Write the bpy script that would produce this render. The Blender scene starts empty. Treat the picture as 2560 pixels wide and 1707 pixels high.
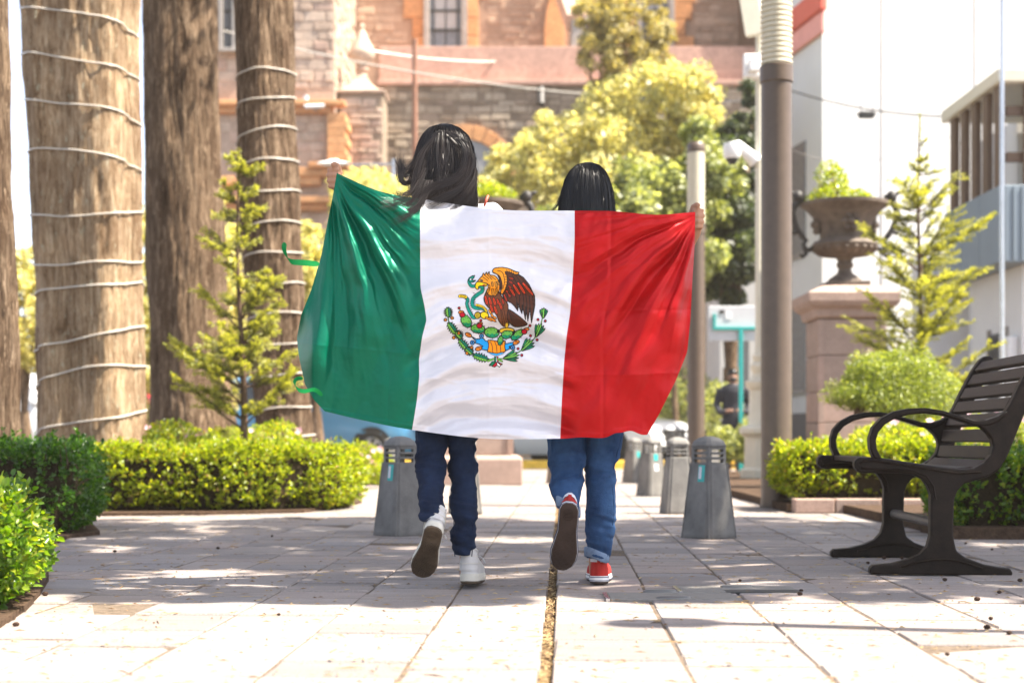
import bpy, bmesh, math, random
import numpy as np
from mathutils import Vector, Matrix
rad = math.radians
PI = math.pi
random.seed(7); np.random.seed(7)
sc = bpy.context.scene
COL = sc.collection

# ------------------------------------------------------------------ camera
F, H, CX, HY = 3800.0, 0.525, 1280.0, 1098.0          # focal length in photo pixels, eye height, horizon
cam_d = bpy.data.cameras.new('camera'); cam = bpy.data.objects.new('camera', cam_d); COL.objects.link(cam)
cam.location = (0, 0, H); cam.rotation_euler = (rad(90), 0, 0)
cam_d.sensor_fit = 'HORIZONTAL'; cam_d.sensor_width = 36.0
cam_d.lens = F / 2560 * 36
cam_d.shift_y = (HY - 853.5) / 2560
cam_d.clip_start = 0.05; cam_d.clip_end = 2000
cam_d.dof.use_dof = True; cam_d.dof.focus_distance = 5.33; cam_d.dof.aperture_fstop = 2.8
sc.camera = cam

# ------------------------------------------------------------------ light
SUN_EL, SUN_AZ = rad(57), rad(101)                      # azimuth clockwise from +Y: the sun stands to the right, a little on the viewer's side
world = bpy.data.worlds.new('World'); sc.world = world; world.use_nodes = True
wn = world.node_tree; wn.nodes.clear()
wo = wn.nodes.new('ShaderNodeOutputWorld'); bg = wn.nodes.new('ShaderNodeBackground'); sky = wn.nodes.new('ShaderNodeTexSky')
sky.sky_type = 'NISHITA'; sky.sun_disc = False; sky.sun_elevation = SUN_EL; sky.sun_rotation = SUN_AZ
sky.air_density = 0.85; sky.dust_density = 7.0; sky.ozone_density = 0.6; sky.altitude = 1800
bg.inputs['Strength'].default_value = 0.115
hs = wn.nodes.new('ShaderNodeHueSaturation'); hs.inputs['Saturation'].default_value = 0.65      # milky midday sky
wn.links.new(sky.outputs['Color'], hs.inputs['Color']); wn.links.new(hs.outputs['Color'], bg.inputs['Color']); wn.links.new(bg.outputs['Background'], wo.inputs['Surface'])
sun_dir = Vector((math.sin(SUN_AZ) * math.cos(SUN_EL), math.cos(SUN_AZ) * math.cos(SUN_EL), math.sin(SUN_EL)))
sl = bpy.data.lights.new('sun', 'SUN'); sl.energy = 4.7; sl.angle = rad(0.53); sl.color = (1.0, 0.91, 0.78)
sun = bpy.data.objects.new('sun', sl); COL.objects.link(sun); sun.rotation_euler = sun_dir.to_track_quat('Z', 'Y').to_euler()
sun.location = (20, 5, 30)
sc.view_settings.view_transform = 'Standard'; sc.view_settings.look = 'None'
sc.view_settings.exposure = 2.1; sc.view_settings.gamma = 1.0
sc.view_settings.use_curve_mapping = False
try:
    sc.cycles.max_bounces = 8; sc.cycles.diffuse_bounces = 4; sc.cycles.transparent_max_bounces = 8
    sc.cycles.use_denoising = True
    sc.cycles.caustics_reflective = False; sc.cycles.caustics_refractive = False
    sc.cycles.sample_clamp_indirect = 6.0
except Exception:
    pass

# ------------------------------------------------------------------ helpers
def P(px, py, d):                                      # photo pixel at a depth -> a point of the place
    return Vector(((px - CX) / F * d, d, H + (HY - py) / F * d))
def G(px, py):                                         # photo pixel on the ground -> (x, y)
    d = F * H / (py - HY)
    return (px - CX) / F * d, d
DV = Vector((129.0 / F, 1, 0)).normalized()            # direction of the path
RV = Vector((DV.y, -DV.x, 0))                          # to its right
UP = Vector((0, 0, 1))
GX0 = G(1378, 1500)                                    # a point of the drain slot
def path(a, b, z=0.0):                                 # a metres along the path, b metres right of the drain slot
    base = Vector((GX0[0], GX0[1], 0)) - DV * GX0[1]
    p = base + DV * a + RV * b
    return Vector((p.x, p.y, z))

def tag(o, label=None, cat=None, group=None, kind=None):
    if label: o['label'] = label
    if cat: o['category'] = cat
    if group: o['group'] = group
    if kind: o['kind'] = kind
    return o
def empty(name, loc, label=None, cat=None, group=None, rz=0.0):
    o = bpy.data.objects.new(name, None); COL.objects.link(o)
    o.location = loc; o.rotation_euler = (0, 0, rz); o.empty_display_size = 0.1
    return tag(o, label, cat, group)
def hang(o, parent):                                   # parent, keeping the world position
    if parent is not None:
        o.parent = parent
        def world_of(q):
            return q.matrix_basis.copy() if q.parent is None else world_of(q.parent) @ q.matrix_parent_inverse @ q.matrix_basis
        m = world_of(parent)
        o.matrix_parent_inverse = m.inverted()
    return o
def mesh_obj(name, verts, faces, mat, parent=None, smooth=None, bevel=0, seg=2):
    me = bpy.data.meshes.new(name)
    me.from_pydata([tuple(v) for v in verts], [], faces)
    me.validate(); me.update()
    return link(name, me, mat, parent, smooth, bevel, seg)
def link(name, me, mat, parent=None, smooth=None, bevel=0, seg=2):
    if mat is not None and not me.materials:
        for m in (mat if isinstance(mat, (list, tuple)) else [mat]): me.materials.append(m)
    if smooth is not None:
        me.polygons.foreach_set('use_smooth', [True] * len(me.polygons))
        if smooth < 180: me.set_sharp_from_angle(angle=rad(smooth))
    o = bpy.data.objects.new(name, me); COL.objects.link(o)
    if bevel:
        b = o.modifiers.new('bevel', 'BEVEL'); b.width = bevel; b.segments = seg; b.limit_method = 'ANGLE'; b.angle_limit = rad(35)
        b.harden_normals = False
    return hang(o, parent)
def np_mesh(name, V, Fq, mat, parent=None, smooth=True):    # V (n,3) array, Fq (m,k) array of faces with k corners
    me = bpy.data.meshes.new(name)
    V = np.asarray(V, np.float32); Fq = np.asarray(Fq, np.int32)
    n, m, k = len(V), len(Fq), Fq.shape[1]
    me.vertices.add(n); me.vertices.foreach_set('co', V.ravel())
    me.loops.add(m * k); me.loops.foreach_set('vertex_index', Fq.ravel())
    me.polygons.add(m); me.polygons.foreach_set('loop_start', np.arange(0, m * k, k, dtype=np.int32))
    if smooth: me.polygons.foreach_set('use_smooth', np.ones(m, bool))
    me.update(calc_edges=True)
    return link(name, me, mat, parent)
def dup(o, parent=None, loc=None, rz=None, label=None):     # a copy of a thing with its parts and sub-parts
    c = o.copy(); COL.objects.link(c)
    if parent is not None: c.parent = parent
    if loc is not None: c.location = loc
    if rz is not None: c.rotation_euler = (0, 0, rz)
    if label: c['label'] = label
    for ch in list(o.children): dup(ch, c)
    return c

class MB:                                              # collects shapes, builds ONE mesh object
    def __init__(s): s.v = []; s.f = []
    def add(s, vs, fs):
        k = len(s.v); s.v += [tuple(v) for v in vs]; s.f += [tuple(i + k for i in f) for f in fs]; return s
    def box(s, x0, x1, y0, y1, z0, z1):
        return s.add([(x, y, z) for z in (z0, z1) for x, y in ((x0, y0), (x1, y0), (x1, y1), (x0, y1))],
                     [(3, 2, 1, 0), (4, 5, 6, 7), (0, 1, 5, 4), (1, 2, 6, 5), (2, 3, 7, 6), (3, 0, 4, 7)])
    def obox(s, c, a, b, n):                           # centre and three half vectors
        c, a, b, n = Vector(c), Vector(a), Vector(b), Vector(n)
        if a.cross(b).dot(n) < 0: a, b = b, a
        return s.add([c - a - b - n, c + a - b - n, c + a + b - n, c - a + b - n, c - a - b + n, c + a - b + n, c + a + b + n, c - a + b + n],
                     [(3, 2, 1, 0), (4, 5, 6, 7), (0, 1, 5, 4), (1, 2, 6, 5), (2, 3, 7, 6), (3, 0, 4, 7)])
    def loft(s, rings, cap=True, closed=True):
        n = len(rings[0]); vs = [v for r in rings for v in r]; fs = []
        m = n if closed else n - 1
        for i in range(len(rings) - 1):
            for j in range(m):
                k = (j + 1) % n
                fs.append((i * n + j, i * n + k, (i + 1) * n + k, (i + 1) * n + j))
        if cap and closed:
            fs.append(tuple(range(n - 1, -1, -1))); fs.append(tuple((len(rings) - 1) * n + j for j in range(n)))
        return s.add(vs, fs)
    def tube(s, pts, r, n=8, cap=True):
        pts = [Vector(p) for p in pts]; rs = r if isinstance(r, (list, tuple)) else [r] * len(pts)
        rings = []; t0 = (pts[1] - pts[0]).normalized()
        x = t0.cross(Vector((0.31, 0.2, 0.93))).normalized()
        for i, p in enumerate(pts):
            t = (pts[min(i + 1, len(pts) - 1)] - pts[max(i - 1, 0)]).normalized()
            x = (x - t * x.dot(t)).normalized(); y = t.cross(x)
            rings.append([p + (x * math.cos(2 * PI * j / n) + y * math.sin(2 * PI * j / n)) * rs[i] for j in range(n)])
        return s.loft(rings, cap)
    def lathe(s, prof, n=24, c=(0, 0, 0)):             # prof: (radius, z) from bottom to top
        c = Vector(c)
        return s.loft([[c + Vector((r * math.cos(2 * PI * j / n), r * math.sin(2 * PI * j / n), z)) for j in range(n)] for r, z in prof])
    def prism(s, poly, o, U, V, W):                    # outline in (u, v), from o, thickness vector W
        o, U, V, W = Vector(o), Vector(U), Vector(V), Vector(W)
        n = len(poly); area = sum(poly[i][0] * poly[(i + 1) % n][1] - poly[(i + 1) % n][0] * poly[i][1] for i in range(n))
        if area * U.cross(V).dot(W) < 0: poly = poly[::-1]
        a = [o + U * u + V * v for u, v in poly]
        return s.loft([a, [p + W for p in a]])
    def build(s, name, mat, parent=None, smooth=None, bevel=0, seg=2):
        return mesh_obj(name, s.v, s.f, mat, parent, smooth, bevel, seg)

# value noise on numpy arrays
_perm = np.random.RandomState(3).permutation(512).astype(np.int64)
def _h(i, j, k):
    return _perm[(_perm[(_perm[i & 511] + j) & 511] + k) & 511] / 511.0
def vnoise(x, y, z):
    x, y, z = np.broadcast_arrays(np.asarray(x, float), np.asarray(y, float), np.asarray(z, float))
    i, j, k = np.floor(x).astype(np.int64), np.floor(y).astype(np.int64), np.floor(z).astype(np.int64)
    u, v, w = x - i, y - j, z - k
    u, v, w = (t * t * (3 - 2 * t) for t in (u, v, w))
    def L(a, b, t): return a + (b - a) * t
    return L(L(L(_h(i, j, k), _h(i + 1, j, k), u), L(_h(i, j + 1, k), _h(i + 1, j + 1, k), u), v),
             L(L(_h(i, j, k + 1), _h(i + 1, j, k + 1), u), L(_h(i, j + 1, k + 1), _h(i + 1, j + 1, k + 1), u), v), w)
def fbm(x, y, z, o=4):
    t = 0; a = 0.5
    for q in range(o):
        t = t + a * vnoise(x * 2 ** q + 17 * q, y * 2 ** q, z * 2 ** q + 5 * q); a *= 0.5
    return t

# ------------------------------------------------------------------ materials
def nodes(name):
    m = bpy.data.materials.new(name); m.use_nodes = True
    nt = m.node_tree; b = nt.nodes['Principled BSDF']
    return m, nt, b
def N(nt, t, **kw):
    n = nt.nodes.new(t)
    for k, v in kw.items():
        if k.startswith('i_'): n.inputs[k[2:].replace('_', ' ')].default_value = v
        else: setattr(n, k, v)
    return n
def rgb(c): return (c[0], c[1], c[2], 1.0)
def ramp(nt, stops):
    r = nt.nodes.new('ShaderNodeValToRGB'); e = r.color_ramp.elements
    while len(e) < len(stops): e.new(0.5)
    for i, (p, c) in enumerate(stops): e[i].position = p; e[i].color = rgb(c)
    return r
def coords(nt, scale=(1, 1, 1), kind='Object'):
    t = nt.nodes.new('ShaderNodeTexCoord'); mp = nt.nodes.new('ShaderNodeMapping'); mp.inputs['Scale'].default_value = scale
    nt.links.new(t.outputs[kind], mp.inputs['Vector']); return mp.outputs['Vector']
def plain(name, c, rough=0.6, spec=0.5, metal=0.0, vary=0.12, scale=8.0, bump=0.0, bscale=60.0, c2=None, coat=0.0, stretch=(1, 1, 1)):
    m, nt, b = nodes(name); lk = nt.links.new
    vec = coords(nt, stretch)
    n1 = N(nt, 'ShaderNodeTexNoise', i_Scale=scale, i_Detail=6.0, i_Roughness=0.65); lk(vec, n1.inputs['Vector'])
    lo = [x * (1 - vary) for x in c]; hi = list(c2) if c2 else [min(1, x * (1 + vary)) for x in c]
    r = ramp(nt, [(0.3, lo), (0.7, hi)]); lk(n1.outputs['Fac'], r.inputs['Fac']); lk(r.outputs['Color'], b.inputs['Base Color'])
    b.inputs['Roughness'].default_value = rough; b.inputs['Specular IOR Level'].default_value = spec; b.inputs['Metallic'].default_value = metal
    b.inputs['Coat Weight'].default_value = coat
    if bump:
        n2 = N(nt, 'ShaderNodeTexNoise', i_Scale=bscale, i_Detail=5.0); lk(vec, n2.inputs['Vector'])
        bp = N(nt, 'ShaderNodeBump', i_Strength=bump, i_Distance=0.01); lk(n2.outputs['Fac'], bp.inputs['Height']); lk(bp.outputs['Normal'], b.inputs['Normal'])
    return m
def leafy(name, stops, trans, rough=0.45, tmix=0.45):  # stops: colour ramp over single leaves, trans: colour of light shining through
    m, nt, b = nodes(name); lk = nt.links.new
    g = nt.nodes.new('ShaderNodeNewGeometry'); r = ramp(nt, stops); lk(g.outputs['Random Per Island'], r.inputs['Fac'])
    lk(r.outputs['Color'], b.inputs['Base Color']); b.inputs['Roughness'].default_value = rough
    t = nt.nodes.new('ShaderNodeBsdfTranslucent'); mx = N(nt, 'ShaderNodeMix', data_type='RGBA', blend_type='MULTIPLY'); mx.inputs[0].default_value = 1.0
    sc_ = N(nt, 'ShaderNodeHueSaturation', i_Value=2.2); lk(r.outputs['Color'], sc_.inputs['Color'])
    lk(sc_.outputs['Color'], mx.inputs[6]); mx.inputs[7].default_value = rgb(trans); lk(mx.outputs[2], t.inputs['Color'])
    ms = N(nt, 'ShaderNodeMixShader'); ms.inputs['Fac'].default_value = tmix
    lk(b.outputs['BSDF'], ms.inputs[1]); lk(t.outputs['BSDF'], ms.inputs[2])
    lk(ms.outputs['Shader'], nt.nodes['Material Output'].inputs['Surface'])
    return m
def satin(name, c, rough=0.38, tr=0.3, metal=0.3):
    m, nt, b = nodes(name); lk = nt.links.new
    b.inputs['Base Color'].default_value = rgb(c); b.inputs['Roughness'].default_value = rough; b.inputs['Metallic'].default_value = metal
    b.inputs['Specular IOR Level'].default_value = 0.8; b.inputs['Specular Tint'].default_value = rgb([min(1, x * .9 + .22) for x in c])
    vec = coords(nt, (1, 1, 1)); n2 = N(nt, 'ShaderNodeTexNoise', i_Scale=900.0, i_Detail=2.0); lk(vec, n2.inputs['Vector'])
    bp = N(nt, 'ShaderNodeBump', i_Strength=0.06, i_Distance=0.002); lk(n2.outputs['Fac'], bp.inputs['Height']); lk(bp.outputs['Normal'], b.inputs['Normal'])
    t = nt.nodes.new('ShaderNodeBsdfTranslucent'); t.inputs['Color'].default_value = rgb(c)
    ms = N(nt, 'ShaderNodeMixShader'); ms.inputs['Fac'].default_value = tr
    lk(b.outputs['BSDF'], ms.inputs[1]); lk(t.outputs['BSDF'], ms.inputs[2]); lk(ms.outputs['Shader'], nt.nodes['Material Output'].inputs['Surface'])
    return m
def stone_mat(name, stops, rough=0.8, grain=90.0, bump=0.35, big=3.0, pits=False):
    m, nt, b = nodes(name); lk = nt.links.new
    oi = nt.nodes.new('ShaderNodeObjectInfo'); g = nt.nodes.new('ShaderNodeNewGeometry'); vec = coords(nt)
    ad = N(nt, 'ShaderNodeMath', operation='ADD'); lk(oi.outputs['Random'], ad.inputs[0]); lk(g.outputs['Random Per Island'], ad.inputs[1])
    fr = N(nt, 'ShaderNodeMath', operation='FRACT'); lk(ad.outputs[0], fr.inputs[0])
    r = ramp(nt, stops); lk(fr.outputs[0], r.inputs['Fac'])
    n1 = N(nt, 'ShaderNodeTexNoise', i_Scale=big, i_Detail=8.0, i_Roughness=0.7); lk(vec, n1.inputs['Vector'])
    r2 = ramp(nt, [(0.25, (0.72, 0.72, 0.72)), (0.75, (1.15, 1.13, 1.1))]); lk(n1.outputs['Fac'], r2.inputs['Fac'])
    n3 = N(nt, 'ShaderNodeTexNoise', i_Scale=grain, i_Detail=3.0); lk(vec, n3.inputs['Vector'])
    r3 = ramp(nt, [(0.3, (0.8, 0.8, 0.8)), (0.7, (1.1, 1.1, 1.1))]); lk(n3.outputs['Fac'], r3.inputs['Fac'])
    a = N(nt, 'ShaderNodeMix', data_type='RGBA', blend_type='MULTIPLY'); a.inputs[0].default_value = 1
    lk(r.outputs['Color'], a.inputs[6]); lk(r2.outputs['Color'], a.inputs[7])
    c = N(nt, 'ShaderNodeMix', data_type='RGBA', blend_type='MULTIPLY'); c.inputs[0].default_value = 1
    lk(a.outputs[2], c.inputs[6]); lk(r3.outputs['Color'], c.inputs[7]); out = c.outputs[2]
    if pits:                                           # dark pitted seams running across the slab
        vp = coords(nt, (5, 75, 5)); n4 = N(nt, 'ShaderNodeTexNoise', i_Scale=1.0, i_Detail=6.0, i_Roughness=0.75); lk(vp, n4.inputs['Vector'])
        ad2 = N(nt, 'ShaderNodeVectorMath', operation='ADD'); lk(vp, ad2.inputs[0]); cx3 = N(nt, 'ShaderNodeCombineXYZ'); ml = N(nt, 'ShaderNodeMath', operation='MULTIPLY'); ml.inputs[1].default_value = 91.0
        lk(fr.outputs[0], ml.inputs[0]); lk(ml.outputs[0], cx3.inputs[0]); lk(ml.outputs[0], cx3.inputs[1]); lk(cx3.outputs[0], ad2.inputs[1]); lk(ad2.outputs[0], n4.inputs['Vector']); lk(ad2.outputs[0], n1.inputs['Vector']); n1.inputs['Scale'].default_value = .35
        r4 = ramp(nt, [(0.30, (0.35, 0.33, 0.31)), (0.40, (1, 1, 1))]); lk(n4.outputs['Fac'], r4.inputs['Fac'])
        e = N(nt, 'ShaderNodeMix', data_type='RGBA', blend_type='MULTIPLY'); e.inputs[0].default_value = 1; lk(out, e.inputs[6]); lk(r4.outputs['Color'], e.inputs[7]); out = e.outputs[2]
    lk(out, b.inputs['Base Color'])
    b.inputs['Roughness'].default_value = rough; b.inputs['Specular IOR Level'].default_value = 0.3
    bp = N(nt, 'ShaderNodeBump', i_Strength=bump, i_Distance=0.006); lk(n3.outputs['Fac'], bp.inputs['Height']); lk(bp.outputs['Normal'], b.inputs['Normal'])
    return m
M = {}
M['paving'] = stone_mat('paving stone', [(0.0, (0.22, 0.195, 0.185)), (0.3, (0.275, 0.24, 0.222)), (0.6, (0.325, 0.268, 0.240)), (0.8, (0.26, 0.24, 0.235)), (1.0, (0.345, 0.295, 0.268))], 0.72, 140, 0.5, 4.0, pits=True)
M['mortar'] = plain('joint earth', (0.13, 0.10, 0.075), 0.95, 0.1, vary=0.5, scale=40, bump=0.6)
M['soil'] = plain('bed soil', (0.07, 0.045, 0.03), 0.95, 0.1, vary=0.5, scale=30, bump=1.0, bscale=90)
M['asphalt'] = plain('asphalt', (0.06, 0.058, 0.055), 0.9, 0.2, vary=0.25, scale=20, bump=0.4)
M['earth'] = plain('far ground', (0.16, 0.14, 0.11), 0.95, 0.1, vary=0.3, scale=1.2)
M['yellow'] = plain('yellow kerb paint', (0.75, 0.48, 0.05), 0.6, vary=0.2, scale=9)
M['cantera'] = stone_mat('pink quarry stone', [(0.0, (0.34, 0.235, 0.19)), (0.5, (0.42, 0.30, 0.25)), (1.0, (0.36, 0.27, 0.225))], 0.85, 80, 0.4, 5)
M['concrete'] = plain('bollard concrete', (0.15, 0.145, 0.135), 0.75, 0.35, vary=0.3, scale=7, bump=0.3, bscale=120, c2=(0.21, 0.20, 0.185))
M['teal'] = plain('teal paint', (0.02, 0.36, 0.33), 0.45, vary=0.08)
M['white'] = plain('white paint', (0.78, 0.78, 0.77), 0.5, vary=0.05)
M['dark'] = plain('black rubber', (0.012, 0.012, 0.013), 0.6, vary=0.2)
M['pole'] = plain('brown pole paint', (0.092, 0.064, 0.045), 0.42, 0.5, vary=0.12, scale=14)
M['cream'] = plain('cream lamp ring', (0.62, 0.58, 0.46), 0.4, vary=0.06)
M['bench'] = plain('bench cast iron', (0.010, 0.0068, 0.005), 0.42, 0.13, vary=0.35, scale=25, bump=0.12, bscale=140, c2=(0.018, 0.012, 0.009))
M['slat'] = plain('bench slat', (0.034, 0.022, 0.017), 0.48, 0.2, vary=0.25, scale=4, bump=0.12, bscale=80, stretch=(9, 1, 9))
M['steel'] = plain('steel', (0.5, 0.5, 0.5), 0.25, metal=1.0, vary=0.1)
M['bark'] = None
M['rope'] = plain('rope light', (0.52, 0.48, 0.42), 0.35, vary=0.05)
M['wood'] = plain('twig wood', (0.10, 0.065, 0.045), 0.9, 0.1, vary=0.3, scale=20)
M['urn'] = plain('urn stone', (0.105, 0.078, 0.062), 0.75, 0.3, vary=0.35, scale=6, bump=0.5, bscale=40, c2=(0.17, 0.135, 0.105))
M['iron'] = plain('dark iron', (0.03, 0.026, 0.024), 0.55, 0.4, vary=0.3, scale=12)
M['glass'] = plain('dark glass', (0.02, 0.025, 0.03), 0.06, 0.6, vary=0.0)
M['skin'] = plain('skin', (0.38, 0.195, 0.115), 0.5, 0.35, vary=0.06, scale=20)
# ------------------------------------------------------------------ ground
def sheet(name, poly, z, mat, parent=None, thick=0.0):
    vs = [(x, y, z) for x, y in poly]
    o = mesh_obj(name, vs, [tuple(range(len(vs)))], mat, parent)
    return o
gr = sheet('ground', [(-220, -60), (220, -60), (220, 300), (-220, 300)], -0.06, M['earth']); tag(gr, kind='structure')
pav = MB()
pav.add([path(-2, -16, -0.0045), path(-2, -.0165, -0.0045), path(27.2, -.0165, -0.0045), path(27.2, -16, -0.0045), path(-2, .0165, -0.0045), path(-2, 14, -0.0045), path(27.2, 14, -0.0045), path(27.2, .0165, -0.0045)], [(0, 1, 2, 3), (4, 5, 6, 7)])
pavement = pav.build('pavement', M['mortar']); tag(pavement, kind='structure')

STW = 0.31
def stone_mesh(L, W, seed):
    r = random.Random(seed); g = 0.0026 + r.random() * 0.0016; bv = 0.004 + 0.003 * r.random()
    x0, x1, y0, y1 = g, W - g, g * 1.9, L - g * 1.9
    j = lambda: (r.random() - 0.5) * 0.005
    bot = [(x0, y0), (x1, y0), (x1, y1), (x0, y1)]
    def ring(ins, z): return [(x0 + ins, y0 + ins, z), (x1 - ins, y0 + ins, z), (x1 - ins, y1 - ins, z), (x0 + ins, y1 - ins, z)]
    mb = MB(); q = [(j(), j()) for _ in range(4)]
    rs = [ring(0, -0.03), ring(0, -bv), ring(bv * 0.8, 0.0)]
    rs = [[(a + q[i][0], b + q[i][1], c) for i, (a, b, c) in enumerate(rr)] for rr in rs]
    mb.loft(rs, cap=False); mb.f.append((8, 9, 10, 11))
    return mb
LENS = [0.16, 0.2, 0.25, 0.31, 0.38]
stone_data = {}
for Li in LENS:
    for s in range(3):
        mb = stone_mesh(Li, STW, int(Li * 1000) + s); me = bpy.data.meshes.new('paving_stone'); me.from_pydata(mb.v, [], mb.f); me.update()
        me.materials.append(M['paving']); stone_data[(Li, s)] = me
cands = []; rs = random.Random(11)
cols = [(0.0135 + i * STW) for i in range(44)] + [(-0.0135 - (i + 1) * STW) for i in range(50)]
for b in cols:
    a = -1.0 - rs.random() * 0.4
    while a < 27.0:
        L = rs.choice(LENS); cands.append((a, b, L, rs.randrange(3), rs.uniform(-0.0035, 0.0025), rs.uniform(-0.006, 0.006), rs.uniform(-0.006, 0.006))); a += L
def in_view(c):
    p = path(c[0] + c[2] / 2, c[1] + STW / 2)
    if p.y < 2.9: return None
    px = CX + p.x / p.y * F; py = HY + H / p.y * F
    if px < -90 or px > 2650 or py > 1790: return None
    if p.x < -1.55 - max(0, p.y - 4.4) * 0.2 or (p.y > 8.2 and p.x > 2.4): return None
    return (F / p.y) ** 2 * c[2] * (H / p.y)
scored = [(in_view(c), c) for c in cands]
vis = sorted([(s, c) for s, c in scored if s is not None], key=lambda t: -t[0])
near = set(c for s, c in vis[:300])
ang = math.atan2(-DV.x, DV.y)
for s, c in vis[:300]:
    o = bpy.data.objects.new('paving_stone', stone_data[(c[2], c[3])]); COL.objects.link(o)
    o.location = path(c[0], c[1], c[4]); o.rotation_euler = (c[5], c[6], ang); o.parent = pavement
rest = MB()
for c in cands:
    if c in near: continue
    m4 = Matrix.Translation(path(c[0], c[1], c[4])) @ Matrix.Rotation(ang, 4, 'Z')
    me = stone_data[(c[2], c[3])]
    rest.add([m4 @ v.co for v in me.vertices], [tuple(p.vertices) for p in me.polygons])
o = rest.build('distant_paving', M['paving'], pavement); tag(o, kind='stuff')
# drain slot down the middle of the path, filled with dry needles and cones
mb = MB(); mb.add([path(-1, -0.0162, -0.0175), path(-1, 0.0162, -0.0175), path(27, 0.0162, -0.0175), path(27, -0.0162, -0.0175)], [(0, 1, 2, 3)])
o = mb.build('drain_channel', M['soil'], pavement)
M['litter'] = stone_mat('dry needles', [(0, (0.16, 0.085, 0.04)), (0.5, (0.36, 0.24, 0.11)), (1, (0.50, 0.38, 0.20))], 0.9, 60, 0.2)
mb = MB(); rl = random.Random(5)
for i in range(2600):
    a = 3.0 + rl.random() ** 1.5 * 9
    c = path(a, rl.uniform(-0.014, 0.014), -0.014 + rl.random() * 0.008)
    t = rl.random() * 2 * PI; L = rl.uniform(0.004, 0.014); w = 0.0009
    d = Vector((math.cos(t), math.sin(t), rl.uniform(-0.4, 0.4))) * L; n = Vector((-math.sin(t), math.cos(t), 0)) * w
    mb.add([c - d - n, c - d + n, c + d + n, c + d - n + UP * 0.001], [(0, 1, 2, 3)])
tag(mb.build('dry_needles', M['litter'], pavement), kind='stuff')
# crumbs and dry needles strewn over the paving
mb = MB()
for i in range(5200):
    a = 3.1 + rl.random() ** 1.3 * 9; b = rl.uniform(-0.42, 0.42) * (a + 1.2)
    c = path(a, b, 0.0025); t = rl.gauss(0, 0.9) + (PI / 2 if rl.random() < 0.15 else 0); L = rl.uniform(0.003, 0.017) if rl.random() < 0.93 else rl.uniform(0.02, 0.05)
    d = Vector((math.cos(t), math.sin(t), 0)) * L; n = Vector((-math.sin(t), math.cos(t), 0)) * rl.uniform(0.0007, 0.0022)
    hgt = UP * rl.uniform(0.0015, 0.004)
    mb.add([c - d - n, c - d + n, c + d + n, c + d - n, c + hgt], [(0, 1, 4), (1, 2, 4), (2, 3, 4), (3, 0, 4)])
tag(mb.build('ground_litter', M['litter']), 'dry needles and crumbs strewn over the paving', 'litter', kind='stuff')
# little cypress cones
def cone_mesh():
    mb = MB(); r = random.Random(2)
    mb.lathe([(0.003, 0.0), (0.011, 0.004), (0.0135, 0.011), (0.011, 0.019), (0.004, 0.023)], 10)
    for i in range(26):
        t = i * 2.4; z = 0.003 + 0.018 * (i / 26); rr = 0.0135 * math.sin(PI * (0.12 + 0.76 * i / 26))
        c = Vector((math.cos(t) * rr, math.sin(t) * rr, z)); e = Vector((math.cos(t), math.sin(t), 0.2))
        s_ = Vector((-math.sin(t), math.cos(t), 0)) * 0.0035; u = UP * 0.003
        mb.add([c - s_ - u, c + s_ - u, c + s_ + u, c - s_ + u, c + e * 0.005], [(0, 1, 4), (1, 2, 4), (2, 3, 4), (3, 0, 4)])
    return mb
cone0 = None
for px, py, s in [(545, 1373, 1.1), (680, 1342, 0.9), (287, 1381, 1.1), (113, 1490, 1.3), (40, 1567, 1.2), (1126, 1331, 1.0), (1382, 1430, 1.1), (2362, 1453, 1.1), (2443, 1503, 1.3), (2000, 1489, 1.1), (2003, 1480, 0.9),
                  (2498, 1484, 1.0), (2467, 1574, 1.2), (2523, 1587, 1.0), (2368, 1640, 0.8), (2477, 1550, 0.9), (2210, 1398, 1.3), (2255, 1398, 1.0), (2480, 1376, 0.9), (2550, 1455, 1.2), (2414, 1360, 0.9), (2170, 1410, 1.0), (1850, 1454, 0.8), (697, 1539, 0.7)]:
    x, y = G(px, py)
    if cone0 is None:
        cone0 = cone_mesh().build('cypress_cone', plain('cone brown', (0.055, 0.032, 0.022), 0.8, 0.2, vary=0.4, scale=80), smooth=30)
        o = cone0
    else:
        o = dup(cone0)
    o.location = (x, y, 0.001); o.scale = (s * .5, s * .5, s * .5); o.rotation_euler = (0, 0, px)
    tag(o, 'small dark dry cone lying loose on the paving', 'cone', 'dry cones on the paving')
# access cover let into the paving
ac = empty('access_cover', (*G(1760, 1484), 0), 'flush access cover with grey grained plates and steel lugs in the paving', 'cover')
M['lug'] = plain('dull steel lug', (0.16, 0.155, 0.15), .4, metal=.6)
M['plate'] = plain('cover plate', (0.20, 0.185, 0.165), 0.75, vary=0.25, scale=30, bump=0.5, bscale=60, stretch=(1, 6, 1))
for px0, px1, y0, y1 in ((1522, 1838, 1500, 1483.5), (1700, 1988, 1482, 1467)):
    d0, d1 = F * H / (y0 - HY), F * H / (y1 - HY); dm = (d0 + d1) / 2
    xa, xb = (px0 - CX) / F * dm, (px1 - CX) / F * dm
    MB().box(xa, xb, d0, d1, -0.03, 0.0045).build('plate', M['plate'], ac, bevel=0.002)
    MB().box(xa - 0.016, xa - 0.002, d0, d1, -0.03, 0.006).build('edge_bar', M['steel'], ac, bevel=0.001)
d0, d1 = F * H / (1483.5 - HY), F * H / (1477 - HY)
MB().box((1818 - CX) / F * d0, (2006 - CX) / F * d0, d0, d1, -0.02, 0.005).build('slot', M['dark'], ac)
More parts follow.
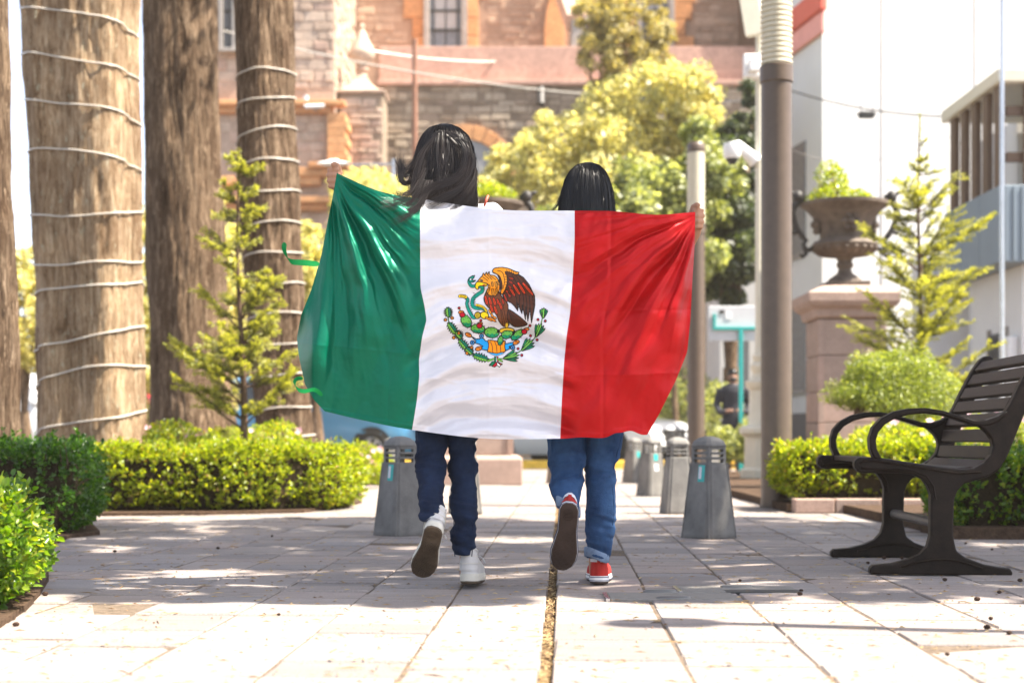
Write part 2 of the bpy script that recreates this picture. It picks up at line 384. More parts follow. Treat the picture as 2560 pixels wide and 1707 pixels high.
for px, py in ((1650, 1482), (1684, 1498), (1842, 1470)):
    x, y = G(px, py); mb = MB(); mb.lathe([(0.06, -0.004), (0.058, 0.006), (0.05, 0.009), (0.0, 0.0095)], 24, (x, y, 0.003)); 
    mb.v = [(a, y + (b - y) * 0.45, c) for a, b, c in mb.v]; mb.build('lug', M['lug'], ac, smooth=40)

# planting beds: soil sheets with a stone edge on the right
def bed(name, poly, z=0.02):
    n = len(poly); mb = MB(); mb.add([(x, y, z) for x, y in poly] + [(x, y, -0.05) for x, y in poly],
        [tuple(range(n))] + [(i, n + i, n + (i + 1) % n, (i + 1) % n) for i in range(n)])
    o = mb.build(name, M['soil']); tag(o, kind='structure'); return o
lb = [G(-60, 1585), G(0, 1572), G(60, 1530), G(100, 1490), G(122, 1450), G(118, 1400), G(125, 1365), G(180, 1343), G(250, 1336), G(228, 1312), G(215, 1291)]
lb2 = [G(235, 1289), G(500, 1287), G(760, 1281), G(860, 1270), G(905, 1258), G(906, 1240), G(880, 1216), G(975, 1211), (-1.25, 19.0), (-3.0, 22), (-14, 24), (-14, 3.6), (-3, 3.4)]
bed('flower_bed_soil', lb + lb2)
bed('planting_bed_soil', [(2.33, 8.02), (9, 8.02), (9, 22.5), (3.0, 22.5), (2.05, 16.8), (1.985, 10.97), (2.36, 10.97)], 0.06)
# pink kerb stones of the right-hand bed
k0 = empty('bed_kerb', (2.5, 10.8, 0), 'low pink stone kerb under the clipped hedge beside the brown lamp post', 'kerb')
for i, (a, b) in enumerate(((1985, 2086), (2087, 2201), (2202, 2322), (2323, 2440))):
    x0, x1 = (a - CX) / F * 10.85, (b - CX) / F * 10.85
    MB().box(x0 + 0.003, x1 - 0.003, 10.82 - 0.02 * (i == 3), 10.96, 0, 0.1 - 0.01 * (i == 3)).build('kerb_stone', M['cantera'], k0, bevel=0.008)
# road behind, with yellow kerb
mb = MB(); mb.add([path(27.25, -40, 0.03), path(27.25, 40, 0.03), path(41, 40, 0.03), path(41, -40, 0.03)], [(0, 1, 2, 3)])
o = mb.build('road', M['asphalt']); tag(o, kind='structure')
kb = empty('road_kerb', path(27.2, -1), 'yellow painted kerb along the road behind the bollards', 'kerb')
for i in range(-8, 9):
    c0, c1 = path(27.1, i * 1.5 + 0.005), path(27.1, i * 1.5 + 1.495)
    mb = MB(); cc = (c0 + c1) / 2
    mb.obox(cc + Vector((0, 0, 0.06)), RV * 0.742, DV * 0.09, UP * 0.09); mb.build('kerb_stone', M['yellow'], kb, bevel=0.02)
# ------------------------------------------------------------------ plants
def leaves(name, C, D, Nn, S, W, mat, parent=None, kind4=False):
    """leaf blades: centre C, direction D, normal Nn (n,3); length S, width W (n)"""
    C = np.asarray(C, float); n = len(C)
    D = D / (np.linalg.norm(D, axis=1, keepdims=True) + 1e-9)
    B = np.cross(Nn, D); B /= (np.linalg.norm(B, axis=1, keepdims=True) + 1e-9); Nn = np.cross(D, B)
    S = np.asarray(S)[:, None]; W = np.asarray(W)[:, None]
    base = C - D * S * 0.5; tip = C + D * S * 0.5
    if kind4:                                          # rounded leaf, folded along the midrib
        f = Nn * W * 0.25
        l1 = C - D * S * 0.2 + B * W * 0.5 + f; l2 = C + D * S * 0.22 + B * W * 0.42 + f
        r1 = C - D * S * 0.2 - B * W * 0.5 + f; r2 = C + D * S * 0.22 - B * W * 0.42 + f
        V = np.stack([base, l1, l2, tip, r2, r1], 1).reshape(-1, 3)
        k = (np.arange(n) * 6)[:, None]
        Fq = np.concatenate([k + np.array([0, 3, 2, 1]), k + np.array([0, 5, 4, 3])], 0)
        Fq = Fq[np.argsort(np.concatenate([np.arange(n), np.arange(n)]), kind='stable')]
    else:
        f = Nn * W * 0.2
        V = np.stack([base, C + B * W * 0.5 + f, tip, C - B * W * 0.5 + f], 1).reshape(-1, 3)
        k = (np.arange(n) * 4)[:, None]; Fq = k + np.array([0, 3, 2, 1])
    return np_mesh(name, V, Fq, mat, parent, smooth=False)
def rvec(r, n):
    v = r.normal(size=(n, 3)); return v / np.linalg.norm(v, axis=1, keepdims=True)
LM = {}
LM['box'] = leafy('box leaf', [(0, (0.035, 0.09, 0.008)), (0.5, (0.085, 0.16, 0.012)), (0.85, (0.16, 0.24, 0.018)), (1, (0.26, 0.27, 0.03))], (1.0, 1.0, 0.2), 0.3, 0.42)
LM['boxy'] = leafy('yellow box leaf', [(0, (0.09, 0.14, 0.010)), (0.4, (0.20, 0.26, 0.014)), (0.9, (0.34, 0.37, 0.025)), (1, (0.26, 0.16, 0.07))], (1.0, 0.95, 0.15), 0.3, 0.5)
LM['boxg'] = leafy('deep box leaf', [(0, (0.018, 0.06, 0.006)), (0.5, (0.045, 0.11, 0.010)), (1, (0.10, 0.19, 0.02))], (0.85, 1.0, 0.25), 0.3, 0.38)
LM['shrub'] = leafy('round shrub leaf', [(0, (0.06, 0.085, 0.014)), (0.5, (0.17, 0.21, 0.035)), (1, (0.33, 0.36, 0.08))], (1.0, 1.0, 0.3), 0.45, 0.4)
LM['fir'] = leafy('fir needle', [(0, (0.05, 0.065, 0.018)), (0.6, (0.12, 0.14, 0.03)), (1, (0.22, 0.21, 0.05))], (1.0, 0.95, 0.35), 0.5, 0.35)
LM['firtip'] = leafy('young fir needle', [(0, (0.22, 0.25, 0.05)), (1, (0.40, 0.39, 0.09))], (1.0, 0.95, 0.3), 0.5, 0.42)
LM['gold'] = leafy('golden tree leaf', [(0, (0.20, 0.20, 0.07)), (0.4, (0.40, 0.39, 0.15)), (1, (0.60, 0.56, 0.28))], (1.0, 0.93, 0.5), 0.45, 0.42)
LM['green'] = leafy('tree leaf', [(0, (0.07, 0.09, 0.022)), (0.5, (0.20, 0.23, 0.07)), (1, (0.48, 0.50, 0.24))], (1.0, 0.96, 0.4), 0.38, 0.38)
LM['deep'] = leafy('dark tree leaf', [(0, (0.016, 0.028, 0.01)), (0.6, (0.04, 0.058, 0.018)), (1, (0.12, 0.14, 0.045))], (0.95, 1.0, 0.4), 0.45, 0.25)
LM['olive'] = leafy('olive cypress leaf', [(0, (0.16, 0.145, 0.05)), (0.6, (0.33, 0.29, 0.10)), (1, (0.48, 0.42, 0.17))], (1.0, 0.9, 0.35), 0.55, 0.35)
LM['flower'] = leafy('pink petal', [(0, (0.65, 0.18, 0.36)), (0.5, (0.75, 0.42, 0.55)), (1, (0.78, 0.68, 0.74))], (1, 0.7, 0.8), 0.5, 0.3)

def hedge(name, label, poly, z0, h, n, leaf, mat, seed, core=True, size=(0.016, 0.028), extra=None):
    """clipped hedge over a ground outline; leaves sit on its skin in short shoots"""
    r = np.random.RandomState(seed); poly = [Vector((x, y, 0)) for x, y in poly]; m = len(poly)
    root = empty(name, (sum(p.x for p in poly) / m, sum(p.y for p in poly) / m, z0), label, 'hedge', 'clipped box hedges')
    c = Vector((sum(p.x for p in poly) / m, sum(p.y for p in poly) / m, 0))
    def inset(q, d): return [p + (c - p).normalized() * d for p in q]
    cr = MB(); a, b = inset(poly, 0.10), inset(poly, 0.17)
    cr.loft([[p + UP * (z0) for p in a], [p + UP * (z0 + h * 0.8) for p in a], [p + UP * (z0 + h - 0.07) for p in b]])
    if (poly[1] - poly[0]).cross(poly[2] - poly[1]).z < 0: cr.f = [f[::-1] for f in cr.f]
    cr.build('dark_core', M['hedgecore'], root)  # solid dark block against see-through; the hedge's inner darkness is its colour
    # sample sides by length, top by area
    edges = [(poly[i], poly[(i + 1) % m]) for i in range(m)]
    if (poly[1] - poly[0]).cross(poly[2] - poly[1]).z > 0: sgn = 1
    else: sgn = -1
    lens = np.array([(q - p).length for p, q in edges]); per = lens.sum()
    xs = [p.x for p in poly]; ys = [p.y for p in poly]; area = abs(sum(xs[i] * ys[(i + 1) % m] - xs[(i + 1) % m] * ys[i] for i in range(m))) / 2
    ns = int(n * per * h / (per * h + area)); nt = n - ns
    C, O = [], []
    pick = r.choice(m, ns, p=lens / per); t = r.rand(ns); zz = r.rand(ns)
    for i in range(ns):
        p, q = edges[pick[i]]; d = (q - p).normalized(); out = Vector((d.y, -d.x, 0)) * sgn
        zr = zz[i]; bul = 0.05 * math.sin(PI * min(1, zr * 1.05)) - 0.05 * max(0, zr - 0.8) / 0.2
        low = -0.06 * max(0, 0.16 - zr) / 0.16
        pp = p.lerp(q, t[i]) + out * (bul + low - abs(r.normal()) * 0.035)
        C.append((pp.x, pp.y, z0 + 0.015 + zr * h)); O.append((out.x, out.y, 0.35 + 0.6 * (zr > 0.85)))
    k = 0
    bb = (min(xs), max(xs), min(ys), max(ys))
    def inside(x, y):
        w = False; j = m - 1
        for i in range(m):
            if (ys[i] > y) != (ys[j] > y) and x < (xs[j] - xs[i]) * (y - ys[i]) / (ys[j] - ys[i]) + xs[i]: w = not w
            j = i
        return w
    while k < nt:
        x, y = r.uniform(bb[0], bb[1]), r.uniform(bb[2], bb[3])
        if inside(x, y):
            C.append((x, y, z0 + h + r.normal() * 0.018 - abs(r.normal()) * 0.012)); O.append((0, 0, 1)); k += 1
    C = np.array(C); O = np.array(O)
    thin = fbm(C[:, 0] * 9 + seed * 3, C[:, 1] * 9, C[:, 2] * 9, 3); keep = (thin > 0.29 + 0.05 * r.rand(len(C))) | (O[:, 2] > .9); C, O = C[keep], O[keep]
    deep_ = r.rand(len(C)) < .3; C = np.concatenate([C, C[deep_] - O[deep_] * r.uniform(.04, .09, (deep_.sum(), 1))]); O = np.concatenate([O, O[deep_]])
    # bare twigs showing through the gaps, stray shoots on top
    tw = MB(); rr = random.Random(seed)
    for i in range(0, len(C), 34):
        c = Vector(C[i]); e = Vector(O[i]).normalized(); q = Vector((rr.uniform(-1, 1), rr.uniform(-1, 1), rr.uniform(-.2, 1))).normalized()
        tw.tube([c - e * .10, c - e * .03 + q * .02, c + q * .05 - e * .005], [.004, .003, .0012], 4, cap=False)
    tag(tw.build('twigs', M['wood'], root), kind='stuff')
    # lumpy growth
    nz = fbm(C[:, 0] * 5 + seed, C[:, 1] * 5, C[:, 2] * 5) - 0.47; C += O * (nz * 0.16)[:, None]
    # each point is a shoot of a few leaves
    st = r.rand(len(C)) < .035; C = C + O * np.where(st, r.uniform(.02, .06, len(C)), 0)[:, None]
    q = 5; C2 = np.repeat(C, q, 0); O2 = np.repeat(O, q, 0); nn = len(C2)
    sd = rvec(r, nn); D = O2 * 0.9 + sd; C2 = C2 + sd * r.uniform(0.004, 0.022, (nn, 1)) + O2 * r.uniform(-0.03, 0.02, (nn, 1))
    S = r.uniform(size[0] * .7, size[1] * 1.1, nn); Nv = O2 + rvec(r, nn) * 0.9 + np.array([0, 0, 0.5])
    tag(leaves('foliage', C2, D, Nv, S, S * r.uniform(0.5, 0.72, nn), LM[mat], root, leaf), kind='stuff')
    return root
M['hedgecore'] = plain('hedge inner dark', (0.035, 0.026, 0.016), 0.95, 0.05, vary=0.6, scale=40, bump=1.0, bscale=60)
hedge('box_hedge', 'bright near hedge cut off by the lower left corner of the picture', [(-2.5, 4.42), (-1.55, 4.38), (-1.46, 4.48), (-1.57, 4.9), (-1.72, 5.25), (-2.6, 5.4)], 0.02, 0.33, 5200, True, 'box', 1, size=(0.018, 0.032))
hedge('box_hedge', 'dark green rounded hedge behind the near left hedge', [(-4.2, 7.9), (-2.45, 8.0), (-2.30, 8.2), (-2.38, 8.7), (-2.62, 9.3), (-4.4, 9.5)], 0.02, 0.47, 5200, True, 'boxg', 2, size=(0.018, 0.03))
hedge('box_hedge', 'long yellow green clipped hedge running from the trunks to the left bollard', [(-2.98, 10.72), (-2.0, 10.78), (-1.3, 11.15), (-1.14, 11.6), (-1.25, 12.0), (-2.1, 11.75), (-3.1, 11.6)], 0.02, 0.44, 6200, True, 'boxy', 3, size=(0.018, 0.032))
hedge('box_hedge', 'yellow green clipped hedge on a pink stone kerb behind the bench', [(1.98, 11.0), (3.1, 11.0), (3.15, 11.7), (2.0, 11.7)], 0.1, 0.38, 4200, True, 'boxy', 4, size=(0.018, 0.032))
hedge('box_hedge', 'tall dark hedge at the right edge behind the bench', [(2.38, 8.2), (3.9, 8.1), (4.0, 8.9), (2.42, 8.9)], 0.03, 0.42, 4800, True, 'box', 5, size=(0.018, 0.032))

def blob_leaves(r, ell, n, depth=0.45):
    """points through the outer part of an ellipsoid (cx,cy,cz,rx,ry,rz)"""
    v = rvec(r, n); s = 1 - r.rand(n) ** 1.6 * depth
    return np.array(ell[:3]) + v * s[:, None] * np.array(ell[3:]), v
def bush(name, label, cat, ells, n, mat, seed, size=0.05, width=0.55, group=None, core=None, flowers=0, kind4=False, rough=0.1, parts=('foliage',), stems=True):
    r = np.random.RandomState(seed)
    zb = min(e[2] - e[5] for e in ells); root = empty(name, (np.mean([e[0] for e in ells]), np.mean([e[1] for e in ells]), max(0, zb)), label, cat, group)
    vol = np.array([e[3] * e[4] + e[3] * e[5] + e[4] * e[5] for e in ells]); vol = vol / vol.sum()
    Cs, Vs = [], []
    for e, w in zip(ells, vol):
        c, v = blob_leaves(r, e, max(10, int(n * w))); Cs.append(c); Vs.append(v)
    C = np.concatenate(Cs); V = np.concatenate(Vs); nn = len(C)
    C = C + V * ((fbm(C[:, 0] * 2.2 / (rough * 10), C[:, 1] * 2.2, C[:, 2] * 2.2) - 0.47) * rough * 4)[:, None]
    C[:, 2] = np.maximum(C[:, 2], 0.03)
    D = V * 0.8 + rvec(r, nn); S = r.uniform(0.6, 1.3, nn) * size
    tag(leaves('foliage', C, D, V + rvec(r, nn) * 1.1 + np.array([0, 0, 0.4]), S, S * width, LM[mat], root, kind4), kind='stuff')
    if stems:
        mb = MB(); rr = random.Random(seed)
        for e in ells:
            b = Vector((e[0], e[1], max(0.0, e[2] - e[5] * 1.02)))
            for k in range(4):
                t = Vector((e[0] + rr.uniform(-.55, .55) * e[3], e[1] + rr.uniform(-.5, .5) * e[4], e[2] + rr.uniform(0, .5) * e[5]))
                mb.tube([b + Vector((rr.uniform(-.03, .03), 0, 0)), b.lerp(t, 0.5) + Vector((rr.uniform(-.05, .05), 0, 0)), t], [0.02 * e[3] + 0.006, 0.012 * e[3] + 0.004, 0.003], 5)
        tag(mb.build('branches', M['wood'], root, smooth=60), kind='stuff')
    if flowers:
        fm = MB(); rr = random.Random(seed + 1); fl = []
        for k in range(flowers):
            e = rr.choice(ells); t = rr.uniform(PI, 2 * PI); u = rr.uniform(0.05, 1.0)
            c = Vector((e[0] + e[3] * math.cos(t) * math.sqrt(1 - u * u * .8), e[1] + e[4] * math.sin(t) * math.sqrt(1 - u * u * .8), e[2] + e[5] * u * 1.02))
            s = rr.uniform(0.022, 0.04); ax = Vector((rr.uniform(-.5, .5), -1, rr.uniform(0.1, 1))).normalized(); x = ax.cross(UP).normalized(); y = ax.cross(x)
            vs = [c]; fs = []
            for p in range(5):
                a0, a1 = p * 2 * PI / 5, (p + 0.8) * 2 * PI / 5; am = (a0 + a1) / 2; i = len(vs)
                vs += [c + (x * math.cos(a0) + y * math.sin(a0)) * s * .8 + ax * .006, c + (x * math.cos(am) + y * math.sin(am)) * s + ax * .01, c + (x * math.cos(a1) + y * math.sin(a1)) * s * .8 + ax * .006]
                fs.append((0, i, i + 1, i + 2))
            mesh_obj('blossom', vs, fs, LM['flower'], root)
    return root
def eb(px, py, d, rx, ry, dy=None):                    # ellipsoid from a photo spot and half sizes in photo pixels
    c = P(px, py, d); s = d / F
    return (c.x, c.y, c.z, rx * s, (dy if dy is not None else rx * s), ry * s)
# flowering plants behind and beside the long hedge
bush('flowering_shrub', 'leafy pink flowered shrub between long hedge and left bollard', 'shrub', [eb(915, 1160, 16.2, 46, 52, 0.3), eb(950, 1168, 16.4, 32, 42, 0.25)], 2600, 'boxy', 21, 0.035, 0.55, kind4=True, flowers=16, rough=0.05)
bush('flowering_shrub', 'low leafy plants at the foot of the left fir sapling', 'shrub', [eb(430, 1105, 12.4, 75, 48, 0.3), eb(560, 1110, 12.5, 80, 42, 0.3), eb(680, 1105, 12.6, 80, 45, 0.3)], 4200, 'boxy', 22, 0.04, 0.4, kind4=True, flowers=9, rough=0.06)
bush('flowering_shrub', 'flower bed plants with pink blossoms behind the bench armrests', 'shrub', [eb(2230, 1110, 12.4, 110, 62, 0.4), eb(2400, 1100, 12.6, 110, 66, 0.4), eb(2560, 1095, 12.6, 110, 72, 0.4)], 6500, 'boxy', 23, 0.05, 0.3, kind4=True, flowers=14, rough=0.06)
bush('round_shrub', 'rounded pale green shrub behind the bench backrest', 'shrub', [eb(2215, 960, 13.4, 115, 76, 0.5), eb(2310, 980, 13.4, 88, 66, 0.5), eb(2140, 985, 13.3, 78, 50, 0.4), eb(2180, 925, 13.4, 70, 48, 0.35), eb(2270, 920, 13.4, 66, 46, 0.35), eb(2230, 1010, 13.2, 120, 42, 0.4)], 24000, 'shrub', 24, 0.036, 0.30, rough=0.13)
bush('garden_shrub', 'small hedge shrub left of the white ornate lamp base', 'shrub', [eb(1812, 1110, 20.5, 42, 48, 0.3), eb(1860, 1105, 20.6, 30, 52, 0.3)], 2600, 'green', 25, 0.06, 0.5, rough=0.05)
bush('garden_shrub', 'green shrub mass behind the rear bollards and silver car', 'shrub', [eb(1720, 1010, 33, 80, 85, 0.9), eb(1800, 1030, 26, 60, 80, 0.8), eb(1640, 980, 33, 70, 90, 0.9)], 6500, 'green', 26, 0.10, 0.5, rough=0.1)

# fir saplings
def fir(name, label, px, d, base_y, top_y, spread, n_whorl, seed, sparse_top=0.0, dens_=1.0):
    rr = random.Random(seed); b = P(px, base_y, d); b.z = 0.02; top = P(px + rr.uniform(-8, 8), top_y, d); hgt = top.z - b.z
    root = empty(name, b, label, 'tree', 'fir saplings')
    mb = MB(); pts = [b.lerp(top, t) + Vector((0.02 * math.sin(t * 7 + seed), 0.02 * math.cos(t * 5), 0)) for t in [i / 12 for i in range(13)]]
    mb.tube(pts, [0.032 * (1 - t / 12) + 0.004 for t in range(13)], 8); mb.build('trunk', M['wood'], root, smooth=60)
    br = MB(); C, D, Nn, S = [], [], [], []; C2, D2, N2, S2 = [], [], [], []
    def needles(p0, p1, dens, tip):
        L = (p1 - p0).length; k = max(2, int(L * dens * dens_)); ax = (p1 - p0).normalized()
        for i in range(k):
            t = (i + rr.random()) / k; a = rr.random() * 2 * PI; x = ax.cross(UP); x = x.normalized() if x.length > 1e-3 else Vector((1, 0, 0)); y = ax.cross(x)
            d = ax * 0.75 + (x * math.cos(a) + y * math.sin(a)); s = rr.uniform(0.020, 0.036)
            q = (C2, D2, N2, S2) if (tip and t > 0.45) else (C, D, Nn, S)
            q[0].append(p0.lerp(p1, t) + d.normalized() * s * .5); q[1].append(d); q[2].append(x * math.sin(a) - y * math.cos(a) + UP * .3); q[3].append(s)
    for w in range(n_whorl):
        t = (w + rr.random() * 0.5) / n_whorl; z = 0.16 + 0.82 * t
        if z > 0.97: continue
        p = b.lerp(top, z); prof = rr.uniform(.6, 1.25) * spread * ((1 - z) ** 0.75 * 1.05 + 0.08) * (0.55 + 0.45 * min(1, z / 0.3))
        if sparse_top and z > 1 - sparse_top:
            if rr.random() < 0.3: continue
            prof *= .55
        nb = rr.choice((2, 4, 5, 6))
        for k in range(nb):
            a = rr.random() * 2 * PI; L = prof * rr.uniform(0.45, 1.25); up = rr.uniform(0.2, 1.1)
            e = p + Vector((math.cos(a), math.sin(a), up)).normalized() * L; m_ = p.lerp(e, 0.5) + UP * (-0.04 * L)
            br.tube([p, m_, e], [0.009 * (1 - z) + 0.004, 0.004, 0.0018], 4, cap=False)
            needles(m_.lerp(p, 0.4), e, 300, True)
            for q in range(int((4 + L * 24) * dens_)):
                u = rr.uniform(0.2, 1.0); s0 = p.lerp(e, u); a2 = a + rr.choice((-1, 1)) * rr.uniform(0.4, 1.1)
                e2 = s0 + Vector((math.cos(a2), math.sin(a2), rr.uniform(0.0, 0.7))).normalized() * L * rr.uniform(0.18, 0.42)
                br.tube([s0, e2], [0.0025, 0.0012], 3, cap=False); needles(s0, e2, 320, True)
    needles(b.lerp(top, 0.86), top, 260, True)
    tag(br.build('branches', M['wood'], root), kind='stuff')
    tag(leaves('needles', np.array(C), np.array(D), np.array(Nn), np.array(S), np.array(S) * 0.22, LM['fir'], root), kind='stuff')
    tag(leaves('young_needles', np.array(C2), np.array(D2), np.array(N2), np.array(S2) * 1.1, np.array(S2) * 0.26, LM['firtip'], root), kind='stuff')
fir('fir_sapling', 'young fir tree in front of the wrapped trunk beside the flag', 606, 11.9, 1240, 372, 0.56, 21, 31, 0, 1.15)
fir('fir_sapling', 'slender pale fir tree behind the bench and round shrub', 2297, 14.6, 1230, 285, 0.86, 20, 37, 0.25, 1.05)

# ------------------------------------------------------------------ trees
def bark_mat(name, dark, mid, light):
    m, nt, b = nodes(name); lk = nt.links.new
    wv = coords(nt, (3, 3, 3)); nw = N(nt, 'ShaderNodeTexNoise', i_Scale=1.0, i_Detail=3.0); lk(wv, nw.inputs['Vector'])
    def warped(sc, amt):
        v = coords(nt, sc); ml = N(nt, 'ShaderNodeVectorMath', operation='SCALE'); ml.inputs['Scale'].default_value = amt; lk(nw.outputs['Color'], ml.inputs[0])
        ad = N(nt, 'ShaderNodeVectorMath', operation='ADD'); lk(v, ad.inputs[0]); lk(ml.outputs[0], ad.inputs[1]); return ad.outputs[0]
    n1 = N(nt, 'ShaderNodeTexNoise', i_Scale=1.0, i_Detail=10.0, i_Roughness=0.78); lk(warped((38, 38, 2.6), 3.0), n1.inputs['Vector'])
    r = ramp(nt, [(0.36, dark), (0.5, mid), (0.63, light)]); lk(n1.outputs['Fac'], r.inputs['Fac'])
    n2 = N(nt, 'ShaderNodeTexNoise', i_Scale=1.0, i_Detail=6.0, i_Roughness=.6); lk(warped((3.2, 3.2, 1.7), .6), n2.inputs['Vector'])
    r2 = ramp(nt, [(0.36, (0.62, 0.56, 0.52)), (0.5, (1, 1, 1)), (0.64, (1.3, 1.28, 1.25))]); lk(n2.outputs['Fac'], r2.inputs['Fac'])
    a = N(nt, 'ShaderNodeMix', data_type='RGBA', blend_type='MULTIPLY'); a.inputs[0].default_value = 1
    lk(r.outputs['Color'], a.inputs[6]); lk(r2.outputs['Color'], a.inputs[7])
    n4 = N(nt, 'ShaderNodeTexNoise', i_Scale=1.0, i_Detail=5.0, i_Roughness=.7); lk(warped((34, 34, 9), 2.0), n4.inputs['Vector'])
    r4 = ramp(nt, [(0.60, (0, 0, 0)), (0.68, (.8, .8, .8))]); lk(n4.outputs['Fac'], r4.inputs['Fac'])
    fl = N(nt, 'ShaderNodeMix', data_type='RGBA'); lk(r4.outputs['Color'], fl.inputs[0]); lk(a.outputs[2], fl.inputs[6]); fl.inputs[7].default_value = rgb([min(.62, x * 1.35) for x in light]); lk(fl.outputs[2], b.inputs['Base Color'])
    b.inputs['Roughness'].default_value = 0.9; b.inputs['Specular IOR Level'].default_value = 0.15
    n3 = N(nt, 'ShaderNodeTexNoise', i_Scale=1.0, i_Detail=7.0, i_Roughness=0.75); lk(warped((64, 64, 5.5), 3.0), n3.inputs['Vector'])
    bp = N(nt, 'ShaderNodeBump', i_Strength=1.0, i_Distance=0.05); lk(n3.outputs['Fac'], bp.inputs['Height']); lk(bp.outputs['Normal'], b.inputs['Normal'])
    return m
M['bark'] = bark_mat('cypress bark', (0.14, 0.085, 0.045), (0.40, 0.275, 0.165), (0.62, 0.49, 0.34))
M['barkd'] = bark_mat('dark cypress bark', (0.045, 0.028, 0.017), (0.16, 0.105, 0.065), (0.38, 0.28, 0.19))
def trunk_radius(th, z, r0, seed, lobes):
    x, y = np.cos(th) * r0, np.sin(th) * r0
    rib = fbm(x * 26 + seed + 1.5 * np.sin(z * 1.7), y * 26, z * 1.5, 5); rib = (1 - np.abs(2 * rib - 0.94) * 1.7)
    big = fbm(x * 5 + seed, y * 5, z * 0.8 + 3, 4) - 0.45
    lob = sum(a * np.cos(k * th + ph + 0.15 * np.sin(z * 0.9)) for k, a, ph in lobes)
    flare = 0.16 * np.exp(-np.maximum(z, 0) / 0.28)
    return r0 * (1 + lob + flare * (1 + 0.5 * np.cos(5 * th + seed))) + 0.020 * rib + 0.13 * big
def big_tree(name, label, prof, d, lobes, seed, mat, htop, crown):
    """prof: (py, left, right) photo outline; straight trunk with furrowed bark, boughs and a crown high above"""
    pts = sorted([(P(0, y, d).z, (l + r) / 2, (r - l) / 2) for y, l, r in prof])
    zs = np.array([p[0] for p in pts]); xs = np.array([(p[1] - CX) / F * d for p in pts]); rs = np.array([p[2] / F * d for p in pts])
    z = np.concatenate([np.linspace(0, 5, 190), np.linspace(5.05, htop, 60)]); th = np.linspace(0, 2 * PI, 181)[:-1]
    Z, T = np.meshgrid(z, th, indexing='ij'); ax = np.interp(Z, zs, xs); r0 = np.interp(Z, zs, rs) * np.where(Z > zs[-1], 1 - 0.6 * (Z - zs[-1]) / (htop - zs[-1]), 1)
    R = trunk_radius(T, Z, r0 * 0.93, seed, lobes)
    V = np.stack([ax + np.cos(T) * R, d + np.sin(T) * R, Z], -1).reshape(-1, 3); n = len(th); m = len(z)
    i, j = np.meshgrid(np.arange(m - 1), np.arange(n), indexing='ij'); j2 = (j + 1) % n
    Fq = np.stack([i * n + j, i * n + j2, (i + 1) * n + j2, (i + 1) * n + j], -1).reshape(-1, 4)
    root = empty(name, (float(np.interp(0, zs, xs)), d, 0), label, 'tree', 'old cypress trees')
    np_mesh('trunk', V, Fq, M[mat], root)
    rr = random.Random(seed); mb = MB(); xc = float(np.interp(htop, zs, xs)); ells = []
    for k in range(9):
        a = rr.random() * 2 * PI; z0 = htop - rr.uniform(0.3, 3.0); L = crown * rr.uniform(0.5, 1.0)
        p = Vector((xc, d, z0)); e = p + Vector((math.cos(a) * L, math.sin(a) * L, rr.uniform(0.6, 2.5)))
        mb.tube([p, p.lerp(e, .5) + UP * .2, e], [0.12, 0.07, 0.02], 6); ells.append((e.x, e.y, e.z, 1.1, 1.1, 0.8))
    mb.build('boughs', M[mat], root, smooth=60)
    r = np.random.RandomState(seed); C = []; Vv = []
    for e in ells:
        c, v = blob_leaves(r, e, 900, 0.8); C.append(c); Vv.append(v)
    C = np.concatenate(C); Vv = np.concatenate(Vv); nn = len(C)
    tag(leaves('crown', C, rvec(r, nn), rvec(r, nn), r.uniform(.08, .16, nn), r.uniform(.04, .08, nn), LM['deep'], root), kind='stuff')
    return root, (zs, xs, rs, seed, lobes)
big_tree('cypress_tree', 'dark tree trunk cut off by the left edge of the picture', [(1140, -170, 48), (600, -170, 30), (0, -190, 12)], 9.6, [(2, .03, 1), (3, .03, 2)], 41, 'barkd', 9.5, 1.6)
t1, s1 = big_tree('cypress_tree', 'thick pale brown trunk wound with a rope light', [(1240, 95, 378), (1100, 100, 365), (900, 96, 358), (650, 84, 352), (400, 74, 350), (0, 56, 350)], 13.2, [(2, .05, 0.6), (3, .06, 2.2), (5, .05, 5.0), (9, .015, 1)], 42, 'bark', 10.5, 1.7)
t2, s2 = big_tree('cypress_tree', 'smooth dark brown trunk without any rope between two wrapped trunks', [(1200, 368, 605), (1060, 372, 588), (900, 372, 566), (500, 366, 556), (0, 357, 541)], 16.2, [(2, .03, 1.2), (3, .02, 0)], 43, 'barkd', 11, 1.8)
t3, s3 = big_tree('cypress_tree', 'grey brown trunk with closely wound rope beside the fir sapling', [(1200, 640, 800), (1090, 640, 780), (800, 615, 760), (500, 596, 751), (300, 588, 742), (0, 584, 734)], 15.2, [(2, .04, 2.0), (4, .03, 1)], 44, 'barkd', 10.5, 1.7)
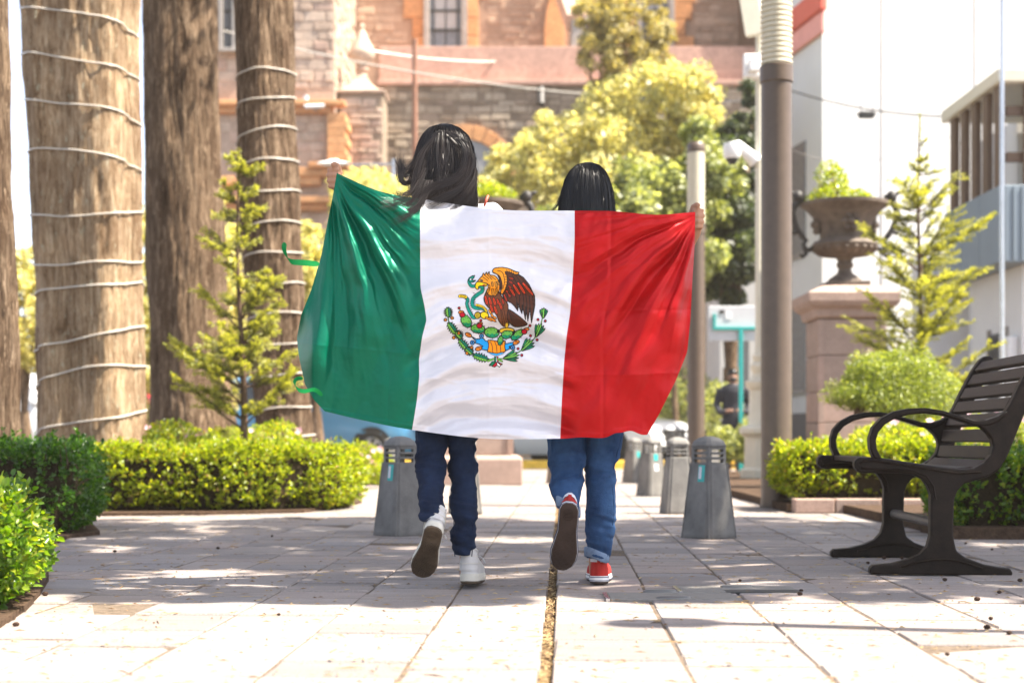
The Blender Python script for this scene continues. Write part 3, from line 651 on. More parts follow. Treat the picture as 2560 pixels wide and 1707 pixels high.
# rope lights wound round two of the trunks
def rope(label, d, shape, turns, rr_, xs_extra=0.0):
    zs, xs, rs, seed, lobes = shape; pts = []
    def rad_at(th, z): return max(float(trunk_radius(np.array([th + q]), np.array([z]), np.array([float(np.interp(z, zs, rs)) * .93]), seed, lobes)[0]) for q in (-.05, 0, .05)) + .006
    for i, (yl, yr, sag) in enumerate(turns):
        for k in range(25):                            # front of the trunk, left to right
            t = k / 24; th = PI + PI * t; z = P(0, yl + (yr - yl) * t + sag * math.sin(PI * t) + 2.2 * math.sin(t * 9 + i * 2.3), d - 0.4).z
            r = rad_at(th, z); x = float(np.interp(z, zs, xs))
            pts.append((x + math.cos(th) * r, d + math.sin(th) * r, z))
        if i + 1 < len(turns):
            nl = turns[i + 1][0]
            for k in range(1, 12):
                t = k / 12; th = 2 * PI + PI * t; z = P(0, yr + (nl - yr) * t, d).z
                r = rad_at(th, z); x = float(np.interp(z, zs, xs))
                pts.append((x + math.cos(th) * r, d + math.sin(th) * r, z))
    mb = MB(); mb.tube(pts, rr_, 7); o = mb.build('rope_light', M['rope'], smooth=60)
    tag(o, label, 'rope light', 'rope lights round the trunks')
rope('white rope light wound in wide turns round the thick pale trunk', 13.2, s1, [(-12, 62, 10), (107, 176, 8), (226, 290, 4), (360, 408, -6), (522, 514, 22), (649, 640, 16), (730, 694, 6), (882, 806, 2), (975, 908, -18), (1092, 1025, -4)], 0.008)
rope('white rope light wound in tight turns round the trunk behind the sapling', 15.2, s3, [(178, 165, -6), (262, 228, -6), (347, 305, -10), (425, 388, -12), (492, 466, -6), (570, 545, -6), (645, 622, -6), (722, 700, -4), (800, 775, -6), (875, 850, -4), (950, 930, -4), (1035, 1012, -4), (1105, 1088, -4)], 0.008)

def crown_tree(name, label, cat, trunk_xy, h0, ells, n, mat, seed, size, group=None, width=0.55, tr=0.14, rough=0.35, depth=0.5):
    r = np.random.RandomState(seed); rr = random.Random(seed)
    root = empty(name, (trunk_xy[0], trunk_xy[1], 0), label, cat, group)
    mb = MB(); b = Vector((trunk_xy[0], trunk_xy[1], -0.03)); f = b + UP * h0
    mb.tube([b, b.lerp(f, .5) + Vector((.04, 0, 0)), f], [tr * 1.3, tr, tr * .8], 9)
    mb.build('trunk', M['barkd'], root, smooth=60)
    mb = MB(); Cs, Vs = [], []; vol = np.array([e[3] * e[4] * e[5] for e in ells]) ** 0.67; vol /= vol.sum()
    for e, w in zip(ells, vol):
        c0 = Vector(e[:3]); mb.tube([f, f.lerp(c0, .55) + UP * .1, c0], [tr * .6, tr * .35, tr * .1], 6)
        # leaf clumps inside each lobe
        k = max(6, int(26 * (w * len(ells)))); cc, vv = blob_leaves(r, e, k, 0.55)
        q = max(4, int(n * w / k)); rad_ = 0.33 * (e[3] * e[4] * e[5]) ** (1 / 3)
        for c_, v_ in zip(cc, vv):
            v = rvec(r, q); s = r.rand(q, 1) ** 0.5; Cs.append(c_ + v * s * rad_ * r.uniform(.6, 1.25) * np.array([1, 1, .8])); Vs.append(v * .7 + v_ * .6)
    mb.build('boughs', M['barkd'], root, smooth=60)
    C = np.concatenate(Cs); V = np.concatenate(Vs); nn = len(C); S = r.uniform(.6, 1.35, nn) * size
    tag(leaves('crown', C, V * .4 + rvec(r, nn) + np.array([0, 0, -.2]), V + rvec(r, nn) + np.array([0, 0, .5]), S, S * width, LM[mat], root), kind='stuff')
    return root
def el(px, py, d, rx, ry, dy): c = P(px, py, d); return (c.x, c.y, c.z, rx * d / F, dy, ry * d / F)
# trees before the church
crown_tree('broad_tree', 'big golden leaved tree in front of the church', 'tree', (2.0, 33.5), 2.0, [el(1560, 320, 33, 130, 120, 1.6), el(1680, 260, 33, 120, 90, 1.6), el(1420, 330, 33, 120, 90, 1.5), el(1330, 430, 33, 120, 90, 1.4), el(1500, 450, 32, 150, 110, 1.6), el(1780, 340, 33, 90, 110, 1.4), el(1220, 480, 32.5, 60, 55, 1.0)], 30000, 'gold', 51, 0.14, tr=0.25)
crown_tree('broad_tree', 'green leafy tree behind the second lamp post', 'tree', (3.35, 31.5), 1.8, [el(1640, 500, 27.5, 120, 110, 1.3), el(1760, 440, 27.5, 90, 120, 1.2), el(1560, 560, 27, 110, 80, 1.2), el(1700, 640, 27, 110, 90, 1.2), el(1450, 540, 27.5, 90, 70, 1.0)], 22000, 'green', 52, 0.13, tr=0.07)
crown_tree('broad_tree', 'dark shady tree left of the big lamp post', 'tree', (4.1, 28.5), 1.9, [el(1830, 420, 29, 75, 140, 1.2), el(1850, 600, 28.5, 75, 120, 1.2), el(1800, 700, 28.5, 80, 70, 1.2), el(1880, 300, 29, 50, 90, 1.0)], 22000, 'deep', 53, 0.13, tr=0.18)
crown_tree('cypress', 'olive brown pointed cypress in front of the church window', 'tree', (2.4, 40), 3.0, [el(1560, 90, 40, 75, 90, 1.0), el(1500, 150, 40, 70, 70, 1.0), el(1620, 120, 40, 60, 90, 1.0), el(1530, 10, 40, 55, 70, .8), el(1640, 40, 40, 35, 80, .6), el(1470, 60, 40, 40, 70, .6), el(1570, 220, 40, 130, 70, 1.2)], 16000, 'olive', 54, 0.15, tr=0.2, width=0.4)
# bright trees glimpsed between the trunks
for i, (px, py, d, rx, ry, lab) in enumerate([(60, 760, 24, 75, 150, 'bright yellow green tree between the left edge trunk and the pale trunk'), (355, 760, 25, 70, 280, 'bright tree glimpsed between pale trunk and dark trunk'), (560, 760, 25, 60, 260, 'bright tree glimpsed between dark trunk and sapling'), (790, 720, 24, 70, 170, 'bright bushy tree between wrapped trunk and green flag half')]):
    c = P(px, py, d)
    crown_tree('garden_tree', lab, 'tree', (c.x, c.y), 1.0, [el(px, py, d, rx, ry * .7, .9), el(px + 25, py + ry * .5, d, rx, ry * .6, .9), el(px - 20, py - ry * .5, d, rx * .7, ry * .5, .8)], 7000, 'gold', 60 + i, 0.10, 'bright garden trees between the trunks', tr=0.1)
bush('garden_shrub', 'yellow green bush behind the girls left of the urn', 'shrub', [el(930, 500, 27, 110, 70, 1.2), el(1020, 560, 27, 110, 90, 1.2), el(880, 640, 27, 90, 110, 1.0), el(1000, 760, 27, 130, 150, 1.2)], 7000, 'gold', 65, 0.12, rough=0.2)
# tall trees to the right of the frame, whose crowns shade the path
def shade_tree(label, x, y, lobes, n, seed):
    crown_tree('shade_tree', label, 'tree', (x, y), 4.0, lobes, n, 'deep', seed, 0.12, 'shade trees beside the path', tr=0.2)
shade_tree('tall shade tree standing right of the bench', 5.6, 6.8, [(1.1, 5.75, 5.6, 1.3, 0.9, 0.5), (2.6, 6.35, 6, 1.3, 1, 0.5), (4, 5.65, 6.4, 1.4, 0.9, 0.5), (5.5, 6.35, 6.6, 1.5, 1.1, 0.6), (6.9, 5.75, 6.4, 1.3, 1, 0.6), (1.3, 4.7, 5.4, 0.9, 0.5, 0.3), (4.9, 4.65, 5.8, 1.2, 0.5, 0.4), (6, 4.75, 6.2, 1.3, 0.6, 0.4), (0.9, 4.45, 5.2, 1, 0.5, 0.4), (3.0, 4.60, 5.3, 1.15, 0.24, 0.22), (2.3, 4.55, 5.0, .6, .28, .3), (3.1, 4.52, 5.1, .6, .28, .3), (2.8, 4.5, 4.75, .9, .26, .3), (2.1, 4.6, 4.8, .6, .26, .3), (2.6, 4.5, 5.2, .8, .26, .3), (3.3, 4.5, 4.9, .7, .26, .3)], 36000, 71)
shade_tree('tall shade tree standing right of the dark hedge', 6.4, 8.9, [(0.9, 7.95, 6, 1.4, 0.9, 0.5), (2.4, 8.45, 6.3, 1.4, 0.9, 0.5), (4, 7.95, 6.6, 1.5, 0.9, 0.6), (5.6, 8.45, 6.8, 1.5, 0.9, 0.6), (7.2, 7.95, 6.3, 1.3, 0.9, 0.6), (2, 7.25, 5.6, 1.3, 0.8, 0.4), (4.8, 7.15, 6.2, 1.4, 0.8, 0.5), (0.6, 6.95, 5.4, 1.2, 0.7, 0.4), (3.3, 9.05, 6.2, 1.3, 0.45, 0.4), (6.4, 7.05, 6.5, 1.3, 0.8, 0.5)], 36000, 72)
# ------------------------------------------------------------------ the church far behind
M['rubble'] = stone_mat('brown rubble stone', [(0, (0.36, 0.24, 0.165)), (0.35, (0.47, 0.33, 0.235)), (0.7, (0.53, 0.385, 0.28)), (1, (0.42, 0.285, 0.20))], 0.9, 14, 0.6, 1.2)
M['rubbleg'] = stone_mat('grey rubble stone', [(0, (0.22, 0.165, 0.12)), (0.35, (0.34, 0.27, 0.20)), (0.7, (0.46, 0.38, 0.29)), (1, (0.28, 0.21, 0.16))], 0.9, 14, 0.6, 1.2)
M['rubblep'] = stone_mat('pale rubble stone', [(0, (0.42, 0.31, 0.24)), (0.5, (0.55, 0.43, 0.34)), (1, (0.48, 0.33, 0.26))], 0.9, 14, 0.6, 1.2)
M['orange'] = stone_mat('orange quarry stone', [(0, (0.55, 0.25, 0.10)), (0.5, (0.66, 0.34, 0.155)), (1, (0.60, 0.30, 0.13))], 0.85, 12, 0.4, 1.5)
M['pinkpl'] = stone_mat('pink plaster', [(0, (0.50, 0.30, 0.235)), (1, (0.55, 0.345, 0.27))], 0.9, 10, 0.3, 0.9)
M['grey'] = stone_mat('grey dressed stone', [(0, (0.30, 0.27, 0.25)), (1, (0.36, 0.33, 0.30))], 0.85, 14, 0.3, 1.5)
M['pane'] = plain('old pane', (0.16, 0.17, 0.18), 0.25, vary=0.2)
M['blind'] = plain('pale blind', (0.36, 0.36, 0.35), 0.5, vary=0.08)
M['tymp'] = plain('blue grey door panel', (0.24, 0.25, 0.26), 0.6, vary=0.15)
M['rust'] = plain('rusty pipe', (0.22, 0.10, 0.06), 0.8, vary=0.3, scale=3)
def X(px, d): return (px - CX) / F * d
def Zp(py, d): return H + (HY - py) / F * d
ch = empty('church', (0, 46, 0), 'old stone church with orange quoins and tall windows behind the trees', 'church')
def cbox(name, x0, y0, x1, y1, d, depth, mat, parent=ch, bevel=0.0, ground=False):
    z1 = Zp(y0, d); z0 = 0.0 if ground else Zp(y1, d)
    return MB().box(X(x0, d), X(x1, d), d, d + depth, z0, z1).build(name, M[mat], parent, bevel=bevel)
# main walls
nave = cbox('nave_wall', 440, -420, 2010, 205, 50, 2.0, 'rubble', ground=True)
aisle = cbox('aisle_wall', 946, 205, 1960, 900, 46, 3.9, 'rubbleg', ground=True)
tower = cbox('buttress_wall', 380, -420, 836, 226, 44, 5.95, 'rubblep', ground=True)
# projecting rubble stones
def rubble(name, rects, d, mat, parent, cw, chh, seed, side=None):
    rr = random.Random(seed); mb = MB()
    for x0, x1, z0, z1 in rects:
        z = z0
        while z < z1:
            hh = chh * rr.uniform(0.7, 1.35); x = x0
            while x < x1:
                w = min(cw * rr.uniform(0.55, 1.7), x1 - x + .01)
                if w > 0.08 and rr.random() < 0.9:
                    g = 0.02; out = rr.uniform(0.005, 0.05); ins = 0.03; j = lambda: rr.uniform(-.02, .02)
                    a, b, c, e = x + g, x + w - g, z + g, min(z + hh, z1) - g
                    if e - c > 0.05 and b - a > 0.08:
                        q = [(a + j(), c + j()), (b + j(), c + j()), (b + j(), e + j()), (a + j(), e + j())]
                        i2 = [(a + ins, c + ins), (b - ins, c + ins), (b - ins, e - ins), (a + ins, e - ins)]
                        if side is None:
                            mb.loft([[(u, d + 0.01, v) for u, v in q], [(u, d - out * .6, v) for u, v in q], [(u, d - out, v) for u, v in i2]], cap=False)
                            mb.f.append(tuple(len(mb.v) - 4 + k for k in range(4)))
                        else:
                            mb.loft([[(side - 0.01, u, v) for u, v in q], [(side + out * .6, u, v) for u, v in q], [(side + out, u, v) for u, v in i2]], cap=False)
                            mb.f.append(tuple(len(mb.v) - 4 + k for k in range(4)))
                x += w
            z += hh
    o = mb.build(name, M[mat], parent); tag(o, kind='stuff'); return o
WL = (1060, 1168); WR = (1588, 1684)                   # windows
d = 50; t = Zp(-420, d); zb = Zp(140, d)
rubble('rubble_stones', [(X(890, d), X(1018, d), Zp(138, d), t), (X(1218, d), X(1356, d), Zp(138, d), t), (X(1480, d), X(1560, d), Zp(138, d), t), (X(1735, d), X(1985, d), Zp(138, d), t)], 50, 'rubble', nave, 0.42, 0.23, 1)
rubble('rubble_stones', [(X(962, 46), X(1400, 46), Zp(620, 46), Zp(215, 46)), (X(1400, 46), X(1900, 46), Zp(620, 46), Zp(215, 46))], 46, 'rubbleg', aisle, 0.38, 0.20, 2)
rubble('rubble_stones', [(X(400, 44), X(834, 44), Zp(225, 44), Zp(-300, 44))], 44, 'rubblep', tower, 0.46, 0.25, 3)
rubble('rubble_stones', [(44.1, 49.8, Zp(226, 44), Zp(-420, 44))], 0, 'rubblep', tower, 0.46, 0.25, 4, side=X(836, 44))
# plain pink plastered parapet above the aisle wall, with a thin tile edge
zt, z2 = Zp(132, 47), Zp(204, 46)
MB().box(X(946, 46), X(1960, 46), 46.25, 49.9, z2 - .25, zt).build('parapet', M['pinkpl'], ch, bevel=.02)
MB().box(X(944, 46), X(1962, 46), 45.85, 46.24, z2 - .13, z2 + .02).build('tile_edge', M['pinkpl'], ch, bevel=.02)
# windows with grey jambs, orange quoins, panes and bars
def church_window(x0, x1, ytop, ysill, d):
    w = MB(); w.box(X(x0 + 12, d), X(x1 - 12, d), d - .06, d - .03, Zp(ysill, d), Zp(ytop, d)); wo_ = w.build('window', M['pane'], ch)
    for a, b in ((x0, x0 + 14), (x1 - 14, x1)):
        MB().box(X(a, d), X(b, d), d - .32, d + .02, Zp(ysill, d), Zp(ytop, d)).build('jamb', M['grey'], wo_, bevel=.02)
    MB().box(X(x0, d), X(x1, d), d - .38, d + .02, Zp(ysill + 9, d), Zp(ysill, d)).build('sill', M['grey'], wo_, bevel=.02)
    for k, yy in enumerate((78, 30, -20, -70, -130)):
        MB().box(X(x0 + 14, d), X(x1 - 14, d), d - .12, d - .065, Zp(yy + 3, d), Zp(yy - 3, d)).build('bar', M['iron'], wo_)
    for xx in (x0 + 24, (x0 + x1) / 2 - 1, x1 - 26):
        MB().box(X(xx, d), X(xx + 3, d), d - .11, d - .062, Zp(ysill, d), Zp(ytop, d)).build('bar', M['iron'], wo_)
    for y0, y1 in ((75, 33), (27, -16), (-24, -66)):
        MB().box(X(x0 + 27, d), X(x1 - 27, d), d - .085, d - .064, Zp(y0, d), Zp(y1, d)).build('pane', M['blind'], wo_)
    rr = random.Random(int(x0)); y = ysill
    while y > -300:
        h = rr.uniform(38, 50)
        for sgn, xe in ((-1, x0), (1, x1)):
            L = rr.choice((28, 44, 50)); a, b = (xe - L, xe - .5) if sgn < 0 else (xe + .5, xe + L)
            MB().box(X(a, d), X(b, d), d - .14, d + .02, Zp(y, d) + .01, Zp(y - h, d) - .01).build('quoin', M['orange'], ch, bevel=.02)
        y -= h
church_window(WL[0], WL[1], -420, 134, 50)
church_window(WR[0], WR[1], -420, 138, 50)
church_window(548, 598, -300, 128, 43.95)
# buttress pillar with concave cap and urn finial
mb = MB().box(X(847, 44.5), X(958, 44.5), 44.5, 46.02, 0, Zp(232, 44.5)); pil = mb.build('buttress', M['rubbleg'], ch, bevel=.03)
rubble('rubble_stones', [(X(850, 44.5), X(956, 44.5), Zp(640, 44.5), Zp(240, 44.5))], 44.5, 'rubblep', pil, 0.4, 0.22, 5)
def sq(cx, cy, hw, z): return [(cx - hw, cy - hw, z), (cx + hw, cy - hw, z), (cx + hw, cy + hw, z), (cx - hw, cy + hw, z)]
cx, cy = X(903, 44.9), 45.15; zc = Zp(232, 44.5)
mb = MB(); mb.loft([sq(cx, cy, hw, zc + z) for hw, z in ((.74, 0), (.74, .07), (.5, .16), (.33, .30), (.22, .48), (.17, .62))]); cap = mb.build('cap', M['rubblep'], pil)
mb = MB(); mb.lathe([(.17, .60), (.12, .72), (.2, .80), (.2, .86), (.12, .92), (.33, 1.12), (.40, 1.28), (.38, 1.36), (.30, 1.52), (.2, 1.72), (.12, 1.9), (.06, 2.02), (.09, 2.08), (.03, 2.2), (0, 2.22)], 20, (cx, cy, zc))
mb.build('finial', M['rubblep'], pil, smooth=40)
# ledges and orange pilaster on the lower buttress wall
for y0, y1, x0, x1, dd in ((250, 262, 400, 862, 43.55), (262, 282, 400, 830, 43.75), (405, 418, 770, 868, 43.4), (418, 440, 735, 862, 43.6), (440, 462, 400, 800, 43.7), (490, 505, 400, 838, 43.5), (505, 525, 400, 815, 43.7)):
    cbox('ledge', x0, y0, x1, y1, dd, 44.02 - dd, 'orange', bevel=.02)
for k in range(6):
    cbox('pilaster_block', 818, 283 + k * 20, 864 + (k % 2) * 6, 302.5 + k * 20, 43.62, .86, 'orange', bevel=.02)
rubble('rubble_stones', [(X(400, 44), X(815, 44), Zp(403, 44), Zp(284, 44)), (X(400, 44), X(834, 44), Zp(700, 44), Zp(528, 44))], 44, 'rubblep', tower, 0.4, 0.22, 6)
# flying buttress and pointed orange niche
nic = [(-42, 190), (-42, 80), (-36, 30), (-22, -20), (0, -60), (8, 0), (8, 190)]
mb = MB(); mb.prism([(X(1402 + u, 50) - X(1402, 50), -(v - 190) / F * 50) for u, v in nic], (X(1402, 50), 49.94, Zp(190, 50)), (1, 0, 0), UP, (0, -.3, 0)); mb.build('niche', M['orange'], ch, bevel=.02)
cbox('buttress_pier', 1428, 40, 1482, 230, 46.5, 2.2, 'grey', bevel=.03)
mb = MB(); a, b = P(1440, 60, 46.6), P(1375, -120, 49.9); mb.obox((a + b) / 2, (b - a) / 2, Vector((.28, 0, 0)), (b - a).normalized().cross(Vector((1, 0, 0))) * .3); mb.build('flying_rib', M['rubblep'], ch, bevel=.03)
# round arch with separate voussoirs over a blue grey door
ax_, az_, d = X(1165, 46), Zp(442, 46), 46; ro, ri = 128 / F * 46, 92 / F * 46
for k in range(11):
    a0, a1 = PI * k / 11 + .012, PI * (k + 1) / 11 - .012; pl = []
    for q in range(4): a = a0 + (a1 - a0) * q / 3; pl.append((math.cos(a) * ro, math.sin(a) * ro))
    for q in range(4): a = a1 + (a0 - a1) * q / 3; pl.append((math.cos(a) * ri, math.sin(a) * ri))
    MB().prism(pl, (ax_, d + .02, az_), (1, 0, 0), UP, (0, -.14, 0)).build('voussoir', M['orange'], ch, bevel=.015)
pl = [(math.cos(PI * q / 16) * (ri - .01), math.sin(PI * q / 16) * (ri - .01)) for q in range(17)] + [(-ri + .01, -az_ + .02), (ri - .01, -az_ + .02)]
MB().prism(pl, (ax_, d + .02, az_), (1, 0, 0), UP, (0, -.085, 0)).build('door', M['tymp'], ch)
# water spout, rusty pipe, street lamp arms, cables
MB().tube([P(1352, 222, 45.9), P(1352, 262, 45.6)], .12, 8).build('water_spout', M['iron'], ch)
o = MB().tube([P(1037, 98, 43), P(1037, 500, 43), Vector((X(1037, 43), 43, -.06))], [.07, .09, .11], 10).build('rusty_pole', M['rust'], smooth=50); tag(o, 'tall rusty pole standing before the church wall', 'pole')
sl_ = empty('street_lamp', (X(985, 40), 40, 0), 'white street lamp on a long side arm before the church', 'street lamp')
MB().tube([(X(985, 40), 40, -.06), P(985, 398, 40)], .05, 8).build('post', M['steel'], sl_, smooth=50)
MB().tube([P(985, 411, 40), P(868, 413, 40)], .035, 8).build('arm', M['steel'], sl_, smooth=50)
mb = MB(); c = P(833, 409, 40); mb.lathe([(0, -.1), (.2, -.09), (.42, 0), (.3, .06), (.12, .1), (.1, .16), (0, .17)], 20); mb.v = [(c.x + a * 1.1, c.y + b * .4, c.z + e * .7) for a, b, e in mb.v]; mb.build('lamp_head', M['white'], sl_, smooth=50)
sl2 = empty('wall_lamp', P(785, 265, 43), 'white strip lamp fixed to the church ledge', 'lamp')
MB().tube([P(762, 267, 43.2), P(810, 265, 43.2)], .055, 10).build('tube', M['white'], sl2, smooth=50)
MB().tube([P(764, 250, 43.3), P(766, 240, 43.3)], .07, 10).build('cap', M['white'], sl2, smooth=50)
MB().box(X(780, 43.2), X(792, 43.2), 43.25, 43.6, Zp(270, 43.2), Zp(262, 43.2)).build('bracket', M['steel'], sl2)
def cable(label, pts, r, mat='white', cat='cable'):
    o = MB().tube(pts, r, 6).build('cable', M[mat], smooth=60); tag(o, label, cat, 'overhead cables'); return o
def sag(a, b, s, n=14): return [a.lerp(b, i / n) - UP * (s * 4 * (i / n) * (1 - i / n)) for i in range(n + 1)]
cable('pale cable slanting across the church front behind the girls', sag(P(560, 78, 36), P(2010, 252, 36), .5), .018, 'rope')
cable('drooping cable along the foot of the church windows', sag(P(930, 128, 44), P(1330, 152, 47), .15) + sag(P(1330, 152, 47), P(1600, 146, 47), .1)[1:], .03, 'rope')
cable('dark cable running to the balcony with a black box', sag(P(1975, 226, 30), P(2398, 293, 25), .12), .016, 'iron')
cable('thin cable sagging over the white wall', sag(P(1975, 375, 30), P(2398, 330, 25), .35), .006, 'grey')
jb = empty('junction_box', P(2166, 288, 27.6), 'black cable junction box hanging before the white wall', 'box')
c = P(2166, 288, 27.6); mb = MB().box(c.x - .14, c.x + .14, c.y - .06, c.y + .06, c.z - .06, c.z + .06); mb.build('case', M['dark'], jb, bevel=.02)
for s in (-1, 1): MB().tube([c + Vector((s * .14, 0, .0)), c + Vector((s * .18, 0, .03))], .02, 8).build('clamp', M['dark'], jb)
for s in (-.1, .12): MB().tube([c + Vector((s, 0, .05)), c + Vector((s, 0, .22))], .008, 6).build('hanger', M['iron'], jb)

# ------------------------------------------------------------------ white building on the right
M['wallwhite'] = plain('white render', (0.66, 0.65, 0.63), 0.85, 0.2, vary=0.04, scale=1.5, bump=0.1)
M['brownfac'] = plain('brown ribbed cladding', (0.12, 0.075, 0.045), 0.7, vary=0.2, scale=2)
M['red'] = plain('red cornice', (0.62, 0.10, 0.06), 0.6, vary=0.1)
M['darkgrey'] = plain('dark grey plinth', (0.10, 0.10, 0.105), 0.7, vary=0.15)
wb = empty('white_building', (X(2056, 32), 32, 0), 'tall blank white building behind the right urn', 'building')
xl = X(2056, 32)
MB().box(xl, xl + 16, 32, 34.8, 1.1, 17).build('wall', M['wallwhite'], wb)
MB().box(xl - .02, xl + 16, 31.98, 34.82, -.06, 1.095).build('plinth', M['darkgrey'], wb)
mb = MB(); mb.box(xl - .16, xl - .003, 31.7, 34.9, Zp(28, 32) - .05, Zp(28, 32) + .45); mb.build('cornice', M['red'], wb, bevel=.03)
MB().box(xl - .10, xl - .003, 31.8, 34.85, Zp(28, 32) - .5, Zp(28, 32) - .06).build('cornice_band', plain('pink band', (0.75, 0.32, 0.27), 0.7), wb, bevel=.03)
for k, (a, b, z0, z1) in enumerate(((33.0, 34.0, 4.6, 7.0), (33.0, 34.0, 1.6, 3.6))):
    w = MB().box(xl - .03, xl + .02, a, b, z0, z1).build('window', M['pane'], wb)
    MB().box(xl - .07, xl - .028, a - .08, b + .08, z0 - .1, z0 - .002).build('sill', M['grey'], w)
for k in range(7): MB().box(xl + 1.3 + k * 2.1, xl + 1.32 + k * 2.1, 31.985, 31.999, 1.2, 16.9).build('render_joint', M['grey'], wb)
wb.rotation_euler = (0, 0, rad(9))
bb_ = empty('brown_building', (X(2010, 46), 46, 0), 'brown ribbed building top left of the white building', 'building')
MB().box(X(1895, 46), X(2170, 46), 46, 52, -.06, 17).build('wall', M['brownfac'], bb_)
for k in range(26): MB().box(X(1897, 46) + k * .125, X(1897, 46) + k * .125 + .06, 45.92, 46.0, 4, 17).build('rib', M['brownfac'], bb_)
# a pale street front between the dark tree and the lamp post
pf = empty('pale_house', (X(1880, 40), 40, 0), 'pale house front glimpsed behind the green sign', 'building')
MB().box(X(1800, 41), X(2020, 41), 41, 44, 1.0, 9).build('wall', M['wallwhite'], pf)
MB().box(X(1800, 41), X(2020, 41), 40.98, 44, -.06, .995).build('plinth', M['darkgrey'], pf)
for xx in (1850, 1975):
    MB().box(X(xx, 41), X(xx + 22, 41), 40.95, 41.0, 1.6, 3.4).build('window', M['pane'], pf)
# balcony building at the right edge
bl = empty('balcony_building', (X(2540, 22), 22, 0), 'modern building with brown slatted balcony and blue grey panels at the right edge', 'building')
M['bluepanel'] = plain('blue grey panel', (0.20, 0.25, 0.29), 0.5, vary=0.06, scale=2)
M['brownslat'] = plain('brown slat', (0.115, 0.068, 0.04), 0.6, vary=0.15, scale=3)
d0, d1 = 22.0, 24.8; xc = X(2502, d0)                  # corner of the balcony
zt, zb = Zp(462, d0), Zp(655, d0); zr = Zp(190, d0)
MB().box(xc, xc + 5, d0, d1, zb, zt).build('balcony_front', M['bluepanel'], bl, bevel=.01)
for k in range(40): MB().box(xc + .06 + k * .12, xc + .10 + k * .12, d0 - .03, d0 - .002, zb + .02, zt - .02).build('panel_rib', M['bluepanel'], bl)
for k in range(3):
    a = d0 + .02 + k * (d1 - d0) / 3; MB().box(xc - .02, xc - .002, a, a + (d1 - d0) / 3 - .02, zb + .01, zt - .01).build('side_panel', M['bluepanel'], bl)
for k in range(5):
    a = d0 + .12 + k * .56; MB().box(xc + .02, xc + .10, a, a + .26, zt - .1, zr - .1).build('slat', M['brownslat'], bl)
for k in range(5):
    MB().box(xc + .35 + k * .6, xc + .62 + k * .6, d0 + .02, d0 + .1, zt - .1, zr - .1).build('slat', M['brownslat'], bl)
for zz in (zt + .35, zr - .55): MB().box(xc + .12, xc + 5, d0 + .11, d0 + .17, zz, zz + .14).build('rail', M['brownslat'], bl)
MB().box(xc - .06, xc + 5, d0 - .06, d1 + .06, zr - .1, zr + .1).build('roof_beam', M['cream'], bl, bevel=.02)
MB().box(xc + 1.2, xc + 5, d1 + .1, d1 + 2, -.06, zr).build('back_wall', M['wallwhite'], bl)
xg = X(2556, d0 + .3)
MB().box(xg, xg + 4.6, d0 + .3, d1 + .08, -.06, zb - .003).build('wall', M['wallwhite'], bl)
dr = MB().box(xg - .03, xg + .02, d0 + 1.0, d0 + 1.75, .1, 2.15).build('door', M['glass'], bl)
for a, b in ((d0 + .92, d0 + 1.0), (d0 + 1.75, d0 + 1.83)): MB().box(xg - .05, xg + .02, a, b, .1, 2.23).build('jamb', M['grey'], dr)
for k in range(4): MB().tube([(xg - .06, d0 + 1.1 + k * .18, .15), (xg - .06, d0 + 1.1 + k * .18, 2.1)], .012, 6).build('bar', M['iron'], dr)
MB().box(xg - .16, xg - .003, d0 + .45, d0 + .8, 1.35, 2.05).build('meter_box', M['white'], bl, bevel=.02)
sg = MB().box(X(2300, 25), X(2440, 25), 25.1, 25.16, Zp(700, 25), Zp(682, 25)).build('shop_sign', M['white']); tag(sg, 'narrow white shop sign with red stripe under the balcony', 'sign')
hang(MB().box(X(2308, 25), X(2432, 25), 25.085, 25.098, Zp(695, 25), Zp(688, 25)).build('stripe', M['red']), sg)
MB().box(X(2300, 25), X(2440, 25), 25.17, 25.5, -.06, Zp(640, 25)).build('side_wall', M['wallwhite'], bl)
fp = MB().tube([(X(2505, 20), 20, -.06), (X(2505, 20), 20, 7.0)], [.035, .025], 10).build('flag_pole', M['steel'], smooth=50); tag(fp, 'thin grey flag pole in front of the balcony', 'pole')
# ------------------------------------------------------------------ lamp posts
def ring_mesh():
    mb = MB(); n = 32; prof = [(.108, 0), (.122, .012), (.122, .026), (.108, .038)]
    rings = [[(r * math.cos(2 * PI * j / n), r * math.sin(2 * PI * j / n), z) for j in range(n)] for r, z in prof]
    mb.loft(rings); return mb
ring_me = None
def lamp_post(label, x, y, nrings):
    global ring_me
    root = empty('lamp_post', (x, y, 0), label, 'lamp post', 'brown lamp posts with ribbed tops')
    mb = MB(); mb.lathe([(.135, 0), (.135, .012), (.121, .014), (.118, .1), (.118, 3.32)], 32, (x, y, 0)); mb.build('post', M['pole'], root, smooth=40)
    mb = MB(); mb.lathe([(.119, 3.27), (.128, 3.28), (.128, 3.40), (.116, 3.41)], 32, (x, y, 0)); mb.build('collar', M['pole'], root, smooth=40)
    for k in range(nrings):
        if ring_me is None:
            q = ring_mesh().build('ring', M['cream'], root, smooth=35); ring_me = q.data; q.matrix_parent_inverse = Matrix(); q.location = (0, 0, 3.41 + k * .04)
        else:
            q = bpy.data.objects.new('ring', ring_me); COL.objects.link(q); q.parent = root; q.location = (0, 0, 3.41 + k * .04)
    zt = 3.41 + nrings * .04
    mb = MB(); mb.lathe([(.12, zt), (.124, zt + .01), (.124, zt + .1), (.10, zt + .13), (0, zt + .14)], 32, (x, y, 0)); mb.build('cap', M['pole'], root, smooth=40)
lamp_post('large brown lamp post with ribbed cream top right of the girls', X(1941, 11.75), 11.75, 24)
lamp_post('smaller distant lamp post behind the red end of the flag', X(1740, 20.4), 20.4, 24)
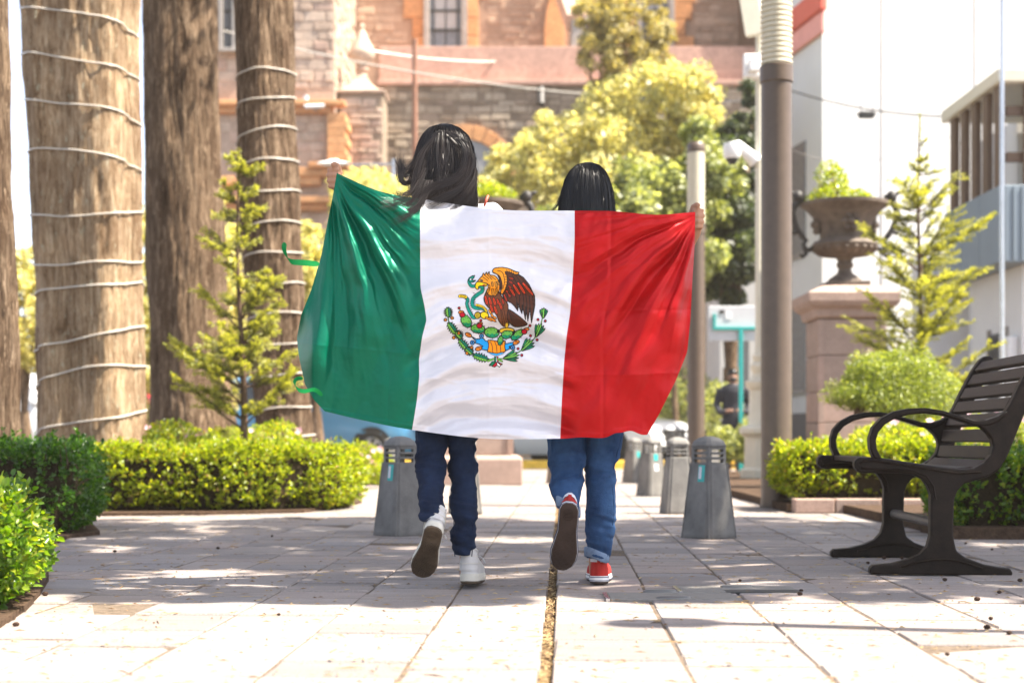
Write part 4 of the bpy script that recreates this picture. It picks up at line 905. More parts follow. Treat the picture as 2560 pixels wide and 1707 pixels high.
# plain thin pole outside the frame that throws the narrow shadow across the paving
tp = empty('street_pole', (3.37, 3.78, 0), 'slim grey pole beside the path right of the bench', 'pole')
MB().tube([(3.37, 3.78, 0), (3.37, 3.78, 4.5)], [.055, .045], 12).build('post', M['pole'], tp, smooth=50)
mb = MB(); mb.lathe([(.05, 4.48), (.12, 4.52), (.12, 4.7), (.05, 4.78), (0, 4.79)], 16, (3.37, 3.78, 0)); mb.build('lamp', M['cream'], tp, smooth=40)
# ornate white post carrying the cameras
op = empty('camera_post', (X(1897, 18.4), 18.4, 0), 'ornate white post with security cameras behind the big lamp post', 'post')
ox, oy = X(1898, 18.4), 18.4
def octo(r, z): return [(ox + r * math.cos(PI / 8 + k * PI / 4), oy + r * math.sin(PI / 8 + k * PI / 4), z) for k in range(8)]
mb = MB(); mb.loft([octo(r, z) for r, z in ((.24, 0), (.24, .16), (.19, .18), (.18, .5), (.185, .55), (.25, .60), (.25, .66), (.2, .69))]); mb.build('plinth', M['cream'], op, bevel=.01)
mb = MB(); mb.lathe([(.15, .69), (.13, .72), (.12, 1.12), (.16, 1.16), (.17, 1.22), (.10, 1.26), (.08, 1.32), (.11, 1.38), (.11, 1.42), (.07, 1.46), (.085, 1.53), (.06, 1.56), (.05, 1.7), (.042, 6.6), (0, 6.62)], 20, (ox, oy, 0)); mb.build('shaft', M['cream'], op, smooth=40)
c = P(1830, 366, 18.3); mb = MB(); mb.tube([(ox - .05, 18.38, P(0, 400, 18.3).z), c + Vector((.06, 0, .03)), c], [.09, .05, .05], 10); arm = mb.build('camera_arm', M['white'], op, smooth=50)
mb = MB(); mb.lathe([(.02, .05), (.10, .03), (.11, -.02), (.105, -.12), (.085, -.15)][::-1], 20, c + UP * .0); dc = mb.build('dome_camera', M['white'], op, smooth=50)
mb = MB(); mb.lathe([(0, -.225), (.04, -.215), (.07, -.18), (.08, -.148), (.06, -.14)], 16, c); mb.build('dome', M['glass'], dc, smooth=60)
c = P(1886, 165, 18.2); MB().box(c.x - .13, c.x + .16, c.y - .03, c.y + .06, c.z - .14, c.z + .14).build('antenna_panel', M['white'], op, bevel=.015)
MB().box(c.x - .08, c.x + .06, c.y - .12, c.y - .032, c.z - .09, c.z + .07).build('camera_box', M['white'], op, bevel=.02)
MB().tube([(ox, oy, c.z - .05), c + Vector((0, .1, -.05))], .025, 8).build('bracket', M['steel'], op)
c = P(1882, 40, 18.2); mb = MB(); mb.obox(c, Vector((.12, 0, .02)), Vector((.02, .04, 0)), Vector((-.04, 0, .24))); mb.build('floodlight', M['cream'], op, bevel=.015)
MB().tube([(ox, oy, c.z), c], .02, 8).build('bracket', M['steel'], op)

# ------------------------------------------------------------------ bollards
def bollard(label, px, base_y, rot, sticker=None, first=[None]):
    x, y = G(px, base_y)
    if first[0] is None:
        root = empty('bollard', (0, 0, 0), label, 'bollard', 'grey concrete bollards')
        def sqr(hw, z, ch=.28):                        # square with cut corners
            c = hw * ch; return [(hw, -hw + c, z), (hw, hw - c, z), (hw - c, hw, z), (-hw + c, hw, z), (-hw, hw - c, z), (-hw, -hw + c, z), (-hw + c, -hw, z), (hw - c, -hw, z)]
        mb = MB(); mb.loft([sqr(.128, 0), sqr(.130, .02), sqr(.085, .395), sqr(.082, .40)]); mb.build('body', M['concrete'], root, bevel=.006)
        for k in range(3):                             # louvres with real gaps between
            z = .418 + k * .027; mb = MB(); mb.loft([sqr(.082 - k * .002, z), sqr(.082 - k * .002, z + .012)]); mb.build('louvre', M['concrete'], root, bevel=.003)
        mb = MB()
        for sx in (-1, 1):
            for sy in (-1, 1): mb.box(sx * .062 - .012, sx * .062 + .012, sy * .062 - .012, sy * .062 + .012, .40, .49)
        for i in range(4):
            f = MB(); f.v = mb.v[i * 8:(i + 1) * 8]; f.f = [tuple(a for a in q) for q in mb.f[:6]]; f.build('corner_post', M['concrete'], root)
        mb = MB(); mb.loft([sqr(.084, .485), sqr(.086, .495), sqr(.076, .515), sqr(.052, .532), sqr(.02, .542), sqr(.002, .543)]); mb.build('cap', M['concrete'], root, bevel=.004)
        for q in range(4):                             # raised rib on each corner
            a = PI / 4 + q * PI / 2; e = Vector((math.cos(a), math.sin(a), 0)); s = Vector((-e.y, e.x, 0)) * .007
            mb = MB(); p0, p1 = e * (.158) , e * (.103); mb.loft([[p0 - s, p0 + s, p0 + s + e * .012, p0 - s + e * .012], [p1 - s + UP * .40, p1 + s + UP * .40, p1 + s + e * .012 + UP * .40, p1 - s + e * .012 + UP * .40]])
            mb.build('rib', M['concrete'], root, bevel=.002)
        first[0] = root; o = root
    else:
        o = dup(first[0])
        for c_ in list(o.children):
            if c_.name.startswith('sticker'): bpy.data.objects.remove(c_)
    o.location = (x, y, 0); o.rotation_euler = (0, 0, rot); o.scale = (.87, .87, 1); o['label'] = label
    return o
bl_list = [('nearest grey bollard on the right with teal sticker', 1772, 1343, rad(38)), ('nearest grey bollard on the left behind the first girl', 1000, 1337, rad(40)),
           ('second bollard of the right row, turned flat to the viewer', 1694, 1283, rad(8)), ('third bollard of the right row with round white sticker', 1629, 1240, rad(30)),
           ('farthest bollard of the right row', 1585, 1207, rad(36)), ('bollard seen between the legs of the first girl', 1163, 1283, rad(10)),
           ('bollard mostly hidden by the left leg in light jeans', 1395, 1208, rad(30)), ('bollard whose pale cap rises behind the nearest left bollard', 978, 1213, rad(20)),
           ('bollard whose pale cap rises behind the nearest right bollard', 1776, 1213, rad(20))]
BO = {}
for lab, px, by, rot in bl_list: BO[px] = bollard(lab, px, by, rot)
M['stick'] = plain('white sticker', (0.55, 0.56, 0.58), 0.5, vary=0.15, scale=120)
def sticker(px, face, z0, z1, w, mat, u0=0.0, proud=.0035):
    """flat label on the body face whose outward direction is face*90 degrees in bollard space"""
    o = BO[px]; hw = lambda z: .130 - (.045) * (z - .02) / .375
    vs = []
    for z, u in ((z0, -w / 2), (z0, w / 2), (z1, w / 2), (z1, -w / 2)):
        p = Vector((hw(z) + proud, u0 + u, z)); p.rotate(Matrix.Rotation(face * PI / 2, 3, 'Z')); vs.append(p)
    me = bpy.data.meshes.new('sticker'); me.from_pydata([tuple(v) for v in vs], [], [(0, 1, 2, 3)]); me.materials.append(M[mat])
    s = bpy.data.objects.new('sticker', me); COL.objects.link(s); s.parent = o; return s
for px in (1772, 1000):
    sticker(px, 2, .30, .388, .055, 'teal', .03); sticker(px, 2, .315, .38, .024, 'stick', .02, .005)
sticker(1629, 3, .33, .39, .05, 'teal', -.01); sticker(1585, 3, .31, .38, .05, 'teal')
sticker(1629, 3, .235, .30, .055, 'stick', -.01)

# ------------------------------------------------------------------ park bench
bn = P(2356, 1437, 5.88); bn.z = 0; SB = F / 5.88
bench = empty('park_bench', bn, 'dark brown cast iron park bench with slats beside the path', 'bench')
W_B = 0.86
def cr(pts): return [((1900 + u / 2.412 - 2356) / SB, (1437 - (850 + v / 2.412)) / SB) for u, v in pts]
body = cr([(670, 1413), (668, 1375), (690, 1357), (800, 1348), (900, 1322), (970, 1290), (1012, 1245), (1030, 1180), (1032, 930), (1015, 880), (985, 838), (930, 812), (850, 802), (740, 800), (640, 803), (600, 795), (577, 768), (572, 740), (583, 717), (610, 705), (690, 708), (760, 712), (900, 735), (1050, 757), (1200, 776), (1290, 772), (1350, 738), (1392, 690), (1404, 640), (1396, 596), (1372, 560), (1340, 530), (1300, 508),
           (1360, 500), (1430, 470), (1478, 430), (1510, 380), (1560, 270), (1640, 120), (1690, 50), (1725, 22), (1765, 25), (1790, 50), (1785, 85), (1740, 160), (1592, 445), (1490, 700), (1445, 775), (1385, 818), (1290, 848), (1230, 866), (1192, 908), (1172, 960), (1166, 1180), (1186, 1268), (1240, 1308), (1350, 1350), (1450, 1368), (1508, 1374), (1521, 1398), (1520, 1418)])
arm_o = cr([(690, 712), (666, 650), (664, 590), (684, 525), (735, 470), (810, 430), (900, 411), (1000, 407), (1100, 423), (1200, 453), (1290, 479), (1365, 481), (1435, 458), (1482, 424)])
arm_i = cr([(738, 715), (708, 655), (702, 605), (716, 556), (756, 508), (822, 470), (900, 449), (1000, 440), (1100, 452), (1200, 482), (1290, 514), (1368, 518), (1440, 492), (1492, 440)])
TH = DV * .052
def poly_obj(name, poly, org, mat, parent, bev):
    bm = bmesh.new(); vs = [bm.verts.new(org + RV * u + UP * v) for u, v in poly]; f = bm.faces.new(vs)
    r = bmesh.ops.extrude_face_region(bm, geom=[f]); bmesh.ops.translate(bm, vec=TH, verts=[e for e in r['geom'] if isinstance(e, bmesh.types.BMVert)])
    bmesh.ops.recalc_face_normals(bm, faces=bm.faces[:])
    me = bpy.data.meshes.new(name); bm.to_mesh(me); bm.free()
    return link(name, me, M[mat], parent, None, bev, 2)
for k, a in enumerate((0.0, W_B)):
    org = bn + DV * a; fr = poly_obj('side_frame', body, org, 'bench', bench, .007)
    mb = MB(); rings = []
    for (uo, vo), (ui, vi) in zip(arm_o, arm_i):
        rings.append([org + RV * uo + UP * vo - DV * .004, org + RV * ui + UP * vi - DV * .004, org + RV * ui + UP * vi + TH + DV * .004, org + RV * uo + UP * vo + TH + DV * .004])
    mb.loft(rings); mb.build('armrest', M['bench'], fr, smooth=50, bevel=.006)
    for side in (-1,):                                 # raised ridge lines of the casting
        for q, pts in enumerate((cr([(600, 745), (640, 728), (760, 738), (900, 760), (1050, 785), (1200, 803), (1330, 795)]), cr([(850, 1370), (960, 1338), (1040, 1325), (1110, 1322), (1190, 1330), (1270, 1352), (1340, 1375)]), cr([(610, 770), (700, 778), (830, 780), (930, 790), (1000, 815), (1045, 880), (1058, 960)]))):
            MB().tube([org + RV * u + UP * v - DV * .001 for u, v in pts], .0055, 5).build('ridge', M['bench'], fr, smooth=60)
# slats: positions along the curve of seat and back
line = cr([(1722, 62), (1680, 110), (1600, 250), (1520, 400), (1452, 520), (1432, 620), (1410, 715), (1330, 775), (1200, 790), (1050, 772), (900, 750), (760, 726), (610, 722)])
seg_l = [0]
for i in range(1, len(line)): seg_l.append(seg_l[-1] + math.dist(line[i - 1], line[i]))
def at(s):
    for i in range(1, len(line)):
        if s <= seg_l[i]:
            t = (s - seg_l[i - 1]) / (seg_l[i] - seg_l[i - 1]); a, b = line[i - 1], line[i]
            return Vector((a[0] + (b[0] - a[0]) * t, a[1] + (b[1] - a[1]) * t)), Vector((b[0] - a[0], b[1] - a[1])).normalized()
    return Vector(line[-1]), Vector((-1, 0))
s = .035
while s < seg_l[-1] - .01:
    p, t = at(s); n = Vector((-t.y, t.x)); c = bn + DV * (W_B / 2 + .026) + RV * p.x + UP * p.y
    mb = MB(); mb.obox(c, DV * (W_B / 2 - .03), (RV * t.x + UP * t.y) * .026, (RV * n.x + UP * n.y) * .011); mb.build('slat', M['slat'], bench, bevel=.004)
    s += .0685
c0 = bn + RV * cr([(1100, 1085)])[0][0] + UP * cr([(1100, 1110)])[0][1]
MB().tube([c0 + DV * .03, c0 + DV * (W_B + .03)], .020, 14).build('stretcher', plain('bench rod', (0.10, 0.085, 0.075), 0.45), bench, smooth=50)

# ------------------------------------------------------------------ urns on stone pedestals
def urn(label, px, d):
    x = X(px, d); y = d
    pd = empty('pedestal', (x, y, 0), 'pink stone pedestal ' + label, 'pedestal', 'urn pedestals')
    def q(hw, z): return [(x - hw, y - hw, z), (x + hw, y - hw, z), (x + hw, y + hw, z), (x - hw, y + hw, z)]
    MB().loft([q(.50, 0), q(.50, .30), q(.46, .33), q(.42, .34)]).build('plinth', M['cantera'], pd, bevel=.015)
    zs = [.345, .72, 1.08, 1.50, 1.92]
    for a, b in zip(zs, zs[1:]):
        mb = MB(); mb.loft([q(.385, a + .004), q(.385, b - .004)]); mb.build('block', M['cantera'], pd, bevel=.008)
    for sx in (-1, 1):
        for a, b in zip(zs, zs[1:]): MB().box(x + sx * .36 - .035, x + sx * .36 + .035, y - .40, y - .386, a + .004, b - .004).build('pilaster_strip', M['cantera'], pd, bevel=.004)
    mb = MB(); mb.loft([q(.40, 1.925), q(.43, 1.95), q(.44, 2.03), q(.50, 2.07), q(.53, 2.12), q(.53, 2.22), q(.36, 2.30), q(.30, 2.32)]); mb.build('cornice', M['cantera'], pd, bevel=.008)
    z = 2.32; ur = empty('urn', (x, y, z), 'dark stone garden urn with scrolled handles ' + label, 'urn', 'garden urns')
    MB().loft([q(.25, z), q(.25, z + .06)]).build('base', M['urn'], ur, bevel=.01)
    mb = MB(); mb.lathe([(.2, .06), (.19, .1), (.09, .17), (.075, .22), (.10, .25), (.10, .28), (.08, .31), (.12, .36), (.30, .40), (.37, .45), (.39, .50), (.36, .54), (.30, .56), (.29, .60), (.31, .72), (.36, .82), (.46, .93), (.515, .96), (.52, 1.0), (.47, 1.0), (.44, .95)], 40, (x, y, z)); mb.build('bowl', M['urn'], ur, smooth=40)
    for k in range(22):
        a = 2 * PI * k / 22; e = Vector((math.cos(a), math.sin(a), 0)); c = Vector((x, y, z))
        MB().tube([c + e * .13 + UP * .365, c + e * .30 + UP * .402, c + e * .385 + UP * .46], [.01, .025, .018], 6).build('gadroon', M['urn'], ur, smooth=60)
    for k in range(4):                                 # rosette in relief
        a = -PI / 2 + k * PI / 2; e = Vector((math.cos(a), math.sin(a), 0)); s_ = Vector((-e.y, e.x, 0)); c = Vector((x, y, z + .74)) + e * .33; mb = MB()
        for p in range(6):
            t = p * PI / 3; cc = c + s_ * .07 * math.cos(t) + UP * .08 * math.sin(t); mb.lathe([(0, -.045), (.035, -.03), (.045, 0), (.035, .03), (0, .045)], 8, cc)
        mb.lathe([(0, -.05), (.04, -.03), (.05, 0), (.04, .03), (0, .05)], 8, c + e * .03); mb.build('rosette', M['urn'], ur, smooth=60)
    for s in (-1, 1):
        c = Vector((x, y, z)); R_ = Vector((s, 0, 0))
        pts = [(.36, .50), (.42, .44), (.47, .46), (.49, .52), (.455, .55), (.50, .60), (.56, .68), (.60, .78), (.62, .88), (.60, .96), (.55, 1.02), (.50, 1.05), (.49, 1.10)]
        mb = MB(); mb.tube([c + R_ * u + UP * v for u, v in pts], [.02, .03, .034, .03, .03, .034, .036, .036, .038, .042, .045, .04, .03], 8)
        mb.tube([c + R_ * u + UP * v for u, v in ((.47, .46), (.46, .40), (.50, .36), (.53, .40))], [.03, .028, .024, .018], 8)
        mb.tube([c + R_ * u + UP * v for u, v in ((.56, .68), (.61, .64), (.64, .67), (.62, .71))], [.03, .028, .024, .016], 8)
        hd = mb.build('handle', M['iron'], ur, smooth=60)
        mb = MB(); cc = c + R_ * .555 + UP * 1.07; mb.lathe([(0, -.07), (.05, -.05), (.065, 0), (.055, .05), (.02, .075), (0, .08)], 12, cc); mb.tube([cc + R_ * .04 + UP * .03, cc + R_ * .10 + UP * .06, cc + R_ * .12 + UP * .05], [.03, .02, .012], 6); mb.build('handle_head', M['iron'], hd, smooth=60)
    return x, y, z
ux, uy, uz = urn('right of the big lamp post', 2112, 18.0)
bush('urn_plant', 'light green plant growing in the right urn', 'plant', [(ux - .05, uy, uz + 1.03, .40, .40, .14), (ux - .10, uy, uz + 1.22, .16, .16, .2), (ux - .18, uy, uz + 1.33, .12, .1, .16)], 2600, 'boxy', 91, .05, .45, rough=.06)
ux, uy, uz = urn('behind the two girls', 1200, 18.0)
bush('urn_plant', 'light green plant growing in the urn behind the girls', 'plant', [(ux, uy, uz + 1.05, .42, .42, .16), (ux + .1, uy, uz + 1.12, .2, .2, .14)], 2000, 'boxy', 92, .05, .45, rough=.06)

# ------------------------------------------------------------------ teal framed sign seen from behind
sx, sy = X(1852, 21.5), 21.5
sg = empty('street_sign', (sx, sy, 0), 'back of a white street sign on a teal post', 'sign')
MB().box(X(1772, 21.5), X(1932, 21.5), sy + .03, sy + .05, Zp(852, 21.5), Zp(764, 21.5)).build('panel', plain('sign back', (0.55, 0.56, 0.57), 0.5, vary=.05), sg, bevel=.008)
mb = MB(); mb.box(X(1783, 21.5), X(1926, 21.5), sy - .015, sy + .028, Zp(824, 21.5), Zp(817, 21.5)); mb.build('crossbar', M['teal'], sg)
for px in (1786, 1919): MB().box(X(px - 3, 21.5), X(px + 3, 21.5), sy - .013, sy + .026, Zp(816.6, 21.5), Zp(784, 21.5)).build('upright', M['teal'], sg)
MB().box(sx - .028, sx + .028, sy - .02, sy + .024, 0, Zp(824.3, 21.5)).build('post', M['teal'], sg, bevel=.006)
MB().box(X(1815, 21.5), X(1830, 21.5), sy + .022, sy + .0285, Zp(797, 21.5), Zp(781, 21.5)).build('sticker', M['white'], sg)
MB().box(X(1799, 21.5), X(1812, 21.5), sy + .022, sy + .0285, Zp(783, 21.5), Zp(775, 21.5)).build('sticker', M['iron'], sg)
# dark railing behind the rear bollards
rl_ = empty('garden_railing', (X(1790, 22.5), 22.5, 0), 'low dark iron railing behind the rear bollards', 'railing')
for z in (.12, .62): MB().box(X(1688, 22.5), X(1900, 22.5), 22.48, 22.52, z, z + .035).build('rail', M['iron'], rl_)
for k in range(13):
    xx = X(1692, 22.5) + k * .098; MB().box(xx - .009, xx + .009, 22.49, 22.51, 0, .72).build('picket', M['iron'], rl_)

# ------------------------------------------------------------------ parked cars
M['tyre'] = plain('tyre', (0.015, 0.015, 0.015), 0.8, vary=0.2)
M['rim'] = plain('alloy rim', (0.42, 0.42, 0.42), 0.35, metal=0.8, vary=.05)
M['lens'] = plain('headlight lens', (0.6, 0.62, 0.65), 0.12, vary=.05)
M['chrome'] = plain('chrome', (0.6, 0.6, 0.6), 0.15, metal=1.0, vary=.03)
def carpaint(n, c):
    m = plain(n, c, 0.32, 0.5, vary=.02, coat=.8); return m
def car(label, x, y, yaw, paint, L=4.2, hgt=1.5, kind='hatch', group=None):
    """x,y: middle of the car on the road; local +x is the front"""
    root = empty('parked_car', (x, y, .031), label, 'car', group, rz=yaw)
    Wd = .88
    if kind == 'suv': prof = [(-.5, .42), (-.5, .62), (-.485, .72), (-.455, 1.0), (-.40, 1.0), (-.30, 1.0), (-.1, 1.0), (.10, .99), (.20, .70), (.28, .66), (.42, .62), (.485, .56), (.5, .44), (.495, .30)]
    else: prof = [(-.5, .42), (-.5, .60), (-.49, .70), (-.44, .93), (-.36, .98), (-.25, 1.0), (-.1, 1.0), (.06, .97), (.20, .66), (.30, .62), (.43, .56), (.49, .47), (.5, .36), (.49, .26)]
    top = [(u * L, v * hgt) for u, v in prof]; belt = .63 * hgt
    # body shell: stations along x, cross section narrower above the belt line
    rings = []; xs_ = np.linspace(-.5, .5, 41) * L
    tx = [p[0] for p in top[1:]]; tz = [p[1] for p in top[1:]]
    order = np.argsort(tx); tx = np.array(tx)[order]; tz = np.array(tz)[order]
    for xx in xs_:
        zt_ = float(np.interp(xx, tx, tz)); u = abs(xx) / (L / 2); wl = Wd * (1 - .16 * max(0, (u - .72) / .28) ** 2); zb_ = .2 + .06 * max(0, (u - .8) / .2)
        zs_ = belt if zt_ > belt + .03 else zt_ - .03; wt = wl - (.30 * max(0, zt_ - belt)) * .8 if zt_ > belt else wl * .95
        half = [(wl * .93, zb_), (wl, zb_ + .12), (wl * 1.01, (zb_ + zs_) / 2), (wl * .985, zs_ - .04), (wl * .96, zs_), (wt + .04, zt_ - .07 if zt_ > belt + .1 else zs_ + .008), (wt * .9, zt_ - .015), (wt * .5, zt_)]
        rings.append([(xx, -w, z) for w, z in half] + [(xx, w, z) for w, z in half[::-1]])
    def put(mb, name, mat, parent=None, **k):
        o = mb.build(name, mat, None, **k)
        if parent is None: o.parent = root
        else: o.parent = parent
        return o
    mb = MB(); mb.loft(rings); body_ = put(mb, 'body', paint, smooth=35)
    # side windows and windscreen, slightly proud
    def side_glass(a, b):
        for s in (-1, 1):
            q = []
            for xx, e in ((a, 0), (b, 0), (b, 1), (a, 1)):
                u0 = min(max(xx, tx[0]), tx[-1]); zt_ = float(np.interp(u0 * 1.0, tx, tz)); zz = belt + .03 if e == 0 else max(belt + .05, zt_ - .11)
                wl = Wd; wt = wl - .24 * max(0, zt_ - belt); t = (zz - belt) / max(.05, zt_ - .07 - belt); w = wl * .96 + (wt + .04 - wl * .96) * min(1, t) + .006
                q.append((xx, s * w, zz))
            put(MB().add(q, [(0, 1, 2, 3) if s < 0 else (3, 2, 1, 0)]), 'side_window', M['glass'])
    side_glass(-.40 * L, -.19 * L); side_glass(-.17 * L, .05 * L)
    wz = [(.085 * L, float(np.interp(.085 * L, tx, tz)) - .02), (.19 * L, float(np.interp(.19 * L, tx, tz)) - .0)]
    nx = Vector((.5, 0, .6)).normalized() * .03
    put(MB().add([(wz[0][0] + nx.x, -.56, wz[0][1] + nx.z), (wz[0][0] + nx.x, .56, wz[0][1] + nx.z), (wz[1][0] + nx.x, .72, wz[1][1] + nx.z), (wz[1][0] + nx.x, -.72, wz[1][1] + nx.z)], [(0, 3, 2, 1)]), 'windscreen', M['glass'])
    # wheels
    for wx in (-.30 * L, .31 * L):
        for s in (-1, 1):
            mb = MB(); n = 28; R = .325
            def rg(r, yy): return [(wx + r * math.cos(2 * PI * j / n), yy, R + r * math.sin(2 * PI * j / n)) for j in range(n)]
            y0, y1 = s * (Wd - .19), s * (Wd + .012)
            put(MB().loft([rg(R + .075, s * (Wd - .24)), rg(R + .075, s * (Wd + .008))]), 'wheel_arch', M['dark'])
            w = put(MB().loft([rg(R * .7, y0), rg(R, y0 + s * .02), rg(R, y1 + s * .005), rg(R * .92, y1 + s * .018), rg(R * .64, y1 + s * .012)]), 'wheel', M['tyre'], smooth=40)
            rim = MB().loft([rg(R * .66, y1 + s * .008), rg(R * .62, y1 + s * .02), rg(R * .60, y1 + s * .012)])
            put(rim, 'rim', M['rim'], w, smooth=40)
            for k in range(7):
                a = 2 * PI * k / 7; e = Vector((math.cos(a), 0, math.sin(a))); c = Vector((wx, y1 + s * .02, R)); f = Vector((-e.z, 0, e.x))
                put(MB().obox(c + e * R * .32, e * R * .3, f * .022, Vector((0, .01, 0))), 'spoke', M['rim'], w)
    zf = .50 * hgt * .92
    fx = L * .5
    for s in (-1, 1):
        put(MB().obox((fx - .16, s * .60, .63 * zf / .69 * 1.0), (.13, s * -.06, .0), (0, .16, .0), (.0, 0, .085)), 'headlight', M['lens'], bevel=.03)
    g = put(MB().box(fx - .06, fx + .012, -.36, .36, .46, .68), 'grille', M['dark'], bevel=.02)
    for k in range(4): put(MB().box(fx + .013, fx + .024, -.34, .34, .49 + k * .05, .505 + k * .05), 'grille_bar', M['chrome'], g)
    put(MB().box(fx - .05, fx + .02, -.62, .62, .27, .38), 'bumper_inlet', M['dark'], bevel=.02)
    for s in (-1, 1): put(MB().box(.14 * L, .14 * L + .16, s * (Wd + .02) - .09, s * (Wd + .02) + .09, belt + .02, belt + .16), 'mirror', paint, bevel=.04)
    for xx in (-.18 * L, .06 * L):
        for s in (-1, 1): put(MB().box(xx - .14, xx, s * (Wd * 1.005) - .02, s * (Wd * 1.005) + .02, belt - .12, belt - .085), 'door_handle', paint)
    return root
car('blue hatchback parked behind the green end of the flag', X(815, 28.9), 28.9, rad(-16), carpaint('blue paint', (0.06, 0.23, 0.42)), 4.1, 1.72)
car('white car with chrome grille parked behind the girls', X(1446, 30.0), 29.8, rad(-38), carpaint('white paint car', (0.72, 0.73, 0.74)), 4.4, 1.5)
car('white pickup style car at the left edge behind the trunks', X(30, 31.5), 31.5, rad(0), carpaint('white paint suv', (0.70, 0.71, 0.72)), 4.6, 1.85, 'suv')
car('red car glimpsed between the pale and dark trunks', X(330, 34.5), 34.5, rad(0), carpaint('red paint car', (0.45, 0.03, 0.04)), 4.0, 1.75, 'suv')
# ------------------------------------------------------------------ the flag
def sstep(x, a, b): t = np.clip((x - a) / (b - a), 0, 1); return t * t * (3 - 2 * t)
def flag_depth(x, y):
    """distance of the cloth from the eye line's origin at photo spot x, y (both arrays)"""
    u = (x - 740) / (1737 - 740)
    d = 5.235 + 0.13 * np.abs(2 * u - 1) ** 3.0 - 0.03 * np.sin(np.clip((y - 520) / 570, 0, 1) * PI)
    d = d + 0.05 * np.exp(-((x - 1120) / 75) ** 2 - ((y - 500) / 55) ** 2)
    d = d - 0.05 * np.exp(-((x - 800) / 70) ** 2) * sstep(y, 700, 900) + 0.10 * np.clip((782 - x) / 38, 0, 1.2) ** 1.3 * sstep(y, 760, 850)
    wx = x + 40 * (fbm(x / 160, y / 160, 0 * x + 2.0, 3) - .47); wy = y + 40 * (fbm(x / 160 + 9, y / 160, 0 * x + 7.0, 3) - .47)
    mg = 1 - sstep(x, 985, 1075); mr = sstep(x, 1400, 1460); mw = np.clip(1 - mg - mr, 0, 1)
    # green: folds falling from the raised hand
    r = np.hypot(wx - 836, wy - 425); th = np.arctan2(wy - 425, wx - 836)
    amp = sstep(r, 10, 150) * (1 - .72 * sstep(r, 330, 620))
    g = 0.028 * (np.abs(np.sin(th * 7.6 + 0.5)) ** .8 - .5) * amp + 0.014 * np.sin(th * 23 + 2 * np.sin(r / 150)) * amp * sstep(th, .45, .9)
    g = g + 0.016 * np.sin((wx * .8 + wy * .25) / 40.0) * sstep(r, 300, 520)
    g = g + amp * (0.050 * (fbm(th * 7.0 + 2, r / 300, 0 * x + 1, 3) - .42) + 0.022 * (fbm(th * 19 + 5, r / 240, 0 * x + 6, 3) - .42)) + 0.02 * (fbm((wx * .9 + wy * .22) / 42, wy / 260, 0 * x + 11, 3) - .42) * sstep(r, 220, 420)
    # red: folds drawn to the other hand
    r2 = np.hypot(wx - 1741, wy - 532); th2 = np.arctan2(wy - 532, 1741 - wx)
    a2 = sstep(r2, 8, 130) * (1 - .55 * sstep(r2, 260, 520))
    f = 0.022 * (np.abs(np.sin(th2 * 6.3 + .2)) ** .8 - .5) * a2 + 0.010 * np.sin(th2 * 24 + 1.3 * np.sin(r2 / 90)) * a2 * sstep(th2, .3, .7)
    f = f + 0.0045 * np.sin((wx * .8 + wy * .62) / 17.0) * sstep(y, 790, 900) * sstep(x, 1520, 1580) + 0.004 * np.sin((wx - wy) / 33.0) * sstep(r2, 200, 330)
    f = f + a2 * (0.040 * (fbm(th2 * 6.0 + 4, r2 / 280, 0 * x + 3, 3) - .42) + 0.018 * (fbm(th2 * 17 + 1, r2 / 200, 0 * x + 8, 3) - .42)) + 0.016 * (fbm((wx * .85 + wy * .5) / 36, (wx * .5 - wy * .85) / 190, 0 * x + 13, 3) - .42)
    # white: hammock folds
    ph = wy - 55 * ((wx - 1190) / 190) ** 2 * sstep(y, 520, 900) - .20 * (wx - 1200) * -1.0 * sstep(y, 640, 900)
    w = 0.0125 * np.sin(ph / 15.5 + 1.6 * fbm(x / 120, y / 90, 0 * x, 2)) * (.35 + .65 * sstep(y, 560, 760)) + 0.011 * np.sin(ph / 29 + .8)
    w = w + 0.006 * np.sin(ph / 8.1 + 6 * fbm(x / 140, y / 120, 0 * x + 4, 2)) * sstep(y, 620, 820) * fbm(x / 70, y / 70, 0 * x + 8, 2)
    w = w + 0.021 * (fbm(ph / 46 + 3, x / 210, 0 * x + 2, 3) - .42) + 0.012 * (fbm(ph / 17 + 9, x / 110, 0 * x + 4, 3) - .42)
    d = d - (mg * g + mr * f + mw * w)
    d = d - 0.0075 * (fbm(x / 34, y / 34, 0 * x + 5, 3) - .47) - 0.012 * (fbm(x / 110 + 3, y / 60, 0 * x + 5, 2) - .37)
    # pressed creases from being folded away
    def crease(v, c, wd, a): return a * np.exp(-np.abs(v - c) / wd)
    wob = 5 * (vnoise(x / 50, y / 50, 0 * x) - .5)
    xc = 1527 - 19 * sstep(y, 700, 830) + wob * .4
    d = d + crease(x, xc, 5.5, .0050) * mr - crease(x, xc - 9, 6, .0026) * mr
    d = d + crease(y + wob, 778 - (x - 1510) * .02, 5, .0036) * mr * sstep(x, 1495, 1510) - crease(y + wob, 938 - (x - 1500) * .03, 5, .0034) * mr - crease(y + wob, 672 - (x - 1500) * .12, 5, .0028) * mr
    d = d + crease(x + wob, 985 - (y - 500) * .03, 5, .0028) * mg - crease(y + wob, 868 + (x - 860) * .1, 5, .0022) * mg
    d = d - crease(y + wob * 2, 958 - 22 * ((x - 1200) / 200) ** 2, 6, .0034) * mw - crease(y + wob * 2, 665 + (x - 1200) * .0, 5, .0026) * mw - crease(x + wob, 1222, 5, .0016) * mw
    return d
